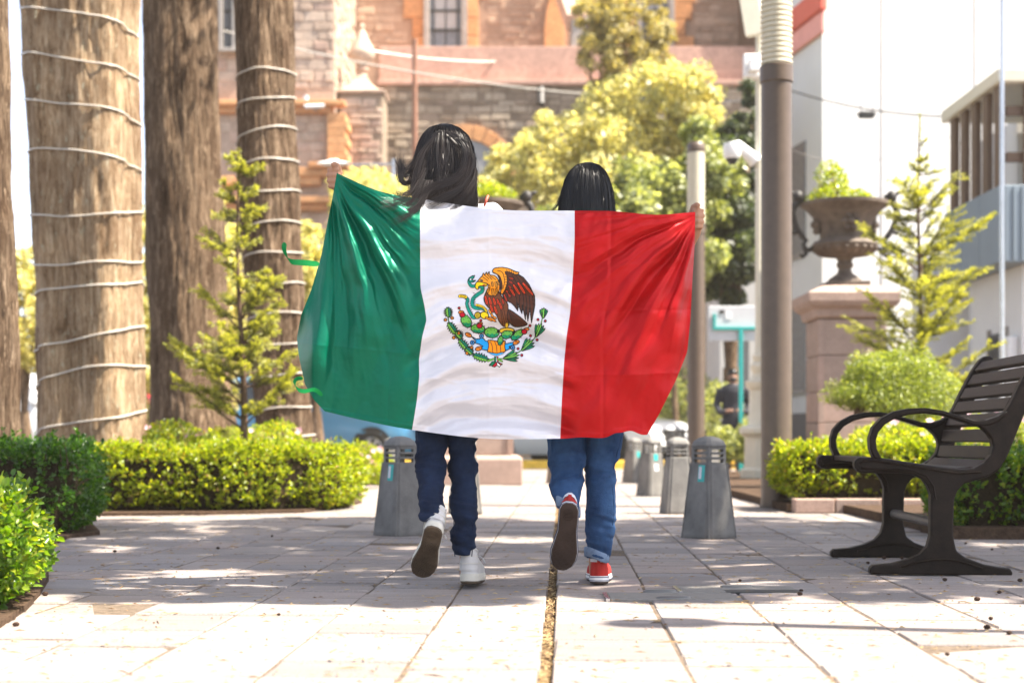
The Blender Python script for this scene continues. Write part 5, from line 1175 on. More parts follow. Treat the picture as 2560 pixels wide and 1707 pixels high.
COLS = [(0.0, [(842, 433), (832, 490), (818, 560), (803, 640), (778, 725), (752, 790), (742, 845), (747, 890), (762, 960), (785, 1000), (812, 1028)]),
        (0.165, [(945, 477), (925, 590), (905, 700), (895, 820), (898, 940), (915, 1052)]),
        (0.333, [(1050, 497), (1050, 620), (1051, 720), (1061, 765), (1066, 800), (1055, 842), (1047, 900), (1048, 940), (1042, 1000), (1030, 1074)]),
        (0.5, [(1245, 524), (1245, 700), (1240, 900), (1215, 1096)]),
        (0.667, [(1437, 527), (1437, 600), (1433, 680), (1426, 780), (1417, 840), (1411, 900), (1405, 1000), (1401, 1096)]),
        (0.76, [(1530, 528), (1528, 700), (1513, 800), (1510, 950), (1508, 1092)]),
        (0.88, [(1640, 537), (1640, 650), (1628, 800), (1595, 950), (1562, 1078)]),
        (1.0, [(1738, 530), (1737, 610), (1731, 700), (1726, 800), (1718, 880), (1690, 950), (1648, 1035), (1618, 1087)])]
def resample(pl, t):
    pl = np.array(pl, float); L = np.concatenate([[0], np.cumsum(np.hypot(*np.diff(pl, axis=0).T))]); L /= L[-1]
    # smooth the polyline a little
    return np.stack([np.interp(t, L, pl[:, 0]), np.interp(t, L, pl[:, 1])], -1)
NX, NY = 361, 251
tt = np.linspace(0, 1, NY); K = np.array([c[0] for c in COLS]); Q = np.stack([resample(c[1], tt) for c in COLS], 0)    # (col, t, 2)
ker = np.exp(-np.linspace(-2, 2, 13) ** 2); ker /= ker.sum()
for c in range(len(COLS)):
    for k in range(2):
        v = Q[c, :, k]; pd_ = np.concatenate([2 * v[0] - v[6:0:-1], v, 2 * v[-1] - v[-2:-8:-1]]); Q[c, :, k] = np.convolve(pd_, ker, 'valid')
def hermite(K, Q, s):
    m = np.zeros_like(Q); m[1:-1] = (Q[2:] - Q[:-2]) / (K[2:] - K[:-2])[:, None, None]; m[0] = (Q[1] - Q[0]) / (K[1] - K[0]); m[-1] = (Q[-1] - Q[-2]) / (K[-1] - K[-2])
    out = []
    for x in s:
        i = min(max(np.searchsorted(K, x, 'right') - 1, 0), len(K) - 2); h = K[i + 1] - K[i]; t = (x - K[i]) / h
        out.append((2 * t ** 3 - 3 * t ** 2 + 1) * Q[i] + (t ** 3 - 2 * t ** 2 + t) * h * m[i] + (-2 * t ** 3 + 3 * t ** 2) * Q[i + 1] + (t ** 3 - t ** 2) * h * m[i + 1])
    return np.array(out)
ss = np.linspace(0, 1, NX); XY = hermite(K, Q, ss)     # (NX, NY, 2)
fx_, fy_ = XY[..., 0], XY[..., 1]
# small waviness of the free edges
fy_ = fy_ + (tt[None, :] ** 6) * 2 * np.sin(ss[:, None] * 60) * (ss[:, None] > .68) 
fd = flag_depth(fx_, fy_)
fd = fd - 0.0022 * sstep(tt[None, :], .978, .981) - 0.0022 * (1 - sstep(tt[None, :], .014, .017))    # doubled hems
FV = np.stack([(fx_ - CX) / F * fd, fd, H + (HY - fy_) / F * fd], -1)
flag = empty('flag', P(1240, 1090, 5.3), 'large green white and red satin flag with eagle emblem held across two backs', 'flag')
M['fgreen'] = satin('green satin', (0.0, 0.13, 0.072), 0.36, .10, .30)
M['fwhite'] = satin('white satin', (0.73, 0.72, 0.755), 0.33, .20, .14)
M['fred'] = satin('red satin', (0.40, 0.004, 0.006), 0.35, .12, .32)
def panel(name, i0, i1, mat):
    V = FV[i0:i1 + 1].reshape(-1, 3); a = i1 - i0 + 1; i, j = np.meshgrid(np.arange(a - 1), np.arange(NY - 1), indexing='ij')
    Fq = np.stack([i * NY + j, (i) * NY + j + 1, (i + 1) * NY + j + 1, (i + 1) * NY + j], -1).reshape(-1, 4)
    return np_mesh(name, V, Fq, M[mat], flag)
b1, b2 = 120, 240
panel('green_panel', 0, b1, 'fgreen'); panel('white_panel', b1, b2, 'fwhite'); panel('red_panel', b2, NX - 1, 'fred')
def ribbon(pts, w, name='tie_ribbon'):
    vs = []; fs = []
    for k, (x, y, d, a) in enumerate(pts):
        c = P(x, y, d); e = Vector((math.cos(a) * .6, .25, math.sin(a))).normalized() * w / 2
        vs += [c - e, c + e]
        if k: fs.append((2 * k - 2, 2 * k - 1, 2 * k + 1, 2 * k))
    o = mesh_obj(name, vs, fs, M['ribbon'], flag, smooth=180); s = o.modifiers.new('sub', 'SUBSURF'); s.levels = 2; s.render_levels = 2; return o
M['ribbon'] = satin('bright green ribbon', (0.0, 0.17, 0.035), 0.45, .15)
ribbon([(800, 661, 5.24, 1.3), (775, 658, 5.22, 1.4), (750, 656, 5.20, 1.5), (728, 656, 5.18, 1.9), (718, 648, 5.17, 2.4), (711, 632, 5.17, 2.8), (709, 615, 5.18, 2.9), (714, 607, 5.2, 2.6)], .021)
ribbon([(806, 990, 5.16, .4), (795, 977, 5.15, .6), (783, 972, 5.14, 1.0), (768, 978, 5.13, 1.4), (750, 978, 5.12, 1.5), (738, 968, 5.12, 2.2), (734, 955, 5.13, 2.8), (742, 944, 5.15, 2.0), (758, 946, 5.18, 1.4)], .015)

# ------------------------------------------------------------------ the printed emblem: every cell of the print is a small face on the cloth
EW, EH, CELL = 1882, 1568, 3.6
gw, gh = int(EW / CELL), int(EH / CELL)
ex, ey = np.meshgrid((np.arange(gw) + .5) * CELL, (np.arange(gh) + .5) * CELL, indexing='xy')
IMG = np.zeros((gh, gw, 3)); HAS = np.zeros((gh, gw), bool)
INK = (0.012, 0.009, 0.008)
def lin(c): return tuple((x / 255.0) ** 2.2 for x in c)
def box_of(pts, pad):
    p = np.array(pts); x0, y0 = p.min(0) - pad; x1, y1 = p.max(0) + pad
    return slice(max(0, int(y0 / CELL)), min(gh, int(y1 / CELL) + 2)), slice(max(0, int(x0 / CELL)), min(gw, int(x1 / CELL) + 2))
def inpoly(X_, Y_, pts):
    w = np.zeros(X_.shape, bool); n = len(pts); j = n - 1
    for i in range(n):
        xi, yi = pts[i]; xj, yj = pts[j]
        if yi != yj:
            w ^= ((yi > Y_) != (yj > Y_)) & (X_ < (xj - xi) * (Y_ - yi) / (yj - yi) + xi)
        j = i
    return w
def dist_line(X_, Y_, pts, closed=False):
    d = np.full(X_.shape, 1e9); q = list(pts) + ([pts[0]] if closed else [])
    for (ax, ay), (bx, by) in zip(q, q[1:]):
        vx, vy = bx - ax, by - ay; L = vx * vx + vy * vy + 1e-9; t = np.clip(((X_ - ax) * vx + (Y_ - ay) * vy) / L, 0, 1)
        d = np.minimum(d, np.hypot(X_ - ax - t * vx, Y_ - ay - t * vy))
    return d
def put_(sl, mask, c): IMG[sl][mask] = c; HAS[sl] |= mask
def poly(pts, c, o=5.5, c2=None, split=None):
    sl = box_of(pts, 12); a, b = ex[sl], ey[sl]; m = inpoly(a, b, pts)
    put_(sl, m, lin(c))
    if c2 is not None: put_(sl, m & split(a, b), lin(c2))
    if o: put_(sl, dist_line(a, b, pts, True) < o, INK)
def curve(pts, n=8):
    out = []; q = [pts[0]] + list(pts) + [pts[-1]]
    for i in range(1, len(q) - 2):
        p0, p1, p2, p3 = (np.array(q[i + k], float) for k in (-1, 0, 1, 2))
        for k in range(n):
            t = k / n; out.append(tuple(.5 * ((2 * p1) + (-p0 + p2) * t + (2 * p0 - 5 * p1 + 4 * p2 - p3) * t * t + (-p0 + 3 * p1 - 3 * p2 + p3) * t ** 3)))
    out.append(tuple(pts[-1])); return out
def stroke(pts, w, c, o=5.5):
    pts = curve(pts) if len(pts) > 2 else pts; sl = box_of(pts, w + 12); d = dist_line(ex[sl], ey[sl], pts)
    if o: put_(sl, d < w / 2 + o, INK)
    if c is not None: put_(sl, d < w / 2, lin(c))
def ell_(cx, cy, rx, ry, rot=0, n=28): a = np.linspace(0, 2 * PI, n + 1)[:-1]; c, s = math.cos(rot), math.sin(rot); return [(cx + rx * math.cos(t) * c - ry * math.sin(t) * s, cy + rx * math.cos(t) * s + ry * math.sin(t) * c) for t in a]
def feather(p, q, w, c, o=4.5, c2=None):
    (x0, y0), (x1, y1) = p, q; L = math.hypot(x1 - x0, y1 - y0); dx, dy = (x1 - x0) / L, (y1 - y0) / L; nx_, ny_ = -dy, dx
    pts = [(x0 + nx_ * w * .35, y0 + ny_ * w * .35)] + [(x0 + dx * L * t + nx_ * w * k, y0 + dy * L * t + ny_ * w * k) for t, k in ((.5, .5), (.85, .42), (1, 0), (.85, -.42), (.5, -.5))] + [(x0 - nx_ * w * .35, y0 - ny_ * w * .35)]
    poly(pts, c, o)
    if c2: stroke([(x0 + dx * L * .2, y0 + dy * L * .2), (x0 + dx * L * .85, y0 + dy * L * .85)], 2, None, 2.2)
BR, BR2, OR, RD, YE = (78, 46, 32), (105, 62, 38), (232, 145, 35), (214, 66, 28), (238, 200, 20)
# wreath, left oak
stroke([(318, 700), (325, 860), (420, 1030), (540, 1180), (660, 1280), (840, 1345), (920, 1345)], 6, (60, 130, 60), 4)
for (x, y, a, L) in ((318, 735, 1.45, 130), (372, 945, .95, 190), (455, 1030, .9, 120), (520, 1160, .85, 190), (590, 1240, .7, 120), (740, 1325, .30, 210)):
    c, s = math.cos(a), math.sin(a); up, lo = [], []
    for k in range(13):
        t = -1 + 2 * k / 12; wv = (46 + 20 * math.cos(k * PI)) * math.sqrt(max(0, 1 - t * t * .92)); px, py = x + c * t * L / 2, y + s * t * L / 2
        up.append((px + s * wv * .9, py - c * wv * .9)); lo.append((px - s * wv * .9, py + c * wv * .9))
    poly(up + [(x + c * L / 2, y + s * L / 2), (x - c * L / 2, y - s * L / 2)], (8, 120, 92), 5); poly(lo + [(x + c * L / 2, y + s * L / 2), (x - c * L / 2, y - s * L / 2)], (112, 178, 70), 5)
for (x, y) in ((280, 835), (368, 810), (455, 1010), (388, 1068), (622, 1195), (562, 1270)):
    poly(ell_(x, y, 20, 17), (228, 130, 30), 5); poly(ell_(x, y - 14, 13, 9), (228, 150, 50), 4)
# right laurel
stroke([(1565, 700), (1530, 880), (1440, 1080), (1260, 1240), (1080, 1330), (950, 1345)], 6, (90, 160, 60), 4)
def laurel(x, y, a, L):
    for da, wv, cc in ((-.42, 30, (14, 122, 84)), (.42, 30, (14, 122, 84)), (-.2, 26, (110, 185, 75)), (.2, 26, (12, 110, 76)), (0, 26, (110, 185, 75))):
        b = a + da; bx_, by_ = x - math.cos(a) * L * .5, y - math.sin(a) * L * .5; feather((bx_, by_), (bx_ + math.cos(b) * L * (1.05 - .35 * abs(da)), by_ + math.sin(b) * L * (1.05 - .35 * abs(da))), wv, cc, 4.5)
laurel(1562, 745, -1.5, 130); laurel(1500, 970, -1.15, 180); laurel(1350, 1165, -.75, 195); laurel(1140, 1315, -.22, 200)
for (x, y) in ((1490, 830), (1585, 848), (1393, 1042), (1478, 1095), (1230, 1210), (1278, 1295)): poly(ell_(x, y, 15, 15), (190, 30, 60), 5)
# ribbon
poly([(850, 1430), (890, 1380), (935, 1370), (915, 1440), (885, 1430)], (10, 120, 85), 5); poly([(890, 1440), (950, 1375), (985, 1400), (925, 1450)], (190, 30, 50), 5)
poly([(950, 1380), (1020, 1410), (985, 1450), (955, 1425)], (235, 235, 235), 5); poly([(960, 1390), (1025, 1415), (1000, 1425)], (190, 30, 50), 4)
poly([(920, 1315), (945, 1315), (945, 1385), (922, 1385)], (10, 120, 85), 4); poly([(945, 1315), (965, 1315), (968, 1385), (945, 1385)], (235, 235, 235), 3); poly([(952, 1315), (970, 1315), (972, 1385), (958, 1385)], (190, 30, 50), 3)
stroke([(835, 1372), (905, 1345)], 16, (112, 178, 70), 5); stroke([(1020, 1375), (965, 1345)], 16, (112, 178, 70), 5)
# stone and water glyph
stroke([(865, 1262), (945, 1288), (1030, 1262)], 18, (70, 175, 230), 5)
poly([(605, 1040), (680, 1085), (730, 1080), (745, 1060), (780, 1080), (800, 1105), (840, 1120), (850, 1235), (760, 1220), (740, 1195), (770, 1180), (720, 1150), (665, 1135), (680, 1110)], (35, 150, 215), 6)
poly([(1055, 1150), (1120, 1135), (1180, 1125), (1190, 1150), (1110, 1185), (1130, 1205), (1060, 1240)], (35, 150, 215), 6)
for (x, y) in ((752, 1045), (632, 1130), (1160, 1195)): poly(ell_(x, y, 27, 27), (70, 150, 215), 6); poly(ell_(x, y, 9, 9), (30, 60, 110), 4)
for (x, y, r) in ((580, 1030, .45), (715, 1210, -.3), (1205, 1128, -.4)): poly(ell_(x, y, 44, 25, r), (225, 125, 35), 6); stroke([(x - 12, y), (x + 8, y - 8), (x + 16, y + 4)], 3, None, 3)
poly(curve([(835, 1110), (850, 1095), (950, 1110), (1040, 1105), (1062, 1120), (1055, 1180), (1060, 1245), (1000, 1262), (945, 1272), (860, 1258), (830, 1245), (845, 1180), (835, 1110)]), (238, 138, 12), 6)
for x in (880, 935, 985): stroke([(x - 12, 1115), (x + 12, 1180), (x + 18, 1255)], 12, (125, 70, 25), 0)
stroke([(855, 1100), (870, 1115), (855, 1130)], 6, (250, 170, 60), 4); stroke([(1045, 1110), (1030, 1125), (1048, 1135)], 6, (250, 170, 60), 4)
# prickly pear
low = lambda cy, k: (lambda a, b: b > cy + k * np.sin(a / 9.0))
for (x, y, rx, ry, rot) in ((552, 852, 62, 88, -.55), (705, 950, 92, 58, .12), (885, 1000, 96, 68, .12), (1222, 1028, 98, 48, -.62), (1085, 1018, 78, 58, -.5), (998, 1105, 34, 60, .15)):
    poly(ell_(x, y, rx, ry, rot), (100, 172, 72), 6, (22, 138, 92), low(y + ry * .25, 6))
    for k in range(7):
        a = k * .9; sx, sy_ = x + rx * .6 * math.cos(a), y + ry * .6 * math.sin(a); stroke([(sx - 7, sy_ - 5), (sx + 5, sy_ + 5)], 2, None, 2.2)
    for k in range(9):
        a = k * .7; sx, sy_ = x + rx * math.cos(a) * math.cos(rot) - ry * math.sin(a) * math.sin(rot), y + rx * math.cos(a) * math.sin(rot) + ry * math.sin(a) * math.cos(rot)
        stroke([(sx, sy_), (sx + 16 * math.cos(a + rot), sy_ + 16 * math.sin(a + rot))], 2, None, 2.4)
for (x, y, tx, ty) in ((502, 768, 458, 680), (725, 912, 742, 842), (1310, 988, 1385, 910)):
    stroke([(x, y), (tx, ty)], 6, (150, 170, 60), 4); poly(ell_(tx, ty, 15, 15), (190, 25, 50), 5); poly(ell_((x * 1.6 + tx) / 2.6, (y * 1.6 + ty) / 2.6, 36, 20, -.1), (228, 120, 35), 5); poly(ell_(x, y, 36, 32), (180, 18, 40), 6)
# tail, wing and body of the eagle
poly(curve([(1085, 690), (1150, 720), (1260, 800), (1345, 880), (1330, 905), (1270, 922), (1190, 925), (1130, 885), (1080, 800)]), BR, 6)
for k in range(5): stroke([(1100 + k * 8, 720 + k * 22), (1320 - k * 38, 900 + k * 3)], 2, None, 2.6)
poly([(895, 190), (940, 155), (1020, 148), (1110, 165), (1190, 200), (1240, 215), (1230, 238), (1300, 280), (1372, 370), (1420, 470), (1445, 522), (1450, 640), (1432, 740), (1405, 872), (1392, 760), (1385, 660), (1375, 740), (1358, 850), (1342, 740), (1330, 660), (1325, 830), (1303, 720), (1285, 640), (1280, 752), (1255, 690), (1222, 610), (1226, 716), (1188, 660), (1140, 612), (1090, 590), (1040, 540), (1000, 440), (985, 300), (960, 240), (900, 215)], BR, 6)
for (a, b) in (((1240, 480), (1226, 700)), ((1290, 480), (1280, 740)), ((1330, 500), (1325, 815)), ((1375, 520), (1356, 835)), ((1418, 520), (1405, 855)), ((1190, 500), (1200, 650))): stroke([a, ((a[0] + b[0]) / 2 + 18, (a[1] + b[1]) / 2), b], 3, None, 3)
for (a, b) in (((1230, 245), (1440, 515)), ((1190, 240), (1330, 500)), ((1150, 250), (1262, 510)), ((1110, 300), (1195, 525)), ((1090, 380), (1140, 540)), ((1060, 440), (1090, 590))): stroke([a, ((a[0] + b[0]) / 2 + 12, (a[1] + b[1]) / 2 - 12), b], 2, None, 2.8)
for (a, b, w) in (((1290, 350), (1432, 518), 34), ((1225, 345), (1325, 500), 36), ((1165, 370), (1258, 512), 34), ((1110, 400), (1192, 528), 32), ((1075, 450), (1135, 545), 28), ((1045, 500), (1088, 600), 26), ((1115, 285), (1180, 305), 24), ((1115, 330), (1165, 365), 24), ((1105, 385), (1142, 430), 24), ((1080, 480), (1115, 500), 20)):
    feather(a, b, w, RD, 4, True)
poly(curve([(900, 182), (930, 158), (1020, 150), (1110, 166), (1190, 202), (1240, 216), (1205, 246), (1130, 216), (1062, 206), (1084, 262), (1088, 340), (1074, 405), (1050, 460), (1020, 500), (1000, 470), (1022, 400), (1010, 320), (985, 262), (930, 226), (900, 210), (900, 182)]), OR, 6)
stroke([(960, 190), (1020, 210), (1045, 270), (1050, 350), (1030, 430)], 3, None, 3)
for k in range(7): y = 240 + k * 34; stroke([(1058, y), (1088, y - 4)], 2, None, 2.8)
for k in range(5): stroke([(1080 + k * 30, 180 + k * 7), (1092 + k * 28, 208 + k * 8)], 2, None, 2.8)
poly(curve([(830, 430), (900, 420), (960, 430), (1010, 520), (1090, 620), (1098, 700), (1085, 800), (1112, 900), (1045, 922), (985, 860), (940, 760), (860, 690), (800, 620), (785, 540), (830, 430)]), BR2, 6)
for (a, b) in (((980, 560), (1060, 900)), ((1020, 580), (1080, 880)), ((1000, 700), (1030, 900))): stroke([a, b], 2, None, 2.6)
for (a, b, w) in (((800, 520), (828, 642), 36), ((850, 540), (882, 655), 36), ((905, 545), (938, 655), 36), ((955, 560), (985, 645), 32), ((868, 640), (902, 742), 34), ((920, 655), (958, 766), 34), ((985, 610), (1020, 705), 32), ((1020, 560), (1045, 640), 26)):
    feather(a, b, w, RD, 4, True)
poly(curve([(700, 330), (735, 285), (760, 262), (775, 225), (795, 245), (815, 212), (830, 240), (852, 205), (862, 245), (930, 262), (975, 320), (990, 400), (965, 490), (905, 525), (830, 490), (850, 400), (820, 360), (760, 345), (700, 330)]), OR, 6)
for (a, b, w) in (((850, 380), (850, 420), 30), ((890, 340), (900, 400), 30), ((935, 340), (955, 420), 30), ((850, 420), (825, 488), 30), ((895, 430), (905, 522), 34), ((945, 430), (950, 505), 32), ((960, 330), (985, 380), 26)): feather(a, b, w, (226, 150, 45), 4, True)
for (a, b) in (((790, 250), (850, 300)), ((830, 245), (890, 310)), ((770, 275), (830, 320)), ((865, 260), (940, 310))): stroke([a, b], 3, None, 3)
poly([(735, 305), (770, 318), (765, 330), (740, 328)], (235, 235, 235), 4); poly(ell_(752, 318, 5, 5), (20, 15, 12), 3)
# snake
TE = (18, 140, 120)
stroke([(700, 782), (650, 805), (605, 745), (575, 680), (560, 620), (572, 570), (535, 532)], 34, TE, 6)
stroke([(545, 535), (500, 525), (470, 525)], 34, YE, 6)
for k in range(5): stroke([(475 + k * 16, 505), (482 + k * 16, 545)], 2, None, 2.4)
stroke([(765, 395), (760, 460), (700, 505), (648, 550), (632, 605), (645, 662), (700, 682), (760, 680), (800, 705), (815, 750)], 40, TE, 6)
stroke([(690, 640), (760, 660), (805, 700), (812, 745)], 26, YE, 4)
for k in range(8): x = 700 + k * 16; stroke([(x, 632 + k * 7), (x - 4, 680 + k * 7)], 2, None, 2.4)
for k in range(7): stroke([(640 + 14 * math.sin(k), 480 + k * 22), (672, 490 + k * 22)], 2, None, 2.2)
for k in range(9): stroke([(540 + k * 10, 560 + k * 25), (578 + k * 8, 555 + k * 25)], 2, None, 2.2)
stroke([(760, 410), (690, 390), (620, 392), (590, 340), (600, 300)], 34, TE, 6)
poly([(575, 315), (590, 285), (630, 260), (662, 255), (650, 290), (625, 300), (640, 320), (675, 318), (650, 340), (600, 345)], TE, 6)
poly([(592, 310), (612, 290), (625, 300), (610, 322)], (235, 235, 235), 3)
# beak, talons
poly(curve([(682, 345), (720, 335), (760, 345), (825, 365), (805, 395), (735, 392), (712, 405), (710, 430), (690, 436), (668, 400), (682, 345)]), YE, 6)
stroke([(770, 382), (800, 376)], 9, (190, 40, 60), 3)
poly(ell_(790, 775, 55, 45, .3), YE, 6); poly(ell_(700, 775, 38, 45, .2), (225, 190, 40), 6)
for k in range(4): stroke([(690 + k * 16, 740), (680 + k * 16, 812)], 2, None, 2.6)
for (a, b) in (((800, 800), (900, 850)), ((850, 800), (945, 860)), ((880, 780), (950, 820)), ((870, 740), (905, 800)), ((850, 700), (880, 760))): feather(a, b, 26, (230, 140, 35), 4)
stroke([(1082, 890), (1080, 955)], 30, (215, 175, 45), 6)
poly(curve([(985, 985), (1000, 955), (1060, 940), (1120, 940), (1175, 960), (1165, 985), (1120, 975), (1060, 975), (1010, 1005), (985, 985)]), (215, 175, 45), 6)
for (x, y) in ((968, 985), (1180, 995), (1170, 1010)): poly(ell_(x, y, 13, 22, .2), (20, 16, 14), 3)
# onto the cloth
idx = np.argwhere(HAS); cx0 = np.arange(gw + 1) * CELL; cy0 = np.arange(gh + 1) * CELL
gx, gy = np.meshgrid(1060 + cx0 / 5.228, 640 + cy0 / 5.228, indexing='xy'); gd = flag_depth(gx, gy) - 0.0016
GV = np.stack([(gx - CX) / F * gd, gd, H + (HY - gy) / F * gd], -1)
vid = np.full((gh + 1, gw + 1), -1, int); r_, c_ = idx[:, 0], idx[:, 1]
quad = np.stack([r_ * (gw + 1) + c_, (r_ + 1) * (gw + 1) + c_, (r_ + 1) * (gw + 1) + c_ + 1, r_ * (gw + 1) + c_ + 1], -1)
uq, inv = np.unique(quad.ravel(), return_inverse=True); EV = GV.reshape(-1, 3)[uq]; EF = inv.reshape(-1, 4)
mE, nt, bE = nodes('printed emblem'); at_ = nt.nodes.new('ShaderNodeAttribute'); at_.attribute_name = 'print'
nt.links.new(at_.outputs['Color'], bE.inputs['Base Color']); bE.inputs['Roughness'].default_value = .55; bE.inputs['Specular IOR Level'].default_value = .2
em = np_mesh('emblem', EV, EF, mE, flag)
ca = em.data.color_attributes.new('print', 'FLOAT_COLOR', 'CORNER')
cc_ = np.ones((len(EF) * 4, 4), np.float32); cc_[:, :3] = np.repeat(IMG[r_, c_], 4, 0); ca.data.foreach_set('color', cc_.ravel())
em['label'] = 'coat of arms with eagle, snake and cactus inside a wreath'
# ------------------------------------------------------------------ people
M['jeansA'] = plain('dark navy denim', (0.0065, 0.012, 0.032), 0.85, 0.15, vary=0.4, scale=11, bump=.5, bscale=380, c2=(0.014, 0.028, 0.066))
M['jeansB'] = plain('blue denim', (0.013, 0.042, 0.118), 0.85, 0.15, vary=0.35, scale=10, bump=.5, bscale=380, c2=(0.036, 0.092, 0.205))
M['cuffB'] = plain('turned up denim', (0.15, 0.21, 0.30), 0.85, 0.2, vary=.2, scale=60)
M['blouse'] = plain('white blouse', (0.72, 0.71, 0.72), 0.7, vary=.04)
M['topB'] = plain('dark top', (0.03, 0.03, 0.035), 0.8, vary=.1)
M['leather'] = plain('white leather', (0.50, 0.485, 0.465), 0.4, 0.45, vary=.08, scale=20, bump=.1, bscale=200)
M['midsole'] = plain('worn white rubber', (0.55, 0.52, 0.44), 0.6, vary=.12, scale=25)
M['solebrown'] = plain('dusty brown outsole', (0.075, 0.052, 0.036), 0.75, .2, vary=.3, scale=16, c2=(0.12, 0.088, 0.06))
M['soledark'] = plain('dark brown outsole', (0.045, 0.030, 0.024), 0.75, .2, vary=.25, scale=16)
M['canvas'] = plain('red canvas', (0.42, 0.030, 0.025), 0.8, 0.2, vary=.12, scale=40, bump=.3, bscale=500)
M['whiterub'] = plain('white rubber', (0.70, 0.69, 0.68), 0.5, vary=.05)
M['navyline'] = plain('navy stripe', (0.02, 0.03, 0.08), 0.6)
M['sock'] = plain('white sock', (0.70, 0.70, 0.72), 0.9, .1, vary=.05)
M['lips'] = plain('lips', (0.35, 0.12, 0.10), 0.5)
def hair_mat(name, c, rough):
    m, nt, b = nodes(name); g = nt.nodes.new('ShaderNodeNewGeometry'); r = ramp(nt, [(0, [x * .5 for x in c]), (.7, c), (1, [x * 2.4 for x in c])]); nt.links.new(g.outputs['Random Per Island'], r.inputs['Fac'])
    nt.links.new(r.outputs['Color'], b.inputs['Base Color']); b.inputs['Roughness'].default_value = rough; b.inputs['Specular IOR Level'].default_value = .32; return m
M['hairA'] = hair_mat('dark brown hair', (0.011, 0.007, 0.0055), .36)
M['hairB'] = hair_mat('black hair', (0.005, 0.0045, 0.0045), .34)

def remesh(name, mb, mat, parent, voxel, smooth_n=4, disp=None):
    me = bpy.data.meshes.new(name); me.from_pydata(mb.v, [], mb.f); me.update()
    o = bpy.data.objects.new(name, me); COL.objects.link(o)
    r = o.modifiers.new('r', 'REMESH'); r.mode = 'VOXEL'; r.voxel_size = voxel; r.use_smooth_shade = True
    s = o.modifiers.new('s', 'SMOOTH'); s.factor = .5; s.iterations = smooth_n
    dg = bpy.context.evaluated_depsgraph_get(); m2 = bpy.data.meshes.new_from_object(o.evaluated_get(dg))
    bpy.data.objects.remove(o); m2.name = name
    if disp is not None:
        n = len(m2.vertices); co = np.empty(n * 3); no = np.empty(n * 3); m2.vertices.foreach_get('co', co); m2.vertices.foreach_get('normal', no)
        co = co.reshape(-1, 3); no = no.reshape(-1, 3); co = co + no * disp(co)[:, None]; m2.vertices.foreach_set('co', co.ravel()); m2.update()
    m2.materials.clear(); m2.materials.append(mat); m2.polygons.foreach_set('use_smooth', [True] * len(m2.polygons))
    o = bpy.data.objects.new(name, m2); COL.objects.link(o); return hang(o, parent)
def ell_rings(secs, n=22):
    """secs: (centre, rx, ry) stacked roughly along z -> rings"""
    return [[Vector(c) + Vector((rx * math.cos(2 * PI * j / n), ry * math.sin(2 * PI * j / n), 0)) for j in range(n)] for c, rx, ry in secs]
def ball(mb, c, rx, ry, rz, n=18):
    c = Vector(c); prof = [(math.sin(PI * k / 12), -math.cos(PI * k / 12)) for k in range(13)]
    mb.loft([[c + Vector((max(r, .01) * rx * math.cos(2 * PI * j / n), max(r, .01) * ry * math.sin(2 * PI * j / n), z * rz)) for j in range(n)] for r, z in prof])
def leg_secs(rows, ratio=1.12):
    out = []
    for py, xl, xr, d in rows:
        c = P((xl + xr) / 2, py, d); w = (xr - xl) / 2 / F * d; out.append((c, w, w * ratio))
    return out[::-1]
def fist(mb, c, s, back):
    """closed hand round a corner of cloth: palm, four curled fingers, thumb. s: side sign the knuckles point to, back: depth sign"""
    c = Vector(c); ball(mb, c, .017, .032, .038)
    for k in range(4):
        z = c.z + .032 - k * .0195; L = (.9, 1.0, .95, .8)[k]
        p = [Vector((c.x - s * .004, c.y + .030, z)), Vector((c.x + s * .026 * L, c.y + .012, z + .002)), Vector((c.x + s * .028 * L, c.y - .018, z - .001)), Vector((c.x + s * .006, c.y - .034 * L, z - .003)), Vector((c.x - s * .012, c.y - .026, z - .003))]
        mb.tube(p, [.0088, .0086, .0082, .0078, .007], 8)
    mb.tube([Vector((c.x - s * .012, c.y + .01, c.z + .02)), Vector((c.x - s * .006, c.y - .012, c.z + .046)), Vector((c.x + s * .004, c.y - .030, c.z + .050)), Vector((c.x + s * .010, c.y - .044, c.z + .044))], [.012, .0115, .0105, .008], 8)
def wrinkles(bands, seed, base=.003):
    def f(co):
        x, y, z = co[:, 0], co[:, 1], co[:, 2]
        n = fbm(x * 9 + seed, y * 9, z * 9, 3) - .47; w = base * 2.2 * (fbm(x * 22 + seed, y * 22, z * 30, 3) - .47)
        for z0, z1, fr, am, sl in bands:
            m = sstep(z, z0, z0 + .04) * (1 - sstep(z, z1 - .04, z1))
            q = fbm(x * 5 + seed, y * 5, (z + sl * x) * fr * 1.5, 3); s = 1 - np.abs(2 * q - .94) * 4.2
            w = w + am * m * np.clip(s, -1, 1)
        return w
    return f
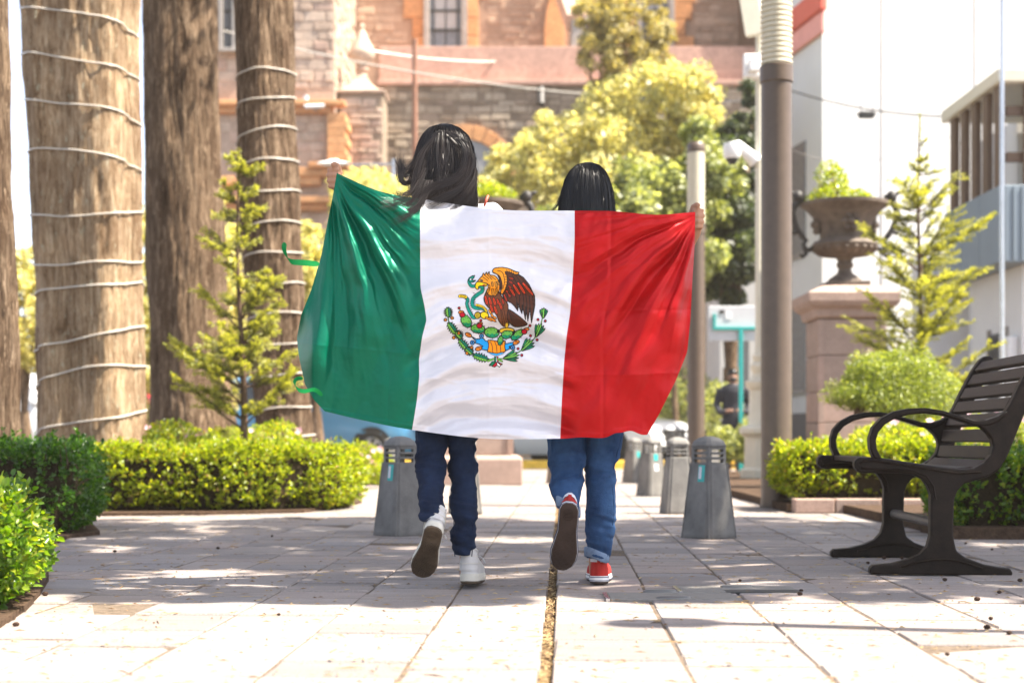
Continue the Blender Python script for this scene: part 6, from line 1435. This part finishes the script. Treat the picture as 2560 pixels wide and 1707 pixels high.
def shoe(name, parent, heel, toe, uphint, kind, width=1.0):
    heel, toe = Vector(heel), Vector(toe); f = (toe - heel); L = f.length; f.normalize()
    u = Vector(uphint); u = (u - f * u.dot(f)).normalized(); s = f.cross(u)
    prof = [(0, .012), (.03, .024), (.10, .0315), (.25, .032), (.42, .031), (.58, .038), (.72, .044), (.84, .0425), (.93, .034), (.98, .020), (1.0, .008)]
    def P_(a, b, c): return heel + f * (a * L) + s * b + u * c
    th = .030 if kind == 'white' else .024
    def outline(k, z, dn=0): return [P_(a, w * width * k + .004 * math.sin(PI * a), z) for a, w in prof] + [P_(a, -w * width * k + .004 * math.sin(PI * a), z) for a, w in prof[::-1]]
    root = MB(); root.loft([outline(1.03, .004), outline(1.06, .010), outline(1.05, th - .004), outline(1.0, th)])
    r_o = root.build(name, M['midsole' if kind == 'white' else 'whiterub'], parent, smooth=50)
    so = MB(); so.loft([outline(.93, -.004), outline(1.0, .001), outline(1.02, .005)]); so.build('outsole', M['solebrown' if kind == 'white' else 'soledark'], r_o, smooth=40)
    # tread: raised bars and lugs of the outsole
    rr = random.Random(int(L * 1e4)); tm = MB(); zt = -.0055
    def wid(a): return float(np.interp(a, [p[0] for p in prof], [p[1] for p in prof])) * width
    if kind == 'white':
        for a in np.arange(.30, .97, .028):
            w = wid(a) * .84; k = max(1, int(2 * w / .0085))
            for q in range(k + 1):
                b = -w + 2 * w * (q + .5 * (int(a * 100) % 2)) / (k + .5); c = P_(a, b, zt); tm.obox(c, f * .0022, s * .0022, u * .0018)
        for t0 in (0, 1, 2):
            ring_ = [P_(.14 + math.cos(t) * (.045 + .02 * t0), math.sin(t) * (.009 + .006 * t0), zt) for t in np.linspace(0, 2 * PI, 19)]; tm.tube(ring_, .0013, 4, cap=False)
    else:
        for a in np.arange(.42, .95, .05):
            w = wid(a) * .8
            for q in range(5):
                b = -w + 2 * w * (q + .5) / 5; c = P_(a + .01 * (q % 2), b, zt); an = (1 if (q + int(a * 20)) % 2 else -1) * .8
                e = f * math.cos(an) + s * math.sin(an); g = f * -math.sin(an) + s * math.cos(an); tm.obox(c, e * .0075, g * .0017, u * .0015)
        tm.tube([P_(a, wid(a) * .82, zt) for a in np.linspace(.36, .96, 14)] + [P_(a, -wid(a) * .82, zt) for a in np.linspace(.96, .36, 14)], .0016, 4, cap=False)
        tm.tube([P_(.15 + .10 * math.cos(t), .020 * math.sin(t), zt) for t in np.linspace(0, 2 * PI, 20)], .0015, 4, cap=False)
        for k in range(6): tm.obox(P_(.10 + k * .02, 0, zt), s * .013, (f + s * .5 * (-1) ** k).normalized() * .0016, u * .0014)
    tg = tm.build('tread', M['solebrown' if kind == 'white' else 'soledark'], r_o); tag(tg, kind='stuff')
    # upper
    hp = [(0.0, .060), (.06, .074), (.18, .078), (.30, .074), (.42, .072), (.55, .062), (.70, .048), (.84, .038), (.94, .028), (1.0, .012)]
    rings = []; A_ = np.linspace(.012, .975, 20)
    for a in A_:
        w = wid(a) * .98; h = float(np.interp(a, [p[0] for p in hp], [p[1] for p in hp])); top = .50 if a < .42 else .5
        off = .004 * math.sin(PI * a); pr = [(w, th - .004), (w * 1.0, th + h * .25), (w * .93, th + h * .55), (w * top * 1.15, th + h * .92), (w * top * .6, th + h), (0, th + h * 1.01)]
        rings.append([P_(a, b + off, c) for b, c in pr] + [P_(a, -b + off, c) for b, c in pr[-2::-1]])
    um = MB(); um.loft(rings); um.build('upper', M['leather' if kind == 'white' else 'canvas'], r_o, smooth=60)
    if kind == 'white':                                # heel tab, collar, stitched quarter
        hm = MB(); rg = []
        for z, k in ((th + .012, 1.03), (th + .05, .95), (th + .085, .76)):
            rg.append([P_(a, b * k, z) for a, b in ((.17, .034), (.07, .0305), (.015, .021), (-.006, .007), (-.006, -.007), (.015, -.021), (.07, -.0305), (.17, -.034))])
        hm.loft(rg, closed=False); hm.build('heel_tab', M['leather'], r_o, smooth=60)
        cl = MB(); cl.tube([P_(a, b, z) for a, b, z in ((.02, 0, th + .088), (.06, .022, th + .086), (.18, .027, th + .078), (.34, .024, th + .074), (.40, 0, th + .078), (.34, -.024, th + .074), (.18, -.027, th + .078), (.06, -.022, th + .086), (.02, 0, th + .088))], .0055, 6); cl.build('collar', M['leather'], r_o, smooth=60)
        for zz, kk in ((.036, 1.045), (.062, .965)):   # stitched seams round the heel
            MB().tube([P_(a, b_ * kk, th + zz) for a, b_ in ((.34, .0315), (.17, .0335), (.07, .0305), (.015, .0215), (-.009, .007), (-.009, -.007), (.015, -.0215), (.07, -.0305), (.17, -.0335), (.34, -.0315))], .0012, 4).build('seam', M['midsole'], r_o)
        for q in range(4): MB().tube([P_(.44 + q * .06, .019, th + .064 - q * .006), P_(.455 + q * .06, 0, th + .072 - q * .006), P_(.47 + q * .06, -.019, th + .064 - q * .006)], .0028, 5).build('lace', M['leather'], r_o)
        MB().tube([P_(.46, .03, th + .06), P_(.42, .045, th + .052), P_(.40, .052, th + .035)], .003, 5).build('lace', M['leather'], r_o)
    else:
        for z in (th * .30, th * .82):
            pts = [P_(a, w * width * 1.068 + .004 * math.sin(PI * a), z) for a, w in prof] + [P_(a, -w * width * 1.068 + .004 * math.sin(PI * a), z) for a, w in prof[::-1]]
            MB().tube(pts + [pts[0]], .0013, 5).build('foxing_stripe', M['navyline'], r_o)
        MB().obox(P_(-.008, 0, th + .03), f * .002, s * .006, u * .028).build('heel_strip', M['canvas'], r_o, bevel=.001)
        cl = MB(); rg = []
        for z, k in ((th + .050, 1.02), (th + .085, 1.06), (th + .108, .95)): rg.append([P_(.19 + .20 * math.cos(t), .031 * k * math.sin(t), z) for t in np.linspace(0, 2 * PI, 18)[:-1]])
        cl.loft(rg, cap=False); cl.build('sock', M['sock'], r_o, smooth=60)
    return r_o

def strands(name, root, mat, paths, widths, view=Vector((0, -1, 0))):
    V, Fq = [], []; k = 0
    for pts, w in zip(paths, widths):
        m = len(pts); p = np.array(pts); t = np.gradient(p, axis=0); out = p - p.mean(0) * 0
        tl = random.uniform(-.75, .75); side = np.cross(t, np.array([[math.sin(tl), -math.cos(tl), .15]])); nrm = np.linalg.norm(side, axis=1, keepdims=True) + 1e-9; side /= nrm
        tp = np.sin(np.linspace(.35 * PI, PI * .97, m))[:, None] * w
        V.append(np.stack([p - side * tp, p + side * tp], 1).reshape(-1, 3))
        a = k + 2 * np.arange(m - 1); Fq.append(np.stack([a, a + 1, a + 3, a + 2], -1)); k += 2 * m
    o = np_mesh(name, np.concatenate(V), np.concatenate(Fq), mat, root); tag(o, kind='stuff'); return o
def hair(root, mat, prof, dc, flat, n, seed, ends, extra=None, part=0.0, wave=.012):
    """prof: (py, left, right) outline of the hair seen from behind; dc: depth of the head centre"""
    r = random.Random(seed); ys = np.array([p[0] for p in prof], float); cx_ = np.array([(p[1] + p[2]) / 2 for p in prof]); hw = np.array([(p[2] - p[1]) / 2 for p in prof])
    y0 = ys[0]
    base = MB(); rg = []
    for y in np.linspace(y0 + 3, ys[-1] - 6, 22):
        c = P(float(np.interp(y, ys, cx_)), y, dc); w = float(np.interp(y, ys, hw)) / F * dc * .90
        rg.append([c + Vector((w * math.cos(a), min(w * flat * math.sin(a), .055), 0)) for a in np.linspace(0, 2 * PI, 25)[:-1]])
    base.loft(rg[::-1]); h = base.build('hair', mat, root, smooth=80)
    paths, wd = [], []
    clump = [(r.uniform(0, 1), r.uniform(-1, 1), r.uniform(0, 6)) for _ in range(70)]
    for k in range(n):
        ph = r.uniform(-1.75, 1.75)                    # angle from straight back, sides included
        q = r.uniform(.90, 1.0) if r.random() < .8 else r.uniform(1.0, 1.035)
        ye = r.uniform(*ends) - (6 if abs(ph) > 1.2 else 0); m = 18; c = clump[int((ph + 1.75) / 3.5 * 69.9)]; pts = []; ysr = y0 + r.uniform(0, 14) ** 1.0
        sw = r.gauss(0, .08); off = r.gauss(0, 1)
        for i in range(m):
            t = i / (m - 1); y = ysr + (ye - ysr) * t; cc = float(np.interp(y, ys, cx_)); w = float(np.interp(y, ys, hw)) * q
            a = ph + sw * t + wave * 12 * math.sin(c[2] + t * 4.5) * t * c[1] + .02 * off * t
            pp = P(cc, y, dc); s_ = w / F * dc
            pts.append((pp.x + s_ * math.sin(a), pp.y - s_ * flat * math.cos(a), pp.z + .002 * off * t))
        paths.append(pts); wd.append(r.choice((.0003, .0004, .0006, .0009)))
    for k in range(int(n * .022)):                     # flyaways lifting off the outline
        ph = r.uniform(-1.9, 1.9); ya = r.uniform(y0 + 4, ys[-1] - 40); yb = ya + r.uniform(15, 80); pts = []; o1, o2 = r.uniform(1.02, 1.10), r.uniform(-.35, .35)
        for i in range(9):
            t = i / 8; y = ya + (yb - ya) * t; pp = P(float(np.interp(y, ys, cx_)), y, dc); s_ = float(np.interp(y, ys, hw)) / F * dc * (1 + (o1 - 1) * math.sin(PI * min(1, t * 1.1)) * 1.3); a = ph + o2 * t * t
            pts.append((pp.x + s_ * math.sin(a), pp.y - s_ * flat * math.cos(a), pp.z))
        paths.append(pts); wd.append(.0003)
    strands('strands', h, mat, paths, wd)
    if extra:
        paths = []; wd = []
        for (ctrl, cnt, spread, w) in extra:           # loose locks: control points in photo pixels and depth
            spread = spread * 1.35; w = w * .42
            for k in range(int(cnt * 2.2)):
                o0, o1 = r.gauss(0, spread * .4), r.gauss(0, spread); o2 = r.gauss(0, spread); pts = []
                cp = [np.array(P(x + o0 * (1 - i / len(ctrl)) + o1 * i / len(ctrl), y + o2 * i / len(ctrl), d)) for i, (x, y, d) in enumerate(ctrl)]
                e = [cp[0]] + cp + [cp[-1]]
                for i in range(1, len(e) - 2):
                    for j in range(6):
                        t = j / 6; pts.append(tuple(.5 * ((2 * e[i]) + (-e[i - 1] + e[i + 1]) * t + (2 * e[i - 1] - 5 * e[i] + 4 * e[i + 1] - e[i + 2]) * t * t + (-e[i - 1] + 3 * e[i] - 3 * e[i + 1] + e[i + 2]) * t ** 3)))
                paths.append(pts); wd.append(w * r.uniform(.5, 1.3))
        strands('loose_locks', h, mat, paths, wd)
    return h
def face(mb, c, s=1.0):
    c = Vector(c)
    ball(mb, c, .074 * s, .090 * s, .108 * s); ball(mb, c + Vector((0, .030, -.055)) * s, .055 * s, .062 * s, .058 * s)
    mb.tube([c + Vector((0, .086, .012)) * s, c + Vector((0, .100, -.018)) * s, c + Vector((0, .108, -.034)) * s, c + Vector((0, .088, -.042)) * s], [.008, .010, .014, .010], 8)
    for k in (-1, 1):
        ball(mb, c + Vector((k * .076, .005, -.012)) * s, .010 * s, .020 * s, .030 * s, 10)
        mb.tube([c + Vector((k * .012, .086, .022)) * s, c + Vector((k * .046, .076, .024)) * s], .009 * s, 6)
    ball(mb, c + Vector((0, .084, -.066)) * s, .024 * s, .012 * s, .010 * s, 10)
def eyes(root, c, s=1.0):
    c = Vector(c)
    for k in (-1, 1):
        mb = MB(); ball(mb, c + Vector((k * .030, .080, .0)) * s, .012 * s, .010 * s, .008 * s, 10); mb.build('eye', M['iron'], root, smooth=80)

def seams(root, rows, mat):                            # stitched seam down the back-outer and inner side of a trouser leg
    for sd in (-1, 1):
        pts = []
        for py, xl, xr, d in rows[1:]:
            w = (xr - xl) / 2; c = P((xl + xr) / 2 + sd * w * .80, py, d); wm = w / F * d; pts.append(c + Vector((0, -wm * 1.12 * .62, 0)))
        MB().tube(pts, .0016, 5).build('seam', mat, root, smooth=60)
# --- the girl with the white shoes
pa = empty('person', (P(1150, 1470, 5.36).x, 5.4, 0), 'person in dark navy jeans and white sneakers, brown hair blowing left, under the flag', 'person')
b = MB(); hA = P(1117, 388, 5.425); face(b, hA)
b.tube([hA - UP * .06, P(1120, 470, 5.435), P(1121, 535, 5.455)], [.05, .047, .056], 14)
b.loft(ell_rings([(P(1115, 935, 5.45), .155, .10), (P(1116, 870, 5.45), .15, .10), (P(1117, 790, 5.45), .115, .082), (P(1119, 700, 5.455), .122, .088), (P(1121, 610, 5.46), .140, .095), (P(1122, 560, 5.46), .135, .085), (P(1122, 530, 5.46), .085, .06)]))
# arms: one up to the corner of the flag, one round her friend
b.tube([P(1050, 560, 5.46), P(990, 600, 5.52), P(930, 618, 5.58), P(895, 560, 5.55), P(862, 495, 5.50), P(848, 466, 5.475)], [.048, .045, .040, .036, .027, .024], 12)
b.tube([P(1195, 552, 5.46), P(1240, 590, 5.54), P(1290, 650, 5.60), P(1340, 640, 5.60), P(1390, 620, 5.58)], [.048, .044, .040, .034, .026], 12)
fist(b, P(841, 449, 5.465), -1, 1); ball(b, P(1402, 616, 5.578), .045, .02, .035)
for rows in ([(940, 1080, 1150, 5.45), (1060, 1135, 1185, 5.42), (1170, 1136, 1180, 5.40), (1260, 1138, 1182, 5.38), (1350, 1146, 1178, 5.38), (1405, 1150, 1180, 5.41), (1440, 1148, 1184, 5.43)], [(940, 1060, 1130, 5.45), (1060, 1052, 1106, 5.42), (1165, 1056, 1100, 5.35), (1230, 1058, 1098, 5.28), (1285, 1064, 1098, 5.215), (1318, 1068, 1100, 5.19)]):
    b.loft(ell_rings(leg_secs(rows)))
body_a = remesh('body', b, M['skin'], pa, .005, 2); eyes(pa, hA)
j = MB(); j.loft(ell_rings([(P(1115, 985, 5.43), .085, .095), (P(1115, 950, 5.44), .150, .112), (P(1115, 900, 5.45), .166, .116), (P(1116, 850, 5.45), .155, .110)]))
rowsR = [(930, 1095, 1215, 5.44), (1000, 1116, 1204, 5.43), (1090, 1121, 1195, 5.41), (1150, 1120, 1191, 5.40), (1190, 1125, 1192, 5.39), (1240, 1127, 1191, 5.38), (1290, 1129, 1190, 5.365), (1340, 1130, 1188, 5.36), (1375, 1130, 1187, 5.365), (1389, 1133, 1185, 5.365)]
rowsL = [(930, 1016, 1132, 5.44), (1000, 1034, 1118, 5.42), (1080, 1040, 1116, 5.40), (1150, 1041, 1114, 5.355), (1180, 1041, 1112, 5.33), (1230, 1045, 1109, 5.275), (1265, 1049, 1108, 5.235), (1298, 1051, 1108, 5.205)]
for rows in (rowsR, rowsL): j.loft(ell_rings(leg_secs(rows)))
remesh('jeans', j, M['jeansA'], pa, .005, 2, wrinkles([(.09, .36, 15, .0085, .25), (.33, .55, 13, .0075, -.2), (.52, .75, 8, .005, .1)], 1.0, .003))
for rows in (rowsR, rowsL): seams(pa, rows, M['jeansA'])
t_ = MB(); t_.loft(ell_rings([(P(1115, 905, 5.45), .168, .12), (P(1116, 850, 5.45), .150, .112), (P(1117, 790, 5.45), .128, .095), (P(1119, 700, 5.455), .136, .100), (P(1121, 610, 5.46), .154, .108), (P(1122, 560, 5.46), .150, .098), (P(1122, 535, 5.46), .100, .072)]))
t_.tube([P(1060, 558, 5.46), P(990, 600, 5.52), P(955, 612, 5.555)], [.062, .056, .053], 14); t_.tube([P(1180, 553, 5.46), P(1222, 546, 5.48), P(1262, 590, 5.55)], [.062, .064, .054], 14)
remesh('blouse', t_, M['blouse'], pa, .009, 4, wrinkles([], 3.0, .003))
MB().tube([P(1211, 515, 5.395), P(1214, 505, 5.385), P(1217, 497, 5.39), P(1220, 490, 5.41)], .0045, 6).build('red_cord', M['red'], pa, smooth=60)
shoe('sneaker', pa, P(1171, 1455, 5.335), Vector((P(1180, 1465, 5.4).x, 5.58, .008)), UP, 'white', 1.0)
shoe('sneaker', pa, P(1086, 1317, 5.12), P(1050, 1440, 5.27), Vector((.1, 1, .55)), 'white', 1.0)
hair(pa, M['hairA'], [(313, 1095, 1130), (322, 1072, 1150), (340, 1056, 1170), (370, 1044, 1182), (400, 1037, 1187), (440, 1030, 1189), (480, 1030, 1191), (515, 1036, 1194), (538, 1052, 1196)], 5.425, 1.12, 9500, 5, (500, 541),
     [([(1050, 360, 5.36), (1030, 420, 5.33), (1012, 440, 5.31), (1003, 415, 5.31), (1001, 396, 5.32)], 60, 5, .0011), ([(1048, 380, 5.35), (1028, 450, 5.32), (1005, 455, 5.30), (1000, 425, 5.30), (1004, 402, 5.31)], 70, 6, .0012),
      ([(1060, 400, 5.31), (1035, 470, 5.28), (1000, 490, 5.26), (985, 470, 5.26)], 40, 8, .0009), ([(1060, 430, 5.30), (1040, 490, 5.26), (1005, 512, 5.24), (960, 500, 5.22)], 34, 8, .0009), ([(1070, 450, 5.29), (1050, 510, 5.25), (1020, 530, 5.24), (1000, 538, 5.23)], 60, 9, .0011),
      ([(1120, 330, 5.32), (1165, 370, 5.30), (1150, 440, 5.28), (1080, 470, 5.27), (1040, 500, 5.25)], 90, 9, .0011), ([(1140, 345, 5.31), (1180, 400, 5.30), (1150, 470, 5.28), (1100, 500, 5.27), (1060, 520, 5.26)], 80, 9, .0012), ([(1150, 360, 5.31), (1185, 430, 5.31), (1165, 490, 5.28), (1120, 530, 5.27)], 70, 9, .0012),
      ([(1075, 350, 5.34), (1040, 400, 5.32), (1010, 425, 5.31), (994, 405, 5.31), (996, 388, 5.32)], 40, 8, .0010), ([(1062, 420, 5.30), (1030, 480, 5.26), (985, 505, 5.23), (945, 512, 5.20)], 26, 10, .0008), ([(1075, 460, 5.28), (1045, 515, 5.245), (1010, 545, 5.22), (985, 556, 5.21)], 30, 9, .0008), ([(1100, 330, 5.33), (1060, 380, 5.31), (1040, 440, 5.29), (1035, 500, 5.27)], 50, 7, .0011), ([(1110, 316, 5.40), (1125, 306, 5.4), (1150, 312, 5.4)], 6, 5, .0004)], wave=.02)

# --- the girl with the red shoes
pb = empty('person', (P(1470, 1465, 5.47).x, 5.5, 0), 'person in blue jeans and red canvas shoes, straight black hair, under the flag', 'person')
b = MB(); hB = P(1469, 487, 5.52); face(b, hB, .97)
b.tube([hB - UP * .06, P(1470, 565, 5.53), P(1470, 612, 5.54)], [.052, .05, .06], 14)
b.loft(ell_rings([(P(1466, 985, 5.53), .17, .115), (P(1466, 910, 5.53), .17, .115), (P(1467, 830, 5.53), .145, .105), (P(1468, 760, 5.54), .145, .105), (P(1470, 680, 5.545), .155, .105), (P(1470, 630, 5.545), .145, .09), (P(1470, 605, 5.545), .09, .06)]))
b.tube([P(1545, 630, 5.545), P(1600, 680, 5.60), P(1655, 690, 5.62), P(1700, 630, 5.56), P(1734, 578, 5.49), P(1739, 562, 5.475)], [.052, .049, .044, .038, .029, .026], 12)
b.tube([P(1395, 630, 5.545), P(1345, 670, 5.61), P(1295, 690, 5.64), P(1240, 650, 5.61), P(1200, 630, 5.60)], [.052, .048, .043, .036, .028], 12)
fist(b, P(1737, 550, 5.465), 1, 1); ball(b, P(1188, 626, 5.6), .045, .02, .035)
for rows in ([(990, 1440, 1540, 5.53), (1095, 1478, 1545, 5.51), (1185, 1476, 1526, 5.49), (1250, 1478, 1528, 5.48), (1340, 1474, 1520, 5.49), (1392, 1472, 1514, 5.51), (1410, 1472, 1516, 5.52), (1440, 1474, 1520, 5.54)], [(990, 1390, 1490, 5.53), (1095, 1382, 1450, 5.50), (1170, 1386, 1446, 5.45), (1220, 1388, 1440, 5.38), (1260, 1402, 1440, 5.32), (1285, 1404, 1444, 5.29)]):
    b.loft(ell_rings(leg_secs(rows)))
remesh('body', b, M['skin'], pb, .0055, 2); eyes(pb, hB, .97)
j = MB(); j.loft(ell_rings([(P(1466, 1040, 5.51), .095, .11), (P(1466, 1000, 5.52), .165, .128), (P(1466, 950, 5.53), .185, .130), (P(1466, 890, 5.53), .172, .122)]))
rowsR = [(980, 1445, 1580, 5.52), (1040, 1462, 1572, 5.51), (1095, 1465, 1560, 5.50), (1150, 1463, 1545, 5.49), (1185, 1464, 1537, 5.48), (1220, 1465, 1538, 5.475), (1260, 1466, 1541, 5.47), (1300, 1466, 1539, 5.47), (1340, 1465, 1532, 5.47), (1375, 1464, 1525, 5.475), (1393, 1464, 1522, 5.475)]
rowsL = [(980, 1355, 1485, 5.52), (1040, 1364, 1472, 5.51), (1095, 1368, 1463, 5.49), (1140, 1371, 1462, 5.465), (1170, 1372, 1460, 5.44), (1200, 1372, 1457, 5.405), (1230, 1374, 1453, 5.36), (1255, 1386, 1449, 5.32), (1272, 1392, 1448, 5.295)]
for rows in (rowsR, rowsL): j.loft(ell_rings(leg_secs(rows)))
remesh('jeans', j, M['jeansB'], pb, .005, 2, wrinkles([(.07, .30, 12, .006, .3), (.34, .50, 16, .008, -.15), (.48, .75, 8, .005, .1)], 5.0, .004))
for rows in (rowsR, rowsL): seams(pb, rows, M['jeansB'])
t_ = MB(); t_.loft(ell_rings([(P(1466, 945, 5.53), .186, .135), (P(1466, 880, 5.53), .178, .128), (P(1467, 820, 5.53), .158, .118), (P(1468, 760, 5.54), .158, .116), (P(1470, 680, 5.545), .168, .116), (P(1470, 630, 5.545), .160, .102), (P(1470, 610, 5.545), .104, .074)]))
t_.tube([P(1535, 628, 5.545), P(1600, 680, 5.60), P(1625, 686, 5.61)], [.066, .060, .056], 14); t_.tube([P(1405, 628, 5.545), P(1345, 670, 5.61), P(1325, 678, 5.62)], [.066, .058, .055], 14)
remesh('top', t_, M['topB'], pb, .009, 4, wrinkles([], 3.0, .003))
for (xl, xr, y, dd, tilt) in ((1462, 1522, 1385, 5.475, .0), (1391, 1450, 1266, 5.30, .0)):
    c = P((xl + xr) / 2, y, dd); w = (xr - xl) / 2 / F * dd; mb = MB()
    mb.loft([[c + Vector((w * k * math.cos(a), w * 1.12 * k * math.sin(a), z + .004 * math.sin(a * 2) + (.010 * math.cos(a) if xl > 1450 else .02 * math.cos(a)) * -1)) for a in np.linspace(0, 2 * PI, 25)[:-1]] for k, z in ((.97, -.018), (1.05, -.016), (1.07, .0), (1.05, .016), (.97, .018))], cap=False)
    mb.build('cuff', M['cuffB'], pb, smooth=60)
shoe('canvas_shoe', pb, P(1497, 1456, 5.46), Vector((P(1503, 1460, 5.5).x, 5.70, .004)), UP, 'red', 1.05)
shoe('canvas_shoe', pb, P(1424, 1258, 5.20), P(1403, 1424, 5.275), Vector((.05, 1, .3)), 'red', 1.0)
hair(pb, M['hairB'], [(408, 1458, 1482), (414, 1440, 1498), (428, 1425, 1512), (450, 1413, 1523), (480, 1405, 1531), (510, 1399, 1535), (540, 1396, 1537), (590, 1394, 1538), (640, 1400, 1534)], 5.505, 1.15, 7000, 9, (600, 645),
     [([(1412, 470, 5.47), (1398, 505, 5.46), (1385, 522, 5.45), (1376, 532, 5.44)], 26, 5, .0007), ([(1530, 480, 5.46), (1538, 505, 5.45), (1556, 520, 5.44), (1561, 538, 5.43)], 4, 3, .0005), ([(1430, 450, 5.41), (1440, 470, 5.39), (1425, 490, 5.39)], 10, 10, .0004), ([(1480, 460, 5.40), (1475, 480, 5.39), (1490, 500, 5.39)], 12, 14, .0004)], wave=.004)

# --- guard in dark uniform far behind
gx_, gy_ = X(1832, 24.3), 24.3
pg = empty('person', (gx_, gy_, 0), 'distant person in dark uniform and face mask standing by the green sign', 'person')
b = MB(); o_ = Vector((gx_, gy_, 0)); hd = o_ + Vector((0, 0, 1.53))
ball(b, hd, .075, .09, .11); b.tube([hd - UP * .07, hd - UP * .18], [.05, .055], 12); b.tube([hd + Vector((0, -.085, 0)), hd + Vector((0, -.105, -.03))], [.01, .013], 8)
b.loft(ell_rings([(o_ + UP * .78, .155, .11), (o_ + UP * .9, .165, .115), (o_ + UP * 1.08, .145, .10), (o_ + UP * 1.28, .185, .115), (o_ + UP * 1.36, .17, .10), (o_ + UP * 1.41, .08, .06)]))
for s in (-1, 1):
    b.loft(ell_rings([(o_ + Vector((s * .10, 0, .03)), .045, .06), (o_ + Vector((s * .10, 0, .10)), .045, .05), (o_ + Vector((s * .10, 0, .30)), .058, .062), (o_ + Vector((s * .095, 0, .48)), .062, .066), (o_ + Vector((s * .085, 0, .82)), .085, .095)]))
    b.tube([o_ + Vector((s * .10, .03, .035)), o_ + Vector((s * .10, -.14, .03))], [.045, .036], 10)
    b.tube([o_ + Vector((s * .19, 0, 1.34)), o_ + Vector((s * .26, .02, 1.08)), o_ + Vector((s * .22, -.12, .95)), o_ + Vector((s * .08, -.2, .98))], [.055, .047, .038, .03], 12); ball(b, o_ + Vector((s * .05, -.205, .98)), .035, .028, .03)
remesh('body', b, plain('guard skin', (0.26, 0.14, 0.09), .55), pg, .012, 3)
j = MB(); j.loft(ell_rings([(o_ + UP * .74, .16, .12), (o_ + UP * .9, .178, .128), (o_ + UP * 1.08, .162, .116), (o_ + UP * 1.28, .20, .13), (o_ + UP * 1.37, .18, .112), (o_ + UP * 1.415, .09, .07)]))
for s in (-1, 1):
    j.loft(ell_rings([(o_ + Vector((s * .10, 0, .06)), .066, .07), (o_ + Vector((s * .10, 0, .30)), .072, .076), (o_ + Vector((s * .095, 0, .48)), .076, .08), (o_ + Vector((s * .085, 0, .82)), .098, .108)]))
    j.tube([o_ + Vector((s * .19, 0, 1.34)), o_ + Vector((s * .26, .02, 1.08)), o_ + Vector((s * .22, -.12, .95)), o_ + Vector((s * .13, -.175, .97))], [.068, .06, .05, .045], 12)
remesh('uniform', j, plain('navy uniform', (0.012, 0.014, 0.022), .8), pg, .014, 3)
mb = MB(); ball(mb, hd + Vector((0, -.05, -.045)), .062, .055, .045); mb.build('face_mask', M['dark'], pg, smooth=80)
mb = MB(); ball(mb, hd + Vector((0, .01, .045)), .084, .098, .085); mb.build('hair', M['hairB'], pg, smooth=80)
# ------------------------------------------------------------------ thin glare haze over the square, added to pale the far background
mh = bpy.data.materials.new('glare haze'); mh.use_nodes = True; nt = mh.node_tree; nt.nodes.clear()
ho = nt.nodes.new('ShaderNodeOutputMaterial'); hv = nt.nodes.new('ShaderNodeVolumePrincipled')
hv.inputs['Color'].default_value = (1.0, 0.90, 0.76, 1); hv.inputs['Density'].default_value = 0.0008; hv.inputs['Anisotropy'].default_value = 0.0
nt.links.new(hv.outputs['Volume'], ho.inputs['Volume'])
hz = MB().box(-235, 235, -75, 315, -1.1, 22.0).build('haze', mh); tag(hz, 'thin glare haze over the whole square, added to pale the far background', 'haze', kind='stuff')
